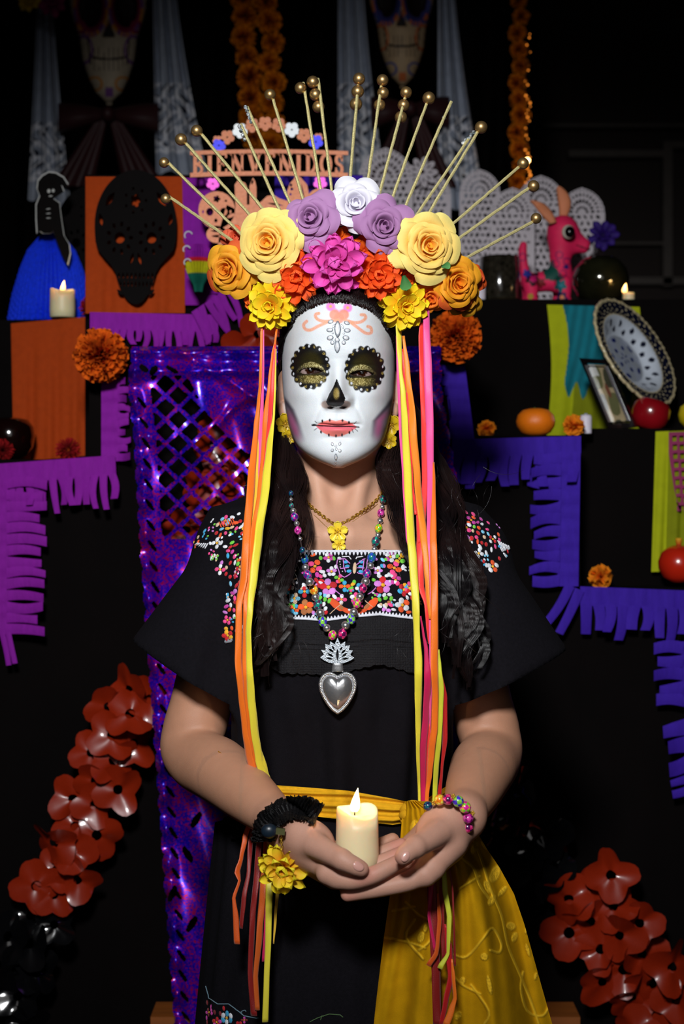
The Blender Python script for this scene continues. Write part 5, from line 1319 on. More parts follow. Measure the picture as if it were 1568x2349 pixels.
# gold chain with yellow enamel flowers
ch = empty('gold_necklace', P(776, 1200, -0.06), 'short gold link chain with two yellow enamel flowers', 'necklace')
cp = catmull([chestpt(u, v, 0.0022) for u, v in ((676, 1100), (684, 1122), (700, 1148), (718, 1166), (735, 1180), (756, 1196), (770, 1204), (786, 1200), (805, 1190), (832, 1172), (858, 1152), (872, 1136), (882, 1120))], 12)
A = Acc(); acc = 0; last = cp[0]; k = 0
for a, b in zip(cp[:-1], cp[1:]):
    acc += (b - a).length
    if acc > 0.0032:
        acc = 0; d = (b - a).normalized(); n = Vector((0, -1, 0)); sd = d.cross(n).normalized(); up = sd if k % 2 else n; k += 1
        pts = [b + d * 0.0030 * math.cos(t) + up * 0.0017 * math.sin(t) for t in np.linspace(0, 2 * math.pi, 13)]
        V, Fc = tubeg(pts, 0.00055, 5, False); A.add(V, Fc)
tag(ob('chain', A.mesh(), M_gold, ch), kind='stuff')
V, Fc = tubeg([p + Vector((0, 0.001, 0)) for p in catmull([chestpt(u, v, 0.0010) for u, v in ((680, 1135), (700, 1166), (725, 1186), (748, 1208), (762, 1216), (790, 1208), (830, 1182), (866, 1156))], 8)], 0.00035, 5)
ob('thin_chain', mesh(V, Fc), M_gold, ch)
M_enam = vcmat('yellow_enamel', 0.35, 0.5, var=0.08, vscale=300, bump=0.4, bscale=600)
def petalflower(parent, loc, R, n, c0, c1, name='enamel_flower', tz=0.0, roll=0.0, mt=None, objs=True):
    M = facing(loc, 0, tz, roll)
    V, Fc = sphereg((0, 0, R * .12), R * .13, 10, 6); c = ob(name, mesh(V, Fc), M_gold, parent, M)
    for k in range(n):
        V, Fc, C = spoon(R, R * 0.36, lin(c0), lin(c1), 0.45, -0.05, tip=0.62)
        Rm = Matrix.Rotation(2 * math.pi * k / n + math.pi / 2, 3, 'Z') @ Matrix.Rotation(-0.18, 3, 'Y')
        o = ob('petal', mesh([Rm @ Vector(v) for v in V], Fc, C), mt or M_enam, c, M)
        md = o.modifiers.new('thick', 'SOLIDIFY'); md.thickness = 0.0006
    A = Acc()
    for k in range(6):
        a = 2 * math.pi * k / 6 + .4; e = Vector((math.cos(a) * R * .28, math.sin(a) * R * .28, R * .3))
        V, Fc = tubeg([(0, 0, R * .08), e], R * 0.02, 4); A.add(V, Fc); V, Fc = sphereg(e, R * .055, 8, 5); A.add(V, Fc)
    ob('stamens', A.mesh(), M_gold, c, M)
q = chestpt(774, 1220, 0.004); petalflower(ch, q, 26 * S(q.y), 5, '#e8c020', '#f6e04a')
q = chestpt(777, 1250, 0.006); petalflower(ch, P(777, 1250, q.y), 18 * S(q.y), 5, '#e8c020', '#f6e04a', roll=0.5)
for sg, a, b in ((-1, (654, 972, 26), (661, 1003, 19)), (1, (896, 975, 27), (893, 1012, 20))):
    e = empty('earring', P(a[0], a[1], 0.0), ('left' if sg < 0 else 'right') + ' earring of two yellow enamel flowers, beside the ' + ('left' if sg < 0 else 'right') + ' cheek', 'earring', None)
    yy = 0.004 if sg < 0 else -0.004
    petalflower(e, P(a[0], a[1], yy), a[2] * S(yy), 6, '#8a6a0c', '#d8b81c', tz=sg * -0.2, roll=.3)
    petalflower(e, P(b[0], b[1], yy - .002), b[2] * S(yy), 6, '#8a6a0c', '#d8b81c', tz=sg * -0.2)
    V, Fc = tubeg([P(a[0] + sg * 3, a[1] - 30, yy + .008), P(a[0], a[1] - 8, yy + .002), P(b[0], b[1] - 5, yy)], 0.0006, 6); ob('hook', mesh(V, Fc), M_gold, e)
# bead bracelet on her left wrist (right in view)
br = empty('bead_bracelet', P(1040, 1870, -0.21), 'bracelet of woven coloured beads and small gold flowers', 'bracelet')
for (u, v, r, k, y) in [(q[0], q[1], q[2], q[3], q[4] - .009) for q in ((981, 1849, 11, 9, -.216), (1008, 1835, 13, 3, -.228), (1027, 1834, 13, 4, -.232), (1050, 1838, 13.5, 6, -.232), (1066, 1852, 14, 2, -.228), (1073, 1877, 12.5, 7, -.224), (1072, 1898, 13, 4, -.218), (1058, 1918, 11, 9, -.208))]:
    s = r * S(y)
    ob('woven_bead', BM[k], None, br, Matrix.Translation(P(u, v, y)) @ Matrix.Rotation(random.random() * 3, 4, 'Y') @ Matrix.Scale(s, 4))
for u, v, y in ((995, 1842, -.236), (1039, 1827, -.244), (1083, 1866, -.232), (1068, 1925, -.216)):
    V, Fc, A = None, None, Acc()
    for k in range(5):
        a = 2 * math.pi * k / 5; V, Fc = sphereg((math.cos(a) * 4, math.sin(a) * 4, 0), (2.8, 2.8, 1.6), 8, 6); A.add(V, Fc)
    V, Fc = sphereg((0, 0, 1), 2.2, 8, 6); A.add(V, Fc)
    ob('gold_flower', A.mesh(), M_gold, br, facing(P(u, v, y), 0, 0.3, s=S(y)))
V, Fc = tubeg(catmull(PP([(975, 1853, -.210), (1008, 1836, -.225), (1040, 1834, -.229), (1066, 1852, -.225), (1074, 1880, -.220), (1070, 1905, -.212), (1056, 1922, -.200)]), 5), 0.0012, 6); ob('elastic', mesh(V, Fc), mat('elastic_cord', '#2a1a10', 0.8), br)
# black ruffled band with a hanging yellow flower on her right wrist (left in view)
wb = empty('lace_wristband', P(655, 1885, -0.2), 'black ruffled lace wristband with charm chain and yellow silk flower', 'bracelet')
M_lace = mat('black_ruffle_lace', '#0c0a0c', 0.5, spec=0.4, var=0.4, vscale=400, bump=0.8, bscale=900)
wp = catmull([Vector((u, v, 0)) for u, v in ((604, 1930), (604, 1905), (618, 1880), (642, 1862), (672, 1852), (702, 1854), (730, 1868))], 50)
for layer in range(4):
    V = []; J = 9
    for i, q in enumerate(wp):
        t = i / (len(wp) - 1); d = (wp[min(i + 1, len(wp) - 1)] - wp[max(i - 1, 0)]).normalized(); nx, ny = -d.y, d.x
        for j in range(J):
            w = (-1 + 2 * j / (J - 1)); fr = (0.35 + 0.65 * abs(w)); ph = t * 150 + layer * 1.9
            ww = w * 19 + 5 * (layer - 1.5) + 2.5 * fr * math.sin(ph + 2 * math.sin(t * 37))
            u, v = q.x + nx * ww + d.x * 3.5 * fr * math.cos(ph * 1.1), q.y + ny * ww + d.y * 3.5 * fr * math.cos(ph * 1.1)
            hq, hn = hit(BVH_body, u, v, 0.0)
            yb_w = np.interp(t, [0, .3, .6, 1], [-.200, -.212, -.222, -.232])
            yy = (hq.y if hq is not None and hq.y < -.12 else yb_w + .01) - 0.003 - 0.0045 * fr * (1 + math.sin(ph)) - layer * 0.0008
            V.append(P(u, v, max(yy, yb_w - .02)))
    ob('ruffle', mesh(V, gridf(len(wp), J)), M_lace, wb)
V, Fc = sphereg((0, 0, 0), (0.0085, 0.006, 0.0075), 16, 10); ob('black_bead', mesh(V, Fc), mat('black_satin_bead', '#16222e', 0.35), wb, Matrix.Translation(P(617, 1906, -.232)))
V, Fc = boxg((-0.0045, -0.002, -0.0032), (0.0045, 0.002, 0.0032)); ob('clasp', mesh(V, Fc, smooth=False), mat('bronze_clasp', '#8a8a5a', 0.35, 0.9), wb, Matrix.Translation(P(643, 1907, -.244)) @ Matrix.Rotation(0.12, 4, 'Y'))
A = Acc()
for k in range(7):
    c = P(644 + k * 0.3, 1918 + k * 5.2, -.239); up = Vector((1, 0, 0)) if k % 2 else Vector((0, 1, 0))
    V, Fc = tubeg([c + Vector((0, 0, 0.0017)) * math.cos(t) + up * 0.0011 * math.sin(t) for t in np.linspace(0, 2 * math.pi, 10)], 0.0004, 5, False); A.add(V, Fc)
ob('charm_chain', A.mesh(), M_gold, wb)
dahlia(wb, 650, 1990, -0.222, 62, '#e87818', '#f0e028', [(5, .5, 65), (8, .85, 42), (10, 1.05, 15), (8, 1.05, -12)], 0.25, -0.2, seed=77, name='yellow_flower', wd=.21, cup=0.7)
# candle
def candle(name, px, py_bot, y, wpx, hpx, label, flame=(0, 0), fh=50, fw=22, group=None, lit=True, swoop=0.10, es=9.0, mt=None, pw=0.12, cat='candle'):
    s = S(y); r = wpx * s / 2; h = hpx * s; base = P(px, py_bot, y)
    e = empty(name, base, label, cat, group)
    K = 48; V = []; prof = [(0.0, 0.0), (0.93, 0.0), (1.0, 0.02), (1.02, 0.3), (1.0, 0.7), (0.985, 0.95)]
    rim = lambda a: 1.0 + swoop * (0.6 * math.sin(a - 0.4) + 0.4 * math.sin(2 * a + 0.5)) * wpx / hpx
    rows = [[(r * p, h * z) for _ in range(K)] for p, z in prof]
    for (p, dz) in ((0.97, 0.0), (0.90, 0.012), (0.80, -0.01), (0.66, -0.06), (0.3, -0.085), (0.0, -0.085)):
        rows.append([(r * p, h * (rim(2 * math.pi * k / K) if p > 0.7 else (1.0 - 0.0)) + dz * h) for k in range(K)])
    for row in rows:
        for k, (rr, zz) in enumerate(row):
            a = 2 * math.pi * k / K; V.append((rr * math.cos(a), rr * math.sin(a), zz))
    n = len(rows); Fc = [[i * K + k, i * K + (k + 1) % K, (i + 1) * K + (k + 1) % K, (i + 1) * K + k] for i in range(n - 1) for k in range(K)]
    ob('wax_body', mesh(V, Fc), mt or M_wax, e, Matrix.Translation(base))
    tp = base + Vector((flame[0] * s, -r * 0.05, h * 0.93))
    V, Fc = tubeg([tp + Vector((0, 0, -0.003)), tp + Vector((0, 0, 0.3 * fh * s * 0.4))], 1.6 * s, 6); ob('wick', mesh(V, Fc), M_wick, e)
    if lit:
        V, Fc = lathe([(0.001, 0), (.28, .03), (.46, .12), (.5, .25), (.44, .42), (.30, .62), (.14, .82), (.05, .94), (0.0, 1.0)], 16)
        V = [(v[0] * fw * s + (v[2] ** 1.5) * fw * s * 0.35, v[1] * fw * s, v[2] * fh * s) for v in V]
        ob('flame', mesh(V, Fc), M_flame if es > 5 else M_flame2, e, Matrix.Translation(tp + Vector((0, 0, 0.10 * fh * s))))
        l = bpy.data.lights.new('candle_glow', 'POINT'); l.energy = pw; l.color = (1.0, 0.62, 0.26); l.shadow_soft_size = 0.006
        lo = bpy.data.objects.new('candle_glow', l); COL.objects.link(lo); lo.location = tp + Vector((0, -0.002, fh * s * 0.9)); par(lo, e)
        lo.matrix_parent_inverse = WM[e.name].inverted()
    return e
M_flame2 = mat('small_flame', '#ffd890', 0.5, emit='#ffc070', estr=4.0)
candle('pillar_candle', 819, 2000, -0.2395, 97, 142, 'ivory pillar candle burning in her cupped hands', flame=(-6, 0), fh=56, fw=22, swoop=0.16)
# ------------------------------------------------------------------ the room
M_wall = mat('dark_painted_wall', '#2a201c', 0.8, var=0.1, vscale=3, bump=0.1, bscale=60)
def struct(name, V, Fc, m): return tag(ob(name, mesh(V, Fc, smooth=False), m), kind='structure')
struct('wall_back', *boxg((-3.5, 3.2, 0), (3.5, 3.3, 3.4)), M_wall)
struct('floor', *boxg((-3.5, -4.0, -0.05), (3.5, 3.3, 0)), mat('dark_floor', '#2a1a12', 0.6, var=0.2, vscale=6, stretch=(1, 12, 1)))
struct('ceiling', *boxg((-3.5, -4.0, 3.4), (3.5, 3.3, 3.45)), M_wall)
struct('wall_left', *boxg((-3.6, -4.0, 0), (-3.5, 3.3, 3.4)), M_wall)
struct('wall_right', *boxg((3.5, -4.0, 0), (3.6, 3.3, 3.4)), M_wall)
# panelled door frame on the back wall at the right
M_trim = mat('grey_door_trim', '#5c544e', 0.7)
for k, (a, b, c, d) in enumerate(((1515, 330, 1536, 660), (1300, 350, 1515, 366), (1536, 330, 1640, 346), (1380, 560, 1515, 566), (1280, 640, 1640, 656), (1240, 290, 1600, 298))):
    p, q = P(a, d, 3.18), P(c, b, 3.18); struct('trim_%d' % (k + 1), *boxg((p.x, 3.14, p.z), (q.x, 3.2, q.z)), M_trim)
# black cloth backdrop hung behind the altar, left and middle
nu, nv = 240, 30; V = []
for i in range(nu):
    for j in range(nv):
        u = -250 + (1235 + 250) * i / (nu - 1); v = -160 + 1250 * j / (nv - 1)
        V.append(P(u, v, 2.05 + 0.025 * math.sin(u / 16 + 0.7 * math.sin(u / 50)) + 0.012 * math.sin(u / 7.3 + v / 200)))
bd = tag(ob('backdrop_curtain', mesh(np.array([tuple(v) for v in V]), gridf(nu, nv)), M_drape), 'black cloth backdrop hanging in folds behind the altar', 'curtain')
# ------------------------------------------------------------------ stepped altar in black cloth
altar = empty('stepped_altar', P(784, 1700, 0.9).xyz * Vector((1, 1, 0)) if False else Vector((0, 0.9, 0)), 'stepped altar draped in plain black cloth behind the woman', 'altar')
def tier(x0, x1, ptop, y0, y1, name='tier'):
    a, b = P(x0, ptop, y0), P(x1, ptop, y0); nx, nz = 60, 24; V = []
    A = Acc(); V, Fc = boxg((a.x, y0 + 0.004, 0.0), (b.x, y1, a.z)); A.add(V, Fc)
    V = []
    for i in range(nx):          # hanging cloth front with soft folds
        for j in range(nz):
            t = j / (nz - 1); x = a.x + (b.x - a.x) * i / (nx - 1); z = a.z + 0.002 - (a.z - 0.01) * t
            V.append((x, y0 - 0.004 - 0.004 * math.sin(x * 38 + z * 3) * t - 0.002 * math.sin(x * 90 - z * 9) * t, z))
    A.add(V, gridf(nx, nz)); return ob(name, A.mesh(False), M_drape, altar)
tier(205, 1060, 722, 0.62, 1.15); tier(1060, 1330, 1002, 0.62, 0.95); tier(1330, 1640, 1352, 0.62, 0.74)
tier(1330, 1760, 986, 0.745, 0.945); tier(1060, 1760, 690, 0.95, 1.55)
tier(-14, 205, 1057, 0.62, 0.80); tier(-260, 205, 737, 0.805, 1.35); tier(-300, -14, 1500, 0.62, 0.80)
tier(196, 832, 405, 0.745, 1.10)
# ------------------------------------------------------------------ cloth runners
def hang(name, mt, cols, fold, label, cat='cloth', nu=60, nv=90, th=0.0006, edge=None):
    """cols: function(s,t)->(px,py,y[,rgb])"""
    V = []; C = []
    for i in range(nu):
        for j in range(nv):
            r = cols(i / (nu - 1), j / (nv - 1)); V.append(P(r[0], r[1], r[2] - fold * (math.sin(i / nu * 19) + 0.5 * math.sin(i / nu * 41 + j / nv * 2)) * (j / nv) ** .7))
            if len(r) > 3: C.append(r[3])
    o = ob(name, mesh(np.array([tuple(v) for v in V]), gridf(nu, nv), np.array(C) if C else None), mt)
    return tag(o, label, cat)
M_oc = mat('burnt_orange_cloth', '#a83c08', 0.85, spec=0.2, var=0.08, vscale=120, bump=0.5, bscale=900)
hang('cloth_runner', M_oc, lambda s, t: (25 + 182 * s + 6 * t - 0 * s, 742 - 16 * s + t * (318 + 0 * s) + 6 * math.sin(s * 3) * 0, 0.797), 0.0035, 'burnt orange cloth hanging below the left candle')
hang('cloth_runner', M_oc, lambda s, t: (196 + 228 * s, 405 + t * 314, 0.735 - 0.02 * t), 0.003, 'burnt orange cloth behind the black skull cutout')
M_vc = vcmat('dyed_cotton', 0.85, 0.2, bump=0.5, bscale=900, var=0.06)
YG, TL_ = np.array(lin('#a8b010')), np.array(lin('#0f6a78'))
def g1(s, t):
    u = 1254 + 212 * s + 14 * t * (1 - s) * 0; v = 699 + 5 * s + t * 300
    ed = 25 + 12 * math.sin(t * 9); end = 0.62 + 0.06 * math.sin(s * 40) + 0.10 * s
    teal = 0.17 + 0.03 * math.sin(t * 7) < s < 0.88 and t < end
    c = TL_ * (0.8 + 0.4 * math.sin(s * 30 + t * 11) ** 2) if teal else YG * (0.5 + 0.5 * (s < .25 or s > .88 or t < .5))
    if abs(s - 0.62) < 0.02 and t < .12: c = YG
    return (u + 10 * math.sin(t * 3.2), v, 0.935, c)
hang('cloth_runner', M_vc, g1, 0.003, 'lime green and teal cloth under the pink toy animal', nu=120, nv=120)
hang('cloth_runner', M_vc, lambda s, t: (1503 + 110 * s - 10 * t * (1 - s), 990 - 4 * s + t * (322 - 90 * max(0, .5 - s) * 0), 0.732 - 0.01 * t, YG * (1.0 if s < .28 else .55)), 0.003, 'lime green cloth at the right edge above the pomegranate', nu=50)
# magenta cut paper over it
polys = [[(1533, 992), (1600, 990), (1600, 1180), (1560, 1175), (1545, 1120), (1533, 1040)]] + [[(x, y), (x + 10, y - 1), (x + 10, y + 12), (x, y + 13)] for y in range(1000, 1165, 20) for x in range(1541 + (y - 1000) // 14, 1590, 16)]
tag(ob('cut_paper', cut2d(polys, 0.722, 0.0005), mat('magenta_paper', '#8a1450', 0.7)), 'magenta cut paper strip over the lime cloth at right', 'paper banner')
# ------------------------------------------------------------------ crepe paper fringes
def crepe(c): return mat('crepe_paper_' + c[1:], c, 0.8, spec=0.2, var=0.10, vscale=160, bump=0.8, bscale=700, stretch=(1, 1, 0.25))
M_pu, M_vi = crepe('#86189a'), crepe('#3a1c9e')
def fringe(p0, p1, direc, L, bandw, y, m, label, wpx=20, spread=0.10, seed=0, band=True, curl=0.02):
    rnd = random.Random(seed); e = empty('crepe_fringe', P(*p0, y), label, 'paper fringe', 'crepe paper fringes')
    L0 = math.hypot(p1[0] - p0[0], p1[1] - p0[1]); n = max(2, int(L0 / wpx)); dx, dy = (p1[0] - p0[0]) / L0, (p1[1] - p0[1]) / L0
    ex, ey = direc
    if band:
        V = []; nu, nv = 40, 8
        for i in range(nu):
            for j in range(nv):
                a = L0 * i / (nu - 1); b = bandw * j / (nv - 1)
                V.append(P(p0[0] + dx * a + ex * b, p0[1] + dy * a + ey * b, y - 0.002 - 0.002 * math.sin(a / 14) * j / nv - 0.001 * math.sin(a / 5.3)))
        ob('band', mesh(V, gridf(nu, nv)), m, e)
    for k in range(n):
        a0 = L0 * k / n + 0.6; a1 = L0 * (k + 1) / n - 0.6; off = rnd.uniform(-spread, spread) * L; Lk = L * rnd.uniform(.85, 1.08); cz = rnd.uniform(-curl, curl * .5); V = []
        gp = rnd.uniform(.02, .16) * (a1 - a0); kink = rnd.uniform(-.06, .06) * L
        for j in range(7):
            t = j / 6
            for a in (a0 + gp * t, (a0 + a1) / 2, a1 - gp * t):
                b = bandw * 0.9 + (Lk - bandw) * t; sd = off * t * t + kink * math.sin(t * 3)
                V.append(P(p0[0] + dx * (a + sd) + ex * b, p0[1] + dy * (a + sd) + ey * b, y - 0.004 + cz * t * t - 0.002 * (a == (a0 + a1) / 2)))
        ob('strip', mesh(V, gridf(7, 3)), m, e)
    return e
fringe((418, 408), (424, 700), (1, 0), 84, 55, 0.728, M_pu, 'purple crepe fringe upright beside the upper orange cloth', 26, seed=1)
fringe((206, 716), (500, 722), (0, 1), 78, 40, 0.606, M_pu, 'purple crepe fringe under the left candle shelf edge', 17, seed=2)
fringe((430, 700), (520, 640), (0.45, 0.9), 105, 20, 0.600, M_pu, 'purple crepe fringe splaying under the rainbow tulip', 18, seed=3, band=False)
fringe((232, 868), (232, 1058), (1, 0), 68, 42, 0.600, M_pu, 'purple crepe fringe upright below the left orange pompom', 19, seed=4)
fringe((-8, 1064), (264, 1044), (0.05, 1), 122, 46, 0.590, M_pu, 'purple crepe fringe along the lowest left shelf', 19, seed=5, spread=.06)
fringe((-12, 1096), (-12, 1455), (1, 0.02), 118, 30, 0.584, M_pu, 'purple crepe fringe upright at the left picture edge', 24, seed=6, spread=.05)
fringe((-6, 1440), (22, 1436), (0.25, 0.95), 105, 15, 0.582, M_pu, 'two purple crepe strips dangling at the left edge', 14, seed=7, band=False)
fringe((1066, 838), (1088, 1010), (-1, 0), 62, 50, 0.606, M_vi, 'violet crepe fringe upright beside the glittering banner', 22, seed=8)
fringe((1036, 1008), (1332, 1000), (0, 1), 112, 42, 0.600, M_vi, 'violet crepe fringe under the orange clementine shelf', 25, seed=9)
fringe((1050, 1010), (1110, 1010), (-0.35, 0.94), 118, 15, 0.597, M_vi, 'violet crepe strips slanting by her hair', 22, seed=19, band=False)
fringe((1331, 1036), (1326, 1345), (-1, 0), 118, 48, 0.594, M_vi, 'violet crepe fringe upright right of her sleeve', 27, seed=10)
fringe((1330, 1345), (1610, 1356), (0, 1), 116, 44, 0.590, M_vi, 'violet crepe fringe under the lowest right shelf', 28, seed=11)
fringe((1345, 1350), (1300, 1330), (-0.5, 0.87), 120, 10, 0.588, M_vi, 'violet crepe strips fanning at the inner corner', 17, seed=21, band=False)
fringe((1592, 1470), (1592, 1620), (-1, 0.05), 96, 30, 0.586, M_vi, 'violet crepe fringe upright at the right edge, upper run', 28, seed=12)
fringe((1592, 1640), (1600, 1760), (-0.9, 0.35), 82, 20, 0.584, M_vi, 'violet crepe strips at the right edge, middle run', 32, seed=13, spread=.2)
fringe((1592, 1770), (1600, 1815), (-0.9, 0.35), 62, 10, 0.584, M_vi, 'violet crepe strips at the right edge, lowest run', 30, seed=14, band=False)
fringe((630, 402), (832, 402), (0, 1), 90, 60, 0.733, M_vi, 'violet crepe fringe behind the right end of the orange sign', 24, seed=15)

# ------------------------------------------------------------------ glittering purple plastic banner with cut lattice
m, nt, N, L, b = newmat('holographic_purple_foil')
tc = N.new('ShaderNodeTexCoord'); vo = N.new('ShaderNodeTexVoronoi'); vo.inputs['Scale'].default_value = 520; L.new(tc.outputs['Object'], vo.inputs[0])
hs = N.new('ShaderNodeSeparateColor'); L.new(vo.outputs['Color'], hs.inputs[0])
nz = N.new('ShaderNodeTexNoise'); nz.inputs['Scale'].default_value = 14; nz.inputs['Detail'].default_value = 3; L.new(tc.outputs['Object'], nz.inputs[0])
ad = N.new('ShaderNodeMath'); ad.operation = 'ADD'; L.new(hs.outputs[0], ad.inputs[0])
nm = N.new('ShaderNodeMath'); nm.operation = 'MULTIPLY_ADD'; L.new(nz.outputs[0], nm.inputs[0]); nm.inputs[1].default_value = 1.3; nm.inputs[2].default_value = -0.60; L.new(nm.outputs[0], ad.inputs[1])
cr = N.new('ShaderNodeValToRGB'); L.new(ad.outputs[0], cr.inputs[0]); e = cr.color_ramp.elements
e[0].position = 0.0; e[0].color = (*lin('#1a0a8a'), 1); e[1].position = 1.0; e[1].color = (*lin('#f01848'), 1)
for ps, c in ((0.35, '#2a10d8'), (0.55, '#4a18c0'), (0.72, '#7a1cb8'), (0.84, '#c81878')): q = e.new(ps); q.color = (*lin(c), 1)
L.new(cr.outputs[0], b.inputs['Base Color']); b.inputs['Metallic'].default_value = 0.5; b.inputs['Roughness'].default_value = 0.36
b.inputs['Coat Weight'].default_value = 1.0; b.inputs['Coat Roughness'].default_value = 0.16; b.inputs['Coat Tint'].default_value = (*lin('#c890ff'), 1)
nmn = N.new('ShaderNodeNormalMap') if False else None
bp = N.new('ShaderNodeBump'); bp.inputs['Strength'].default_value = 0.4; bp.inputs['Distance'].default_value = 0.0006; L.new(hs.outputs[1], bp.inputs['Height']); L.new(bp.outputs[0], b.inputs['Normal'])
M_foil = m
step = 2.6; us = np.arange(286, 1062, step); vs_ = np.arange(794, 2420, step); U, VV = np.meshgrid(us, vs_, indexing='ij')
lft = np.interp(VV, [794, 880, 1000, 1300, 1900, 2420], [300, 290, 304, 322, 366, 402]); rgt = np.interp(VV, [794, 900, 1100, 2420], [1012, 1016, 1050, 1050])
sc = 8 * np.abs(np.sin((VV - 880) / 23.5 * math.pi / 2)) ** .6
inside = (U > lft + 7 - sc) & (U < rgt - 7 + sc)
lat_l = lft + 55
cb = np.interp(VV, [862, 870, 950, 1000, 1040, 1060], [420, 432, 475, 520, 565, 640])
latt = (U > lat_l) & (VV > 862) & (VV < 1236) & ((U < cb) | (VV > 1060)) & (U < 1000)
a = (U - 350) / 29.5; c_ = (VV - 880) / 27.5
d1 = np.abs(((a + c_) / 2 + 0.5) % 1 - 0.5); d2 = np.abs(((a - c_) / 2 + 0.5) % 1 - 0.5)
hole = latt & (d1 > 0.125) & (d2 > 0.125)
su = (U - lft - 30) ; sv = ((VV - 900) % 47) - 23
rot = np.hypot((su * 0.85 + (sv - 0) * -0.5) / 4.0, (su * 0.5 + sv * 0.85) / 15); hole |= (rot < 1) & (VV > 890)
for (hx, hy, rx, ry, ro) in ((395, 2050, 6, 20, .4), (430, 1960, 7, 20, -.5), (440, 2120, 7, 20, .5), (450, 1880, 7, 20, .5), (330, 845, 12, 6, .6), (352, 850, 7, 12, .6), (395, 848, 16, 4, .5)):
    hole |= np.hypot(((U - hx) * math.cos(ro) + (VV - hy) * math.sin(ro)) / rx, (-(U - hx) * math.sin(ro) + (VV - hy) * math.cos(ro)) / ry) < 1
mask = inside & ~hole
Y = 0.50 + 0.006 * np.sin(U / 33 + VV / 90) + 0.004 * np.sin(U / 17 - VV / 41) + 0.007 * np.sin((U + VV * .6) / 60)
Y -= 0.016 * np.exp(-((VV - 808) / 11) ** 2) + 0.012 * np.exp(-((VV - 850) / 14) ** 2)
Y -= 0.020 * np.exp(-((U - lft - 16) / 13) ** 2) * (0.6 + 0.4 * np.sin(VV / 12))
Y -= 0.008 * np.exp(-((U * 0.35 + VV - 1150 + 40 * np.sin(U / 40)) / 14) ** 2) + 0.006 * np.exp(-((U * -0.6 + VV - 560) / 10) ** 2)
s = (Y - CY) / F; Vb = np.stack([(U - 784) * s, Y, CZ - (VV - 1174.5) * s], -1).reshape(-1, 3)
Qb = gridf(len(us), len(vs_)); mk = mask.ravel(); Qb = Qb[mk[Qb].sum(1) >= 3]
usd = np.zeros(len(Vb), bool); usd[Qb.ravel()] = True; rm = np.cumsum(usd) - 1; Vb = Vb[usd]; Qb = rm[Qb]; Vb = relax(Vb, Qb, 1, .5)
tag(ob('foil_banner', mesh(Vb, Qb), M_foil), 'glittering purple foil banner with cut lattice and scalloped edge behind her', 'paper banner')
# ------------------------------------------------------------------ paper pompoms and marigolds
def pommesh(n, size, wd, c0, c1, rnd, flat=1.0, ruff=0.3, nu=4, nv=4):
    A = Acc(); c0, c1 = np.array(lin(c0)), np.array(lin(c1))
    for i in range(n):
        z = 1 - 2 * (i + .5) / n; r = math.sqrt(1 - z * z); ph = i * 2.399963
        d = Vector((r * math.cos(ph), r * math.sin(ph), z)); t1 = d.orthogonal().normalized(); t2 = d.cross(t1); an = rnd.random() * 6.3
        t1, t2 = t1 * math.cos(an) + t2 * math.sin(an), t2 * math.cos(an) - t1 * math.sin(an)
        L_ = rnd.uniform(.82, 1.08); V = []; C = []; g = rnd.uniform(.8, 1.2); ph2 = rnd.random() * 6
        for a in range(nu):
            x = -1 + 2 * a / (nu - 1)
            for b_ in range(nv):
                t = b_ / (nv - 1); rr = size + (1 - size) * t
                q = d * (rr * L_) + t1 * (x * wd * (0.3 + t * .8)) + t2 * (ruff * wd * math.sin(x * 4 + ph2) * t + 0.25 * wd * t * t)
                V.append((q.x, q.y, q.z * flat)); C.append(np.clip((c0 * (1 - t) + c1 * t) * g, 0, 1))
        A.add(V, gridf(nu, nv), np.array(C))
    return A.mesh()
M_crepe = vcmat('ruffled_crepe', 0.85, 0.15, bump=0.4, bscale=500, var=0.12, vscale=90, thin=0.15)
rp = random.Random(5)
PM = dict(mar=[pommesh(150, .45, .17, '#a83c04', '#f08a10', rp) for _ in range(3)], big=pommesh(420, .5, .12, '#a82c04', '#f06a14', rp, ruff=.7), red=pommesh(200, .3, .07, '#5a0a10', '#b01c20', rp, ruff=.2), sm=pommesh(46, .2, .42, '#e05c08', '#ff9a20', rp, ruff=.4))
for v in PM.values():
    for me_ in (v if isinstance(v, list) else [v]): me_.materials.append(M_crepe)
def pom(name, kind, px, py, y, r, label=None, cat='paper flower', group=None, parent=None, sq=1.0):
    me_ = random.choice(PM[kind]) if isinstance(PM[kind], list) else PM[kind]; s = r * S(y)
    M = Matrix.Translation(P(px, py, y)) @ Matrix.Diagonal((1, 1, sq, 1)) @ Matrix.Rotation(random.random() * 6, 4, 'X') @ Matrix.Rotation(random.random() * 6, 4, 'Z') @ Matrix.Scale(s, 4)
    return tag(ob(name, me_, None, parent, M), label, cat if parent is None else None, group)
pom('crepe_pompom', 'big', 232, 815, 0.560, 62, 'large orange crepe pompom pinned at the left corner beside the orange cloth')
pom('crepe_pompom', 'big', 1044, 772, 0.560, 60, 'large orange crepe pompom pinned right of her headdress')
pom('red_pompom', 'red', 211, 703, 0.85, 30, 'small red paper pompom right of the left candle')
pom('red_pompom', 'red', 157, 1032, 0.70, 29, 'small red paper pompom at the foot of the orange cloth')
pom('red_pompom', 'red', 6, 1034, 0.70, 27, 'small red paper pompom at the left picture edge')
pom('paper_marigold', 'sm', 1116, 984, 0.665, 20, 'small orange paper flower left of the clementine')
pom('paper_marigold', 'sm', 1314, 978, 0.665, 25, 'small orange paper flower right of the clementine')
pom('paper_marigold', 'sm', 1376, 1322, 0.66, 27, 'small orange paper flower on the lowest right shelf')
pom('paper_marigold', 'sm', 1556, 706, 1.2, 18, 'small orange paper flower at the right picture edge on top shelf')
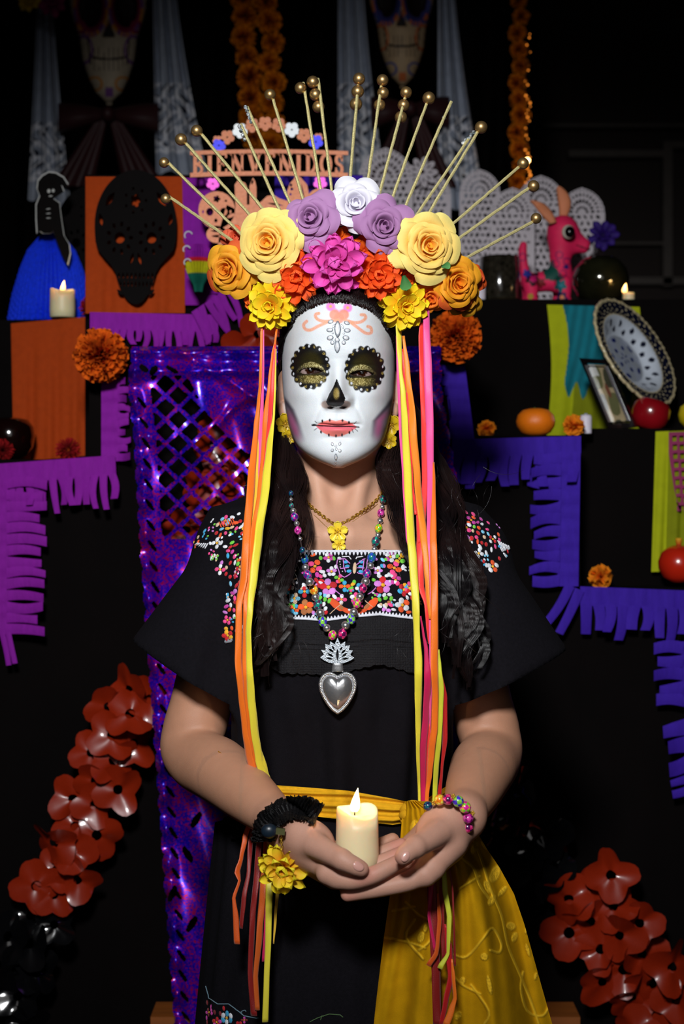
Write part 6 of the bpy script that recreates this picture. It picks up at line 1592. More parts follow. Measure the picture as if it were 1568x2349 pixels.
def garland(label, pts, r, y, gl_):
    e = empty('marigold_garland', P(pts[0][0], pts[0][1], y), label, 'garland')
    V, Fc = tubeg([P(a, b, y + .02) for a, b in pts], 0.002, 5); ob('string', mesh(V, Fc), M_wick, e)
    for a, b in pts: pom('marigold', 'mar', a, b, y + random.uniform(-.01, .01), r * random.uniform(.9, 1.08), parent=e)
    return e
garland('orange marigold garland hanging at top, left strand of the pair', [(556, -45), (556, -5), (562, 38), (558, 85), (566, 130), (572, 178), (574, 226), (578, 270), (582, 315)], 29, 1.60, 0)
garland('orange marigold garland hanging at top, right strand of the pair', [(620, -40), (608, 5), (618, 50), (626, 98), (616, 145), (628, 190), (624, 238), (630, 285), (622, 330)], 28, 1.57, 0)
garland('orange marigold garland hanging at the right of the white drapes', [(1192, -40)] + [(1190 + 5 * math.sin(k * 2.1), k * 38.0) for k in range(0, 12)], 22, 1.70, 0)
# glowing specks added along its right side to imitate warm rim light
sl_ = empty('rim_glints', P(1212, 0, 1.66), 'glowing specks added as warm rim highlights on the right marigold garland', 'added glints')
M_glint = mat('warm_glint', '#ffb050', 0.3, emit='#ff9030', estr=1.6); M_glint2 = mat('bright_warm_glint', '#ffd080', 0.3, emit='#ffc070', estr=14.0)
sv = mesh(*sphereg((0, 0, 0), 1, 8, 6)); sv.materials.append(M_glint)
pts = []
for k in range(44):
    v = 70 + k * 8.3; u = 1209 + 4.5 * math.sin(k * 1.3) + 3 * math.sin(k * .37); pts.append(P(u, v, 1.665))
    if k % 1 == 0 and random.random() < 0.35 + k / 60: ob('glint', sv, None, sl_, Matrix.Translation(P(u, v, 1.66)) @ Matrix.Scale(random.uniform(1.5, 2.8) * (0.6 + k / 70) * S(1.66), 4))
V, Fc = tubeg(pts, 0.0008, 4); ob('glint_wire', mesh(V, Fc), M_wick, sl_)
V, Fc = sphereg((0, 0, 0), 6.0 * S(1.6), 12, 8); ob('bright_glint', mesh(V, Fc), M_glint2, sl_, Matrix.Translation(P(1209, 368, 1.6)))
# yellow and magenta silk flowers at the top left corner
e = empty('silk_flower_spray', P(100, 10, 1.5), 'dim yellow and magenta silk flowers at the top left corner', 'flowers')
dahlia(e, 68, 4, 1.5, 30, '#b08010', '#d8b828', [(6, .6, 60), (9, 1, 20)], seed=91, name='yellow_blossom', wd=.25, objs=False)
dahlia(e, 122, 8, 1.48, 34, '#5a0838', '#8a1458', [(6, .6, 60), (8, 1, 10)], seed=92, name='magenta_blossom', wd=.25, objs=False)
# ------------------------------------------------------------------ skull plaques and white lace drapes
M_plq = vcmat('painted_plaque', 0.6, 0.3, var=0.1)
def skullplaque(cx, top, bot, hw, tilt, y, label, pal):
    st = 1.8; us = np.arange(cx - hw - 20, cx + hw + 20, st); vs2 = np.arange(top, bot + 4, st); U, VV = np.meshgrid(us, vs2, indexing='ij')
    Hh = bot - top; t = (VV - top) / Hh; xs = (U - cx - tilt * (t - .5) * 20)
    w = np.interp(t, [0, .04, .12, .25, .42, .52, .60, .66, .78, .88, .95, 1.0], [.25, .52, .8, .97, 1, .95, .84, .74, .66, .5, .33, .08]) * hw
    msk = np.abs(xs) < w
    n = xs / hw; Z = 0.05 * np.sqrt(np.clip(1 - (xs / (w + 1e-6)) ** 2, 0, 1)) * np.sqrt(np.clip(1 - (2 * t - 1) ** 4, 0, 1))
    base = np.array(lin(pal[0])); C = np.tile(base, U.shape + (1,)).astype(float)
    def paint(mk, c): C[mk] = np.array(lin(c))
    for sg in (-1, 1):
        r = np.hypot((n - sg * .44) / .33, (t - .50) / .115)
        Z -= 0.025 * np.exp(-r ** 4); paint(r < 1.35, pal[1]); paint(r < 1.12, pal[2]); paint(r < .9, '#150609')
        rr = np.hypot((n - sg * .44) / .33, (t - .50) / .115); ang = np.arctan2(t - .5, n - sg * .44); paint((rr > 1.12) & (rr < 1.35) & (np.sin(ang * 12) > 0), pal[3])
        sw = np.abs(np.hypot((n - sg * .62) / .3, (t - .72) / .10) - .7); paint(sw < .09, pal[1]); sw = np.abs(np.hypot((n - sg * .35) / .25, (t - .90) / .05) - .7); paint(sw < .12, pal[3])
        sw = np.abs(np.hypot((n - sg * .7) / .2, (t - .60) / .05) - .6); paint(sw < .16, pal[2])
        paint((np.abs(n - sg * (.50 - .1 * (t - .7) / .2)) < .02) & (t > .66) & (t < .80), '#100606')
    nose = (np.abs(n) < .16 * np.clip((t - .555) / .09, 0, 1)) & (t < .655); Z -= 0.02 * nose; paint(nose, '#120507')
    teeth = (np.abs(n) < .42) & (t > .71) & (t < .83)
    paint(teeth & (np.abs(np.sin(n * 26)) < .22), '#2a1812'); paint(teeth & (np.abs(t - .77 - .03 * (n ** 2) * -2) < .006), '#120807'); paint((np.abs(n) < .1) & (t > .92) & (t < .97), pal[1])
    paint((np.sin(n * 14) * np.sin(t * 60) > .82) & ~teeth & ~nose & (t < .4), pal[3])
    Yd = y - Z; s = (Yd - CY) / F; V = np.stack([(U - 784) * s, Yd, CZ - (VV - 1174.5) * s], -1).reshape(-1, 3)
    Q = gridf(len(us), len(vs2)); mk = msk.ravel(); Q = Q[mk[Q].all(1)]; used = np.zeros(len(V), bool); used[Q.ravel()] = True; rm = np.cumsum(used) - 1
    o = ob('skull_plaque', mesh(V[used], rm[Q], C.reshape(-1, 3)[used]), M_plq); md = o.modifiers.new('thick', 'SOLIDIFY'); md.thickness = 0.012; md.offset = 1
    return tag(o, label, 'skull decoration')
skullplaque(248, -200, 236, 92, 0.2, 1.70, 'painted sugar skull plaque between the two left white drapes', ['#b8a890', '#7a4a8a', '#8a1c48', '#c8802a'])
skullplaque(920, -200, 198, 78, 0.3, 1.70, 'painted sugar skull plaque between the two right white drapes', ['#b89c78', '#c86a38', '#3a3a7a', '#3a4a8a'])
M_lc = vcmat('white_lace_cloth', 0.85, 0.15, bump=0.4, bscale=500, var=0.1, thin=0.2)
def drape(x0t, x1t, x0b, x1b, v0, v1, y, label, lace0, seed):
    rnd = random.Random(seed); nu, nv = 120, 220; V = []; C = []
    base = np.array(lin('#c2cada')); br_ = np.array(lin('#f6f6fc')); dk = np.array(lin('#2a3040'))
    for i in range(nu):
        s = i / (nu - 1)
        for j in range(nv):
            t = j / (nv - 1); te = t ** 1.3; x0 = x0t + (x0b - x0t) * te; x1 = x1t + (x1b - x1t) * te
            v = v0 + (v1 + 10 * math.sin(s * 9 + seed) + 30 * (s - .5) * math.sin(seed) - v0) * t; u = x0 + (x1 - x0) * s
            f = 0.010 * math.sin(s * 17 + seed + .6 * math.sin(t * 4)) + 0.005 * math.sin(s * 34 + t * 2)
            V.append(P(u, v, y - f)); c = base * (0.9 + 0.1 * math.sin(s * 60))
            if v > lace0:
                q = math.sin(u / 9.0 + 2.2 * math.sin(v / 15.0)) * math.sin(v / 11.0 + 1.8 * math.sin(u / 13.0 + seed)); e_ = math.sin(u / 9 + 2.2 * math.sin(v / 15.) + 1.2) * math.cos(v / 8.)
                if v < lace0 + (v1 - lace0) * 0.72: c = br_ if abs(q) < .32 else (dk if e_ > .35 else base * .8)
                else: c = base * .9
                if abs(v - lace0 - 6 * abs(math.sin(u / 9)) - (v1 - lace0) * .7) < 4: c = br_
            C.append(c)
    return tag(ob('lace_drape', mesh(np.array([tuple(v) for v in V]), gridf(nu, nv), np.array(C)), M_lc), label, 'drape')
drape(86, 118, 64, 162, -60, 462, 1.66, 'white lace drape at the far left, partly behind the blue paper figure', 280, 1)
drape(350, 400, 358, 478, -60, 408, 1.66, 'white lace drape right of the left skull plaque', 190, 2)
drape(775, 832, 774, 884, -60, 440, 1.66, 'white lace drape left of the right skull plaque', 190, 3)
drape(1003, 1040, 1004, 1112, -60, 470, 1.66, 'white lace drape right of the right skull plaque', 265, 4)
M_mar = mat('maroon_satin', '#30090d', 0.6, var=0.2, vscale=20, bump=0.3, bscale=60)
def bow(cx, cy, w, h, y, label):
    e = empty('fabric_bow', P(cx, cy, y), label, 'bow'); s = S(y)
    for sg in (-1, 1):
        V = []; nu, nv = 24, 12
        for i in range(nu):
            t = i / (nu - 1)
            for j in range(nv):
                a = 2 * math.pi * j / (nv - 1); hh = h * (.18 + .45 * math.sin(t * 1.6) + .06 * math.sin(j * 2.0))
                V.append(P(cx + sg * w * .5 * t, cy + hh * .5 * math.sin(a) + 8 * t, y - 0.03 * math.cos(a) * math.sin(t * 2.6)))
        ob('loop', mesh(V, gridf(nu, nv)), M_mar, e)
        V = []
        for i in range(nu):
            t = i / (nu - 1)
            for j in range(nv):
                q = j / (nv - 1) - .5; V.append(P(cx + sg * (10 + w * .32 * t) + q * (20 + w * .34 * t), cy + h * 1.5 * t, y - 0.01 * math.sin(q * 14) * t))
        ob('tail', mesh(V, gridf(nu, nv)), M_mar, e)
    V, Fc = sphereg((0, 0, 0), (16 * s, .02, 18 * s), 14, 10); ob('knot', mesh(V, Fc), M_mar, e, Matrix.Translation(P(cx, cy, y - .02)))
bow(248, 262, 230, 110, 1.62, 'large maroon bow below the left skull plaque'); bow(940, 250, 180, 120, 1.64, 'large maroon bow below the right skull plaque')
# ------------------------------------------------------------------ black card skulls
M_card = mat('black_card', '#050202', 0.8, spec=0.12, var=0.3)
def cardskull(cx, cy, R, y, label, ys=1.33):
    out = []
    for k in range(60):
        a = 2 * math.pi * k / 60; x, yv = math.cos(a), math.sin(a); w = 1.0 if yv < .25 else 1 - .38 * sstep(.25, .6, np.array(yv))
        out.append((cx + R * x * float(w) * .98, cy - R * .2 + (R * yv if yv < 0 else R * 1.42 * yv)))
    hs = []
    for sg in (-1, 1):
        ex, ey = cx + sg * R * .38, cy + R * .02
        for k in range(9): a = 2 * math.pi * k / 9; hs.append(ell(ex + R * .27 * math.cos(a), ey + R * .25 * math.sin(a), R * .05, R * .035, 8, rot=a))
        hs.append(ell(ex, ey, R * .12, R * .10, 12)); hs.append(lens((cx + sg * R * .13, cy + R * .50), (cx + sg * R * .05, cy + R * .28), R * .035))
        hs.append(lens((cx + sg * R * .72, cy - R * .55), (cx + sg * R * .5, cy - R * .8), R * .06)); hs.append(lens((cx + sg * R * .80, cy - R * .2), (cx + sg * R * .86, cy - R * .42), R * .05)); hs.append(lens((cx + sg * R * .45, cy + R * .95), (cx + sg * R * .3, cy + R * 1.05), R * .035))
    for k in range(-4, 5):
        hs.append(lens((cx + k * R * .10, cy + R * .64), (cx + k * R * .10, cy + R * .76), R * .022)); hs.append(lens((cx + k * R * .09, cy + R * .80), (cx + k * R * .09, cy + R * .90), R * .02))
    hs.append(flowerpoly(cx, cy - R * .65, R * .12, 5, .4)); hs += [ell(cx + R * .25 * math.cos(a), cy - R * .65 + R * .22 * math.sin(a), R * .03, R * .03, 7) for a in np.linspace(0, 6.28, 8)[:-1]]
    out = [(a, cy + (b - cy) * ys) for a, b in out]; hs = [[(a, cy + (b - cy) * ys) for a, b in h] for h in hs]
    return tag(ob('card_skull', cut2d([out] + hs, y, 0.002), M_card), label, 'skull decoration')
cardskull(311, 543, 96, 0.700, 'large black cut-card skull in front of the orange cloth')
cardskull(205, 555, 80, 0.99, 'black cut-card skull between the blue paper figure and the large skull')
# ------------------------------------------------------------------ blue honeycomb skirt lady
lady = empty('paper_catrina', P(118, 742, 0.93), 'black paper lady figure with blue honeycomb skirt behind left candle', 'paper figure')
yb = 0.93; s = S(yb); K = 150; rows = 50; V = []
for i in range(rows + 1):
    t = i / rows; r = np.interp(t, [0, .06, .2, .4, .7, 1], [10, 30, 55, 72, 90, 101]) * s; z = (742 - 532) * (1 - t) * s
    for k in range(K):
        a = 2 * math.pi * k / K; fin = 0.93 + 0.07 * (1 if k % 3 else -0.3); wav = 1 + 0.025 * t * math.sin(t * 95 + (k // 3 % 2) * math.pi)
        V.append((r * fin * wav * math.cos(a), r * fin * wav * math.sin(a) * .8, z))
Fc = [[i * K + k, i * K + (k + 1) % K, (i + 1) * K + (k + 1) % K, (i + 1) * K + k] for i in range(rows) for k in range(K)]
ob('honeycomb_skirt', mesh(V, Fc, smooth=False), mat('blue_tissue', '#0c34e0', 0.8, spec=0.2, var=0.25, vscale=200), lady, Matrix.Translation(P(118, 742, yb)))
fig = [(112, 396), (128, 398), (145, 408), (155, 424), (150, 430), (140, 424), (146, 440), (134, 448), (122, 456), (128, 460), (136, 466), (140, 500), (146, 540), (158, 560), (160, 580), (154, 606), (142, 585), (130, 555), (122, 530), (116, 535), (100, 535), (92, 530), (86, 535), (84, 500), (84, 470), (92, 450), (86, 434), (88, 416), (98, 404)]
cxx, cyy = 120, 500
ob('outline', cut2d([[(cxx + (a - cxx) * 1.07, cyy + (b - cyy) * 1.03) for a, b in fig]], yb - .066, .0012), mat('white_card', '#b8b8b4', .7), lady)
ob('silhouette', cut2d([fig, ell(112, 438, 4, 5, 10), ell(122, 437, 3.5, 4.5, 10), lens((110, 450), (122, 449), 2), lens((104, 480), (118, 478), 1.5), lens((104, 490), (118, 489), 1.5), lens((104, 500), (118, 500), 1.5)], yb - .068, .0012), M_card, lady)
candle('led_candle', 143, 729, 0.83, 57, 64, 'ivory candle with small flame at the left in front of blue skirt', flame=(1, 0), fh=24, fw=11, swoop=.12, es=4, pw=.05)
# ------------------------------------------------------------------ orange foil welcome sign
M_sign = mat('orange_glitter_foil', '#ff8e5a', 0.5, 0.0, spec=0.6, var=0.22, vscale=260, bump=1.0, bscale=260)
M_fw = mat('white_foil', '#eef4fa', 0.45, 0.1); M_fb = mat('blue_foil', '#2a2ad8', 0.45, 0.3, var=.3, vscale=200); M_fp = mat('pink_foil', '#f04ad0', 0.45, 0.2, var=.2, vscale=200)
ys_ = 0.66; sign = empty('welcome_sign', P(615, 400, ys_), 'orange glitter foil sign cut with the word BIENVENIDOS', 'sign')
yb_ = lambda u: 4 * ((u - 615) / 180) ** 2
def beam(A, a, b, w, y, th=0.003):
    (x0, y0), (x1, y1) = a, b; L_ = math.hypot(x1 - x0, y1 - y0); ux, uy = (x1 - x0) / L_, (y1 - y0) / L_; nx, ny = -uy * w / 2, ux * w / 2
    c = [(x0 + nx, y0 + ny), (x1 + nx, y1 + ny), (x1 - nx, y1 - ny), (x0 - nx, y0 - ny)]
    V = [P(p, q + yb_(p), y) for p, q in c] + [P(p, q + yb_(p), y) + Vector((0, th, 0)) for p, q in c]
    A.add(V, [[0, 1, 2, 3], [7, 6, 5, 4], [0, 4, 5, 1], [1, 5, 6, 2], [2, 6, 7, 3], [3, 7, 4, 0]])
def poly_beam(A, pts, w, y):
    for k, (a, b) in enumerate(zip(pts[:-1], pts[1:])): beam(A, a, b, w, y - 0.00006 * k)
arc = lambda cx, cy, rx, ry, a0, a1, n=9: [(cx + rx * math.cos(math.radians(a0 + (a1 - a0) * k / n)), cy + ry * math.sin(math.radians(a0 + (a1 - a0) * k / n))) for k in range(n + 1)]
GLY = {
 'B': [([(.25, 0), (.25, 1)], 1.3), (arc(.3, .25, .5, .25, -90, 90), 1), (arc(.3, .75, .58, .25, -90, 90), 1), ([(0, .02), (.4, .02)], .7), ([(0, .98), (.4, .98)], .7)],
 'I': [([(.5, 0), (.5, 1)], 1.4), ([(.15, .03), (.85, .03)], .7), ([(.15, .97), (.85, .97)], .7)],
 'E': [([(.25, 0), (.25, 1)], 1.3), ([(0, .03), (.9, .03), (.9, .22)], .7), ([(.25, .5), (.68, .5)], .7), ([(.68, .38), (.68, .62)], .6), ([(0, .97), (.92, .97), (.92, .76)], .7)],
 'N': [([(.2, 0), (.2, 1)], .8), ([(.15, 0), (.85, 1)], 1.4), ([(.85, 0), (.85, 1)], .8), ([(0, .03), (.3, .03)], .7), ([(.65, .03), (1, .03)], .7), ([(0, .97), (.38, .97)], .7)],
 'V': [([(.15, 0), (.52, 1)], 1.4), ([(.88, 0), (.52, 1)], .8), ([(0, .03), (.35, .03)], .7), ([(.68, .03), (1, .03)], .7)],
 'D': [([(.25, 0), (.25, 1)], 1.3), (arc(.3, .5, .58, .47, -90, 90), 1.1), ([(0, .03), (.4, .03)], .7), ([(0, .97), (.4, .97)], .7)],
 'O': [(arc(.5, .5, .4, .46, 0, 360, 18), 1.2)],
 'S': [(arc(.5, .27, .34, .23, -20, -180, 7) + arc(.5, .27, .34, .23, -180, -270, 4)[1:] + arc(.5, .74, .36, .24, -90, 90, 7)[1:] + arc(.5, .74, .36, .24, 90, 165, 4)[1:], 1.15), ([(.84, .12), (.84, .34)], .6), ([(.14, .66), (.14, .9)], .6)]}
xs = [437, 470, 492, 526, 566, 604, 636, 678, 704, 742, 776]
wid = [30, 20, 30, 37, 37, 29, 37, 20, 32, 32, 24]
x = 440
for chh, w in zip('BIENVENIDOS', wid):
    A = Acc()
    for pl, k in GLY[chh]: poly_beam(A, [(x + a * (w - 5) + 1, 351 + b * 46) for a, b in pl], 6.4 * k, ys_ - .001)
    ob('letter', A.mesh(False), M_sign, sign); x += w + (352 - sum(wid)) / 10.5
top = [(436 + 362 * k / 30, 343 + yb_(436 + 362 * k / 30)) for k in range(31)]
ob('top_bar', cut2d([top + [(a, b + 9) for a, b in top[::-1]]], ys_, .003), M_sign, sign)
ob('bottom_bar', cut2d([[(a, b + 50) for a, b in top] + [(a, b + 60) for a, b in top[::-1]]], ys_, .003), M_sign, sign)
for (u, v, r, m_) in ((502, 334, 16, M_fb), (521, 315, 17, M_sign), (550, 300, 18, M_fw), (578, 288, 17, M_sign), (608, 284, 17, M_sign), (639, 287, 17, M_sign), (669, 298, 18, M_fw), (697, 311, 17, M_sign), (724, 326, 17, M_fb), (488, 422, 15, M_fp), (734, 420, 16, M_fp), (498, 322, 11, M_sign), (730, 316, 11, M_sign)):
    o = ob('foil_flower', cut2d([flowerpoly(u, v, r, 5, .28, .3), ell(u, v, 2.2, 2.2, 8)], ys_ + (.004 if r > 12 else .008), .003), m_, sign)
def skh(cx, cy, r):
    return [ell(cx, cy, r, r * 1.02, 26)] + [ell(cx + k * r * .38, cy + r * .1, r * .2, r * .22, 12) for k in (-1, 1)] + [lens((cx - 2, cy + r * .45), (cx - 2, cy + r * .7), 4)] + [flowerpoly(cx, cy - r * .6, r * .2, 5, .4)] + [ell(cx + r * .5 * k, cy - r * .5, r * .07, r * .07, 7) for k in (-1, 1)] + [ell(cx + r * .75 * k, cy + r * .1, r * .05, r * .1, 7) for k in (-1, 1)]
ob('foil_skull', cut2d(skh(497, 482, 42), ys_, .003), M_sign, sign)
ob('foil_skull', cut2d([ell(497, 538, 24, 20, 16), lens((482, 530), (512, 530), 3), lens((484, 542), (510, 542), 3)], ys_, .003), M_sign, sign)
ob('foil_skull', cut2d(skh(734, 465, 32), ys_, .003), M_sign, sign)
ob('foil_scene', cut2d([[(520, 470), (540, 480), (538, 424), (544, 416), (548, 404), (553, 416), (562, 420), (566, 428), (566, 470), (572, 470), (572, 428), (576, 416), (580, 408), (585, 416), (588, 430), (588, 470), (600, 462), (612, 450), (628, 448), (640, 455), (660, 462), (676, 470), (700, 480), (705, 560), (500, 562), (505, 520)]] + [lens((577, 424), (580, 412), 2.5), lens((520, 500), (540, 490), 4), lens((612, 466), (650, 472), 2.5), lens((600, 490), (640, 500), 3)], ys_, .003), M_sign, sign)
ob('foil_figure', cut2d([[(678, 400), (690, 408), (704, 424), (708, 445), (705, 470), (700, 490), (668, 490), (660, 465), (658, 440), (664, 422), (674, 410)], ell(667, 425, 3, 4, 8), ell(669, 434, 3.5, 3.5, 8), ell(666, 446, 2.5, 3, 8), lens((690, 420), (698, 460), 1.6)], ys_ - .002, .003), M_sign, sign)
# rainbow honeycomb tulip
tul = empty('honeycomb_tulip', P(455, 670, .64), 'purple, yellow and teal honeycomb paper tulip beside the orange sign', 'paper flower'); s = S(.64); K = 60; V = []; C = []
for i in range(31):
    t = i / 30; r = np.interp(t, [0, .15, .35, .36, .5, .7, .85, 1], [20, 30, 24, 34, 30, 22, 12, 9]) * s; z = (562 - 670) * -1 * (1 - t) * s
    c = lin('#8a1a9a') if t < .3 else lin('#c01c30') if t < .38 else lin('#b8b414') if t < .62 else lin('#0f5a4a')
    for k in range(K):
        a = 2 * math.pi * k / K; f = 1.0 if k % 2 else .88; V.append((r * f * math.cos(a), r * f * math.sin(a), z)); C.append(c)
Fc = [[i * K + k, i * K + (k + 1) % K, (i + 1) * K + (k + 1) % K, (i + 1) * K + k] for i in range(30) for k in range(K)]
ob('honeycomb', mesh(V, Fc, C, False), M_crepe, tul, Matrix.Translation(P(455, 670, .64)))
for u, v, r in ((432, 540, 9), (428, 572, 8), (430, 602, 8)): ob('paper_scroll', mesh(*tubeg([P(u + r * math.cos(a), v + r * math.sin(a), .62) for a in np.linspace(2.4, 6, 10)], .0012, 6)), mat('white_card_edge', '#c8c8d0', .7), tul)
# ------------------------------------------------------------------ white cut paper doilies
M_doily = mat('white_cut_paper', '#cfc6cc', 0.75, spec=0.2, var=0.05)
def doily(cx, top, hw, bot, y, label, seed, fl=False):
    rnd = random.Random(seed); out = [(cx - hw, bot)] + [(cx - hw * math.cos(a) * (1 + .015 * math.cos(a * 24)), top + hw * 1.15 - hw * 1.15 * math.sin(a) * (1 - .10 * abs(math.cos(a)) ** .5)) for a in np.linspace(0, math.pi, 33)] + [(cx + hw, bot)]
    cy = top + hw * 1.15; hs = []
    for rr, n, ln, w in ((.90, 17, .07, .035), (.72, 13, .17, .045), (.48, 9, .19, .06), (.24, 5, .15, .055)):
        for k in range(n + 1):
            a = math.pi * (k + .5) / (n + 1); c_, s_ = math.cos(a), math.sin(a); r0, r1 = hw * (rr - ln / 2), hw * (rr + ln / 2)
            hs.append(lens((cx + r0 * c_, cy - r0 * s_ * 1.15), (cx + r1 * c_, cy - r1 * s_ * 1.15), hw * w * rnd.uniform(.8, 1.3), 4))
    v = cy + 8
    while v < bot - 12:
        m_ = int(hw * 2 / 15)
        for k in range(m_):
            u = cx - hw + 8 + (2 * hw - 16) * (k + .5 * (int(v / 15) % 2)) / m_; a = rnd.random() * 3
            if abs(u - cx) < hw - 7: hs.append(lens((u - 6.2 * math.cos(a), v - 6.2 * math.sin(a)), (u + 6.2 * math.cos(a), v + 6.2 * math.sin(a)), rnd.uniform(2.4, 4.4), 4))
        v += 15
    return tag(ob('paper_doily', cut2d([out] + hs, y, 0.0008), M_doily), label, 'paper doily', 'white cut paper doilies')
doily(884, 338, 62, 700, 1.30, 'white cut paper doily, leftmost, behind the white rose', 1)
doily(985, 392, 48, 700, 1.335, 'white cut paper doily between the gold rods with gems', 2)
ob('paper_flower', cut2d([flowerpoly(968, 395, 36, 9, .5), ell(968, 395, 6, 6, 10)] + [lens((968 + 12 * math.cos(a), 395 + 12 * math.sin(a)), (968 + 27 * math.cos(a), 395 + 27 * math.sin(a)), 2, 4) for a in np.linspace(0, 6.28, 10)[:-1]], 1.31, .0008), M_doily)
tag(bpy.data.objects['paper_flower'], 'white cut paper flower standing behind the rhinestone rod', 'paper flower')
doily(1100, 388, 46, 700, 1.34, 'white cut paper doily behind the tall pearl rod on the right', 3)
doily(1175, 430, 50, 700, 1.30, 'white cut paper doily left of the pink toy animal', 4)
doily(1240, 402, 52, 700, 1.345, 'white cut paper doily under the right marigold garland', 5)
doily(1334, 430, 52, 640, 1.31, 'white cut paper doily, rightmost, behind the pink animal head', 6)
# ------------------------------------------------------------------ pink toy animal
ya = 1.12
lo = Vector((P(1180, 0, ya).x, ya - .08, P(0, 700, ya).z)); hi = Vector((P(1360, 0, ya).x, ya + .08, P(0, 415, ya).z)); Fa = Field(lo, hi, 0.0022)
sa = S(ya)
Fa.ell(P(1290, 530, ya), (36 * sa, 34 * sa, 36 * sa), .01); Fa.cone(P(1300, 540, ya), P(1340, 560, ya), 24 * sa, 13 * sa, .012); Fa.cone(P(1300, 565, ya), P(1338, 572, ya), 16 * sa, 9 * sa, .01)
Fa.cone(P(1284, 560, ya), P(1286, 650, ya), 26 * sa, 22 * sa, .015); Fa.cone(P(1285, 640, ya), P(1218, 650, ya), 26 * sa, 22 * sa, .015)
for dx, dy in ((1292, -.03), (1280, .03), (1216, -.03), (1210, .03)): Fa.chain([P(dx, 650, ya + dy), P(dx + 2, 672, ya + dy), P(dx, 690, ya + dy), P(dx + 8, 691, ya + dy)], [19 * sa, 15 * sa, 13 * sa, 11 * sa], 0, .008)
Fa.chain([P(1208, 645, ya), P(1200, 610, ya), P(1198, 575, ya), P(1200, 562, ya)], [13 * sa, 11 * sa, 10 * sa, 8 * sa], 0, .008)
V, Q = Fa.net(); V = relax(V, Q, 1); u, v = px_of(V); C = np.tile(lin('#e8245a'), (len(V), 1))
def pt(m_, c): C[m_] = np.array(lin(c))
for (a, b, r, c) in ((1285, 655, 13, '#0a6a70'), (1288, 682, 12, '#1c1450'), (1288, 682, 5, '#e88a5a'), (1222, 640, 15, '#2a0818'), (1222, 640, 8, '#c8146a'), (1208, 628, 9, '#1a2a8a'), (1285, 655, 5, '#3a8a98'), (1216, 680, 7, '#a88a20'), (1240, 650, 10, '#7a1018'), (1298, 612, 6, '#1a1a6a')): pt(np.hypot(u - a, v - b) < r * (1 + .2 * np.sin(5 * np.arctan2(v - b, u - a))), c)
pt(npoly(u, v, [(1245, 620), (1268, 595), (1275, 615), (1295, 640), (1270, 645), (1250, 640)]), '#0c4a40')
for (a, b) in ((1282, 585), (1275, 605), (1300, 600), (1198, 590), (1290, 628)): pt(np.abs(np.hypot(u - a, v - b) - 8) < 1.3, '#8a1858')
pt((np.abs(v - (562 + (u - 1320) * .35)) < 1.5) & (u > 1320), '#2a0818')
toy = empty('toy_animal', P(1260, 697, ya), 'pink painted toy animal with long ears standing on the right top shelf', 'figurine')
ob('body', mesh(V, Q, C), vcmat('painted_papier_mache', .6, .3, var=.08), toy)
def ear(pts, w, name='ear'):
    V = []; cp = catmull(PP(pts), 6); n = len(cp)
    for i, q in enumerate(cp):
        t = i / (n - 1); r = w * S(ya) * (math.sin(math.pi * min(1, .15 + t * .82)) ** .7)
        for k in range(8): a = 2 * math.pi * k / 8; V.append(q + Vector((r * math.cos(a), .004 * math.sin(a), r * .25 * math.cos(a))))
    Fc = [[i * 8 + k, i * 8 + (k + 1) % 8, (i + 1) * 8 + (k + 1) % 8, (i + 1) * 8 + k] for i in range(n - 1) for k in range(8)]
    ob(name, mesh(V, Fc), mat('peach_ear', '#d8845a', .7), toy)
ear([(1268, 512, ya - .03), (1252, 488, ya - .03), (1236, 470, ya - .02), (1218, 460, ya - .02)], 13); ear([(1292, 498, ya), (1295, 472, ya), (1290, 448, ya), (1280, 428, ya)], 15)
V, Fc = sphereg((0, 0, 0), (15 * sa, .008, 16 * sa), 18, 12); ob('eye_rim', mesh(V, Fc), mat('white_eye_rim', '#c8c0b0', .4), toy, Matrix.Translation(P(1303, 532, ya - .044)))
V, Fc = sphereg((0, 0, 0), (12 * sa, .008, 13 * sa), 18, 12); ob('eye', mesh(V, Fc), mat('black_glossy_eye', '#060608', .15), toy, Matrix.Translation(P(1306, 532, ya - .048)))
# ------------------------------------------------------------------ shelf objects at the right
def glassm(name, col, rough=.08, tr=.0): return mat(name, col, rough, 0.55, spec=1.0, var=.5, vscale=30, coat=1.0, trans=tr)
def lat(name, prof, px, py, y, m_, label=None, cat=None, parent=None, K=40, sq=1, group=None, R=None):
    s = S(y); V, Fc = lathe([(a * s, b * s) for a, b in prof], K)
    M = Matrix.Translation(P(px, py, y)) @ (R or Matrix())
    return tag(ob(name, mesh(V, Fc), m_, parent, M), label, cat, group)
gv = empty('glass_vase', P(1376, 700, 1.06), 'round mottled glass vase right of the pink toy animal', 'vase')
lat('bowl', [(0, 0), (26, 0), (34, 4), (52, 20), (64, 44), (66, 60), (60, 82), (46, 100), (34, 108), (31, 108), (43, 98), (57, 80), (62, 60), (60, 44), (48, 20), (0, 6)], 1376, 700, 1.06, glassm('mottled_glass', '#3a3a24', .1, .5), parent=gv)
jr = empty('glass_jar_candle', P(1146, 690, 1.10), 'dark mottled glass jar holding a pale candle behind the golden rose', 'candle holder')
lat('jar', [(0, 0), (44, 0), (46, 4), (46, 98), (44, 100), (42, 98), (42, 6), (0, 6)], 1146, 690, 1.10, mat('mottled_jar_glass', '#4a4438', .12, .0, var=.9, vscale=120, coat=1, trans=.75), parent=jr)
lat('wax', [(0, 0), (36, 0), (36, 55), (30, 58), (0, 54)], 1148, 684, 1.10, M_wax, parent=jr)
M_ww = mat('white_wax', '#e4dcea', .5, sss=.3)
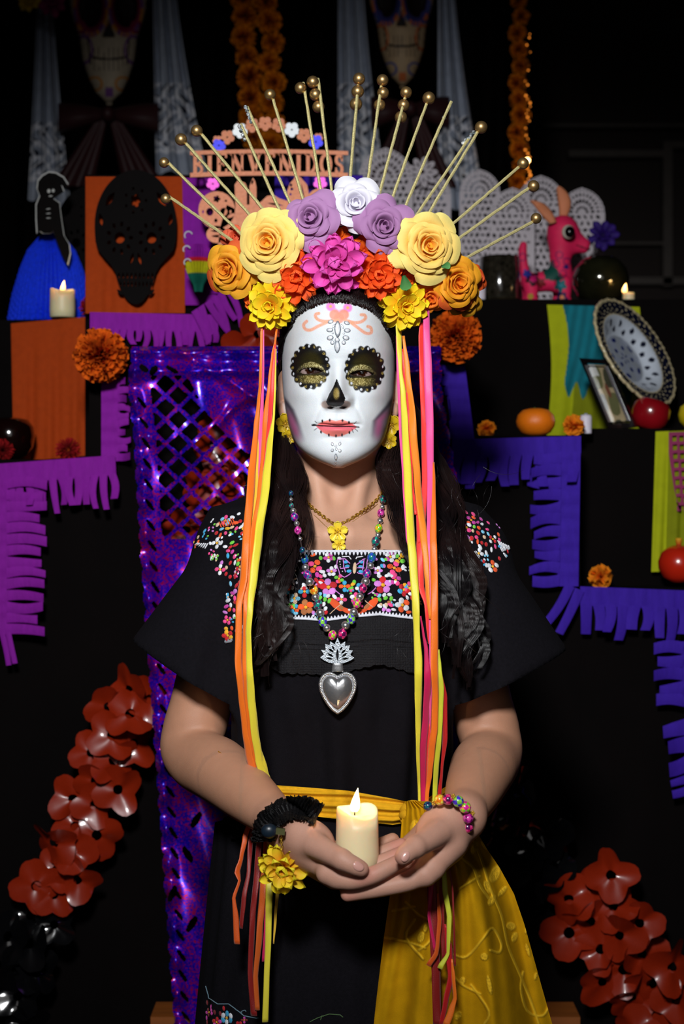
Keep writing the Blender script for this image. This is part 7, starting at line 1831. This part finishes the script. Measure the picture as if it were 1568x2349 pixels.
lat('small_candle', [(0, 0), (13, 0), (14, 3), (14, 34), (12, 38), (0, 36)], 1099, 690, 1.02, M_ww, 'small white candle beside the golden rose on the top shelf', 'candle')
lat('small_candle', [(0, 0), (13, 0), (13.5, 2), (13.5, 38), (11, 43), (6, 42), (3, 47), (0, 44)], 1343, 995, .70, M_ww, 'small white candle right of the orange paper flower', 'candle')
candle('led_candle', 1441, 704, 0.985, 27, 33, 'ivory candle with flame right of the glass vase', flame=(-10, 0), fh=22, fw=12, es=4, pw=.04, swoop=.05)
dahlia(empty('purple_flower', P(1382, 545, 1.2), 'dim purple silk flower behind the toy animal head', 'flower'), 1382, 540, 1.2, 38, '#1c0a4a', '#3a1a8a', [(6, .6, 50), (9, 1, 15)], seed=55, name='blossom', wd=.22, objs=False)
M_cl = mat('clementine_peel', '#f07a10', .4, spec=.5, var=.06, bump=.6, bscale=500)
lat('clementine', [(0, 4), (6, 1), (20, 0), (34, 8), (43, 22), (45, 33), (41, 48), (30, 59), (14, 63), (4, 61), (0, 60)], 1228, 1000, .69, M_cl, 'orange clementine on the right middle shelf', 'fruit')
lat('stem', [(0, 0), (3, 0), (3, 3), (1, 5), (0, 5)], 1226, 939, .69, mat('green_stem', '#3a5a1a', .7), parent=bpy.data.objects['clementine'], K=8)
M_ap = mat('red_apple_skin', '#8a0c16', .22, spec=.6, var=.25, vscale=20, coat=.5)
AP = [(0, 8), (8, 3), (18, 0), (32, 6), (44, 22), (48, 42), (46, 60), (36, 74), (20, 78), (8, 72), (0, 66)]
lat('red_apple', [(a * .93, b * .93) for a, b in AP], 1480, 986, .768, M_ap, 'dark red apple in front of the patterned plate', 'fruit', R=Matrix.Rotation(.3, 4, 'Y'))
lat('dark_apple', [(a * 1.2, b * 1.2) for a, b in AP], 22, 1052, .74, mat('dark_plum_skin', '#120403', .12, spec=.7, coat=1.0), 'very dark glossy fruit at the left picture edge', 'fruit')
M_pg = mat('pomegranate_skin', '#c02410', .25, spec=.6, var=.3, vscale=12, coat=.4)
pg = lat('pomegranate', [(0, 0), (18, 2), (36, 14), (46, 34), (47, 50), (40, 70), (26, 82), (12, 87), (0, 87)], 1556, 1338, .675, M_pg, 'red pomegranate at the right edge on the lowest shelf', 'fruit')
for k in range(6):
    a = 2 * math.pi * k / 6; V, Fc, C = spoon(18 * S(.675), 5 * S(.675), lin('#c03010'), lin('#e8b020'), .3, -.2)
    Rm = Matrix.Rotation(a, 3, 'Z') @ Matrix.Rotation(-1.25, 3, 'Y'); ob('calyx_tip', mesh([Rm @ Vector(q) + Vector((5 * S(.675) * math.cos(a), 5 * S(.675) * math.sin(a), 0)) for q in V], Fc, C), M_petal, pg, Matrix.Translation(P(1556, 1252, .675)))
lat('yellow_fruit', [(0, 0), (16, 2), (30, 18), (33, 34), (28, 52), (14, 62), (0, 64)], 1588, 985, .80, mat('yellow_peel', '#c8b010', .4, bump=.3, bscale=400), 'yellow fruit cut off by the right picture edge', 'fruit')
# patterned plate
yp2 = .84; s = S(yp2); R_ = 138 * s; nr, K = 60, 180; V = []; C = []
for i in range(nr + 1):
    t = i / nr
    for k in range(K):
        a = 2 * math.pi * k / K; sc_ = 1 + .025 * abs(math.sin(a * 14)) * sstep(.85, 1, np.array(t)); r = R_ * t * float(sc_)
        z = .004 + .018 * float(sstep(.45, .75, np.array(t))) + .006 * float(sstep(.8, 1, np.array(t))) + (.0018 * math.sin(a * 60) * math.sin(t * 120) if t > .74 else 0)
        V.append((r * math.cos(a), r * math.sin(a), z)); w_, b_c, bl = lin('#c8d0dc'), lin('#1c2c6a'), lin('#101428')
        c = w_
        if t > .74: c = bl if math.sin(a * 36) * math.sin(t * 60) > -.62 else lin('#d8c8a0')
        if t > .95 or .74 < t < .76: c = lin('#c8b890')
        if .50 < t < .72:
            da = (a * 26 / (2 * math.pi)) % 1 - .5; row = .56 if int(a * 26 / (2 * math.pi)) % 2 else .65
            if (da * 2 * math.pi / 26 * t) ** 2 + (t - row) ** 2 < .0017: c = bl
        if t < .45: c = [w_[q] * .6 + b_c[q] * .4 * (math.sin(a * 6 + t * 9) > 0) for q in range(3)]
        if t < .4 and math.sin(a * 5) * math.sin(t * 22) > .6: c = b_c
        C.append(c)
Fc = [[i * K + k, i * K + (k + 1) % K, (i + 1) * K + (k + 1) % K, (i + 1) * K + k] for i in range(nr) for k in range(K)]
Mp = Matrix.Translation(P(1424, 828, yp2)) @ Matrix.Rotation(-0.44, 4, 'Y') @ Matrix.Rotation(0.93, 4, 'Z') @ Matrix.Rotation(math.pi / 2 - .12, 4, 'X')
pl_ = ob('decorated_plate', mesh(V, Fc, C), vcmat('glazed_talavera', .15, .7, coat=1.0, var=.05), None, Mp); md = pl_.modifiers.new('thick', 'SOLIDIFY'); md.thickness = .004
tag(pl_, 'blue and white glazed plate with dotted rim leaning on the right shelf', 'plate')
# picture frame, leaning
q = [P(1333, 822, .800), P(1398, 826, .775), P(1462, 980, .752), P(1402, 986, .776)]
nrm = (q[1] - q[0]).cross(q[3] - q[0]).normalized()
if nrm.y > 0: nrm = -nrm
pf = empty('picture_frame', P(1430, 990, .765), 'black picture frame with a faded photo leaning before the plate', 'picture frame')
def quadat(s_, t_): return q[0] * (1 - s_) * (1 - t_) + q[1] * s_ * (1 - t_) + q[2] * s_ * t_ + q[3] * (1 - s_) * t_
def ring(o1, i1, h, m_, nm):
    A = Acc()
    for (a, b, c, d) in (((0, 0), (1, 0), (1, 0), (0, 0)),): pass
    oc = [(-o1, -o1), (1 + o1, -o1), (1 + o1, 1 + o1), (-o1, 1 + o1)]; ic = [(i1, i1 * .5), (1 - i1, i1 * .5), (1 - i1, 1 - i1 * .5), (i1, 1 - i1 * .5)]
    V = [quadat(*p) for p in oc] + [quadat(*p) for p in ic]; V = V + [v + nrm * h for v in V]
    Fc = []
    for k in range(4):
        j = (k + 1) % 4; Fc += [[8 + k, 8 + j, 12 + j, 12 + k], [k, 8 + k, 8 + j, j], [4 + k, 4 + j, 12 + j, 12 + k]]
    ob(nm, mesh(V, Fc, smooth=False), m_, pf)
ring(0, .14, .010, mat('black_frame_lacquer', '#0c0a0c', .2, coat=.8), 'outer_moulding'); ring(-.10, .20, .0115, M_silver, 'silver_inlay')
V = []; C = []
for i in range(30):
    for j in range(60):
        a, b = i / 29, j / 59; V.append(quadat(.17 + .66 * a, .08 + .84 * b) + nrm * .003); f = math.sin(a * 5 + b * 3) * math.sin(b * 7)
        c = lin('#5a5a3a') if f > .2 else lin('#9a8a6a') if f > -.3 else lin('#3a3a2c'); c = lin('#6a4030') if math.hypot((a - .5) * 1.2, (b - .45)) < .12 else c
        if a < .35 and b < .2: c = lin('#b8b8b4')
        C.append(c)
ob('photo_print', mesh(V, gridf(30, 60), C), vcmat('photo_print', .25, .5), pf)
# ------------------------------------------------------------------ plastic garlands of cut flowers
M_op = mat('orange_plastic_film', '#96260a', .35, spec=.5, var=.2, vscale=30, coat=.4, thin=.15); M_bp = mat('black_plastic_film', '#0a0a0c', .12, spec=.9, coat=1.0)
def tilemesh(seed):
    rnd = random.Random(seed); nr, K = 7, 40; V = []; p1, p2 = rnd.random() * 6, rnd.random() * 6
    for i in range(nr + 1):
        t = .22 + .78 * i / nr
        for k in range(K):
            a = 2 * math.pi * k / K; r = t * (1.0 + (.10 * abs(math.sin(a * 4)) - .17 * math.cos(4 * a)) * sstep(.5, 1, np.array(t)))
            V.append((float(r) * math.cos(a), float(r) * math.sin(a), .34 * t * t * math.cos(2 * a + p1) + .12 * t * math.sin(3 * a + p2) + .06 * abs(math.cos(a))))
    Fc = [[i * K + k, i * K + (k + 1) % K, (i + 1) * K + (k + 1) % K, (i + 1) * K + k] for i in range(nr) for k in range(K)]
    return mesh(V, Fc)
TM = {}
for nm, m_ in (('o', M_op), ('b', M_bp)):
    TM[nm] = [tilemesh(i) for i in range(5)]
    for t_ in TM[nm]: t_.materials.append(m_)
def pgar(label, pts, kind, rpx, y, across=2, cat='garland', seed=0):
    rnd = random.Random(seed); e = empty('plastic_garland', P(pts[0][0], pts[0][1], y), label, cat); L_ = 0; seg = []
    for a, b in zip(pts[:-1], pts[1:]): seg.append((a, b, math.hypot(b[0] - a[0], b[1] - a[1])))
    tot = sum(x[2] for x in seg); n = max(2, int(tot / (rpx * .80)))
    for i in range(n + 1):
        d = tot * i / n; k = 0
        while k < len(seg) - 1 and d > seg[k][2]: d -= seg[k][2]; k += 1
        a, b, l = seg[k]; ux, uy = (b[0] - a[0]) / l, (b[1] - a[1]) / l; cx, cyv = a[0] + ux * d, a[1] + uy * d
        for j in range(across + 1):
            o_ = (j - across / 2) * rpx * .78 + (rpx * .25 if i % 2 else -rpx * .25); u, v = cx - uy * o_ + rnd.uniform(-4, 4), cyv + ux * o_ + rnd.uniform(-4, 4); r = rpx * rnd.uniform(.68, .82) * S(y)
            ob('cut_flower', rnd.choice(TM[kind]), None, e, facing(P(u, v, y + rnd.uniform(-.012, .012)), rnd.uniform(-.5, .5), rnd.uniform(-.6, .6), math.atan2(-uy, ux) + rnd.uniform(-.3, .3), r))
    return e
pgar('orange plastic cut-flower garland slanting down at the lower left', [(308, 1585), (225, 1800), (118, 2050)], 'o', 66, .545, 1, seed=1)
pgar('black glossy plastic garland end at the lower left corner', [(80, 2105), (52, 2190), (15, 2340)], 'b', 66, .545, 1, seed=2)
pgar('orange plastic cut-flower garland seen through the banner lattice', [(600, 770), (560, 900), (530, 1050), (480, 1200), (430, 1330)], 'o', 66, .565, 1, seed=3)
pgar('orange plastic cut-flower garland behind her left arm', [(1030, 1560), (1060, 1680)], 'o', 60, .575, 1, seed=4)
pgar('black glossy plastic garland slanting right of the shawl', [(1150, 1840), (1205, 1915), (1262, 1990)], 'b', 66, .55, 1, seed=5)
pgar('orange plastic cut-flower garland slanting down at the lower right', [(1335, 2045), (1420, 2180), (1555, 2370)], 'o', 72, .545, 2, seed=6)
# low wooden plinth just showing at the bottom
a, b = P(345, 2333, .53), P(1330, 2333, .53)
V, Fc = boxg((a.x, .53, 0), (b.x, .605, a.z)); tag(ob('wooden_bench', mesh(V, Fc, smooth=False), mat('orange_wood', '#8a4a14', .6, var=.2, vscale=10, stretch=(1, 10, 10))), 'narrow wooden bench edge just visible behind the skirt', 'bench')
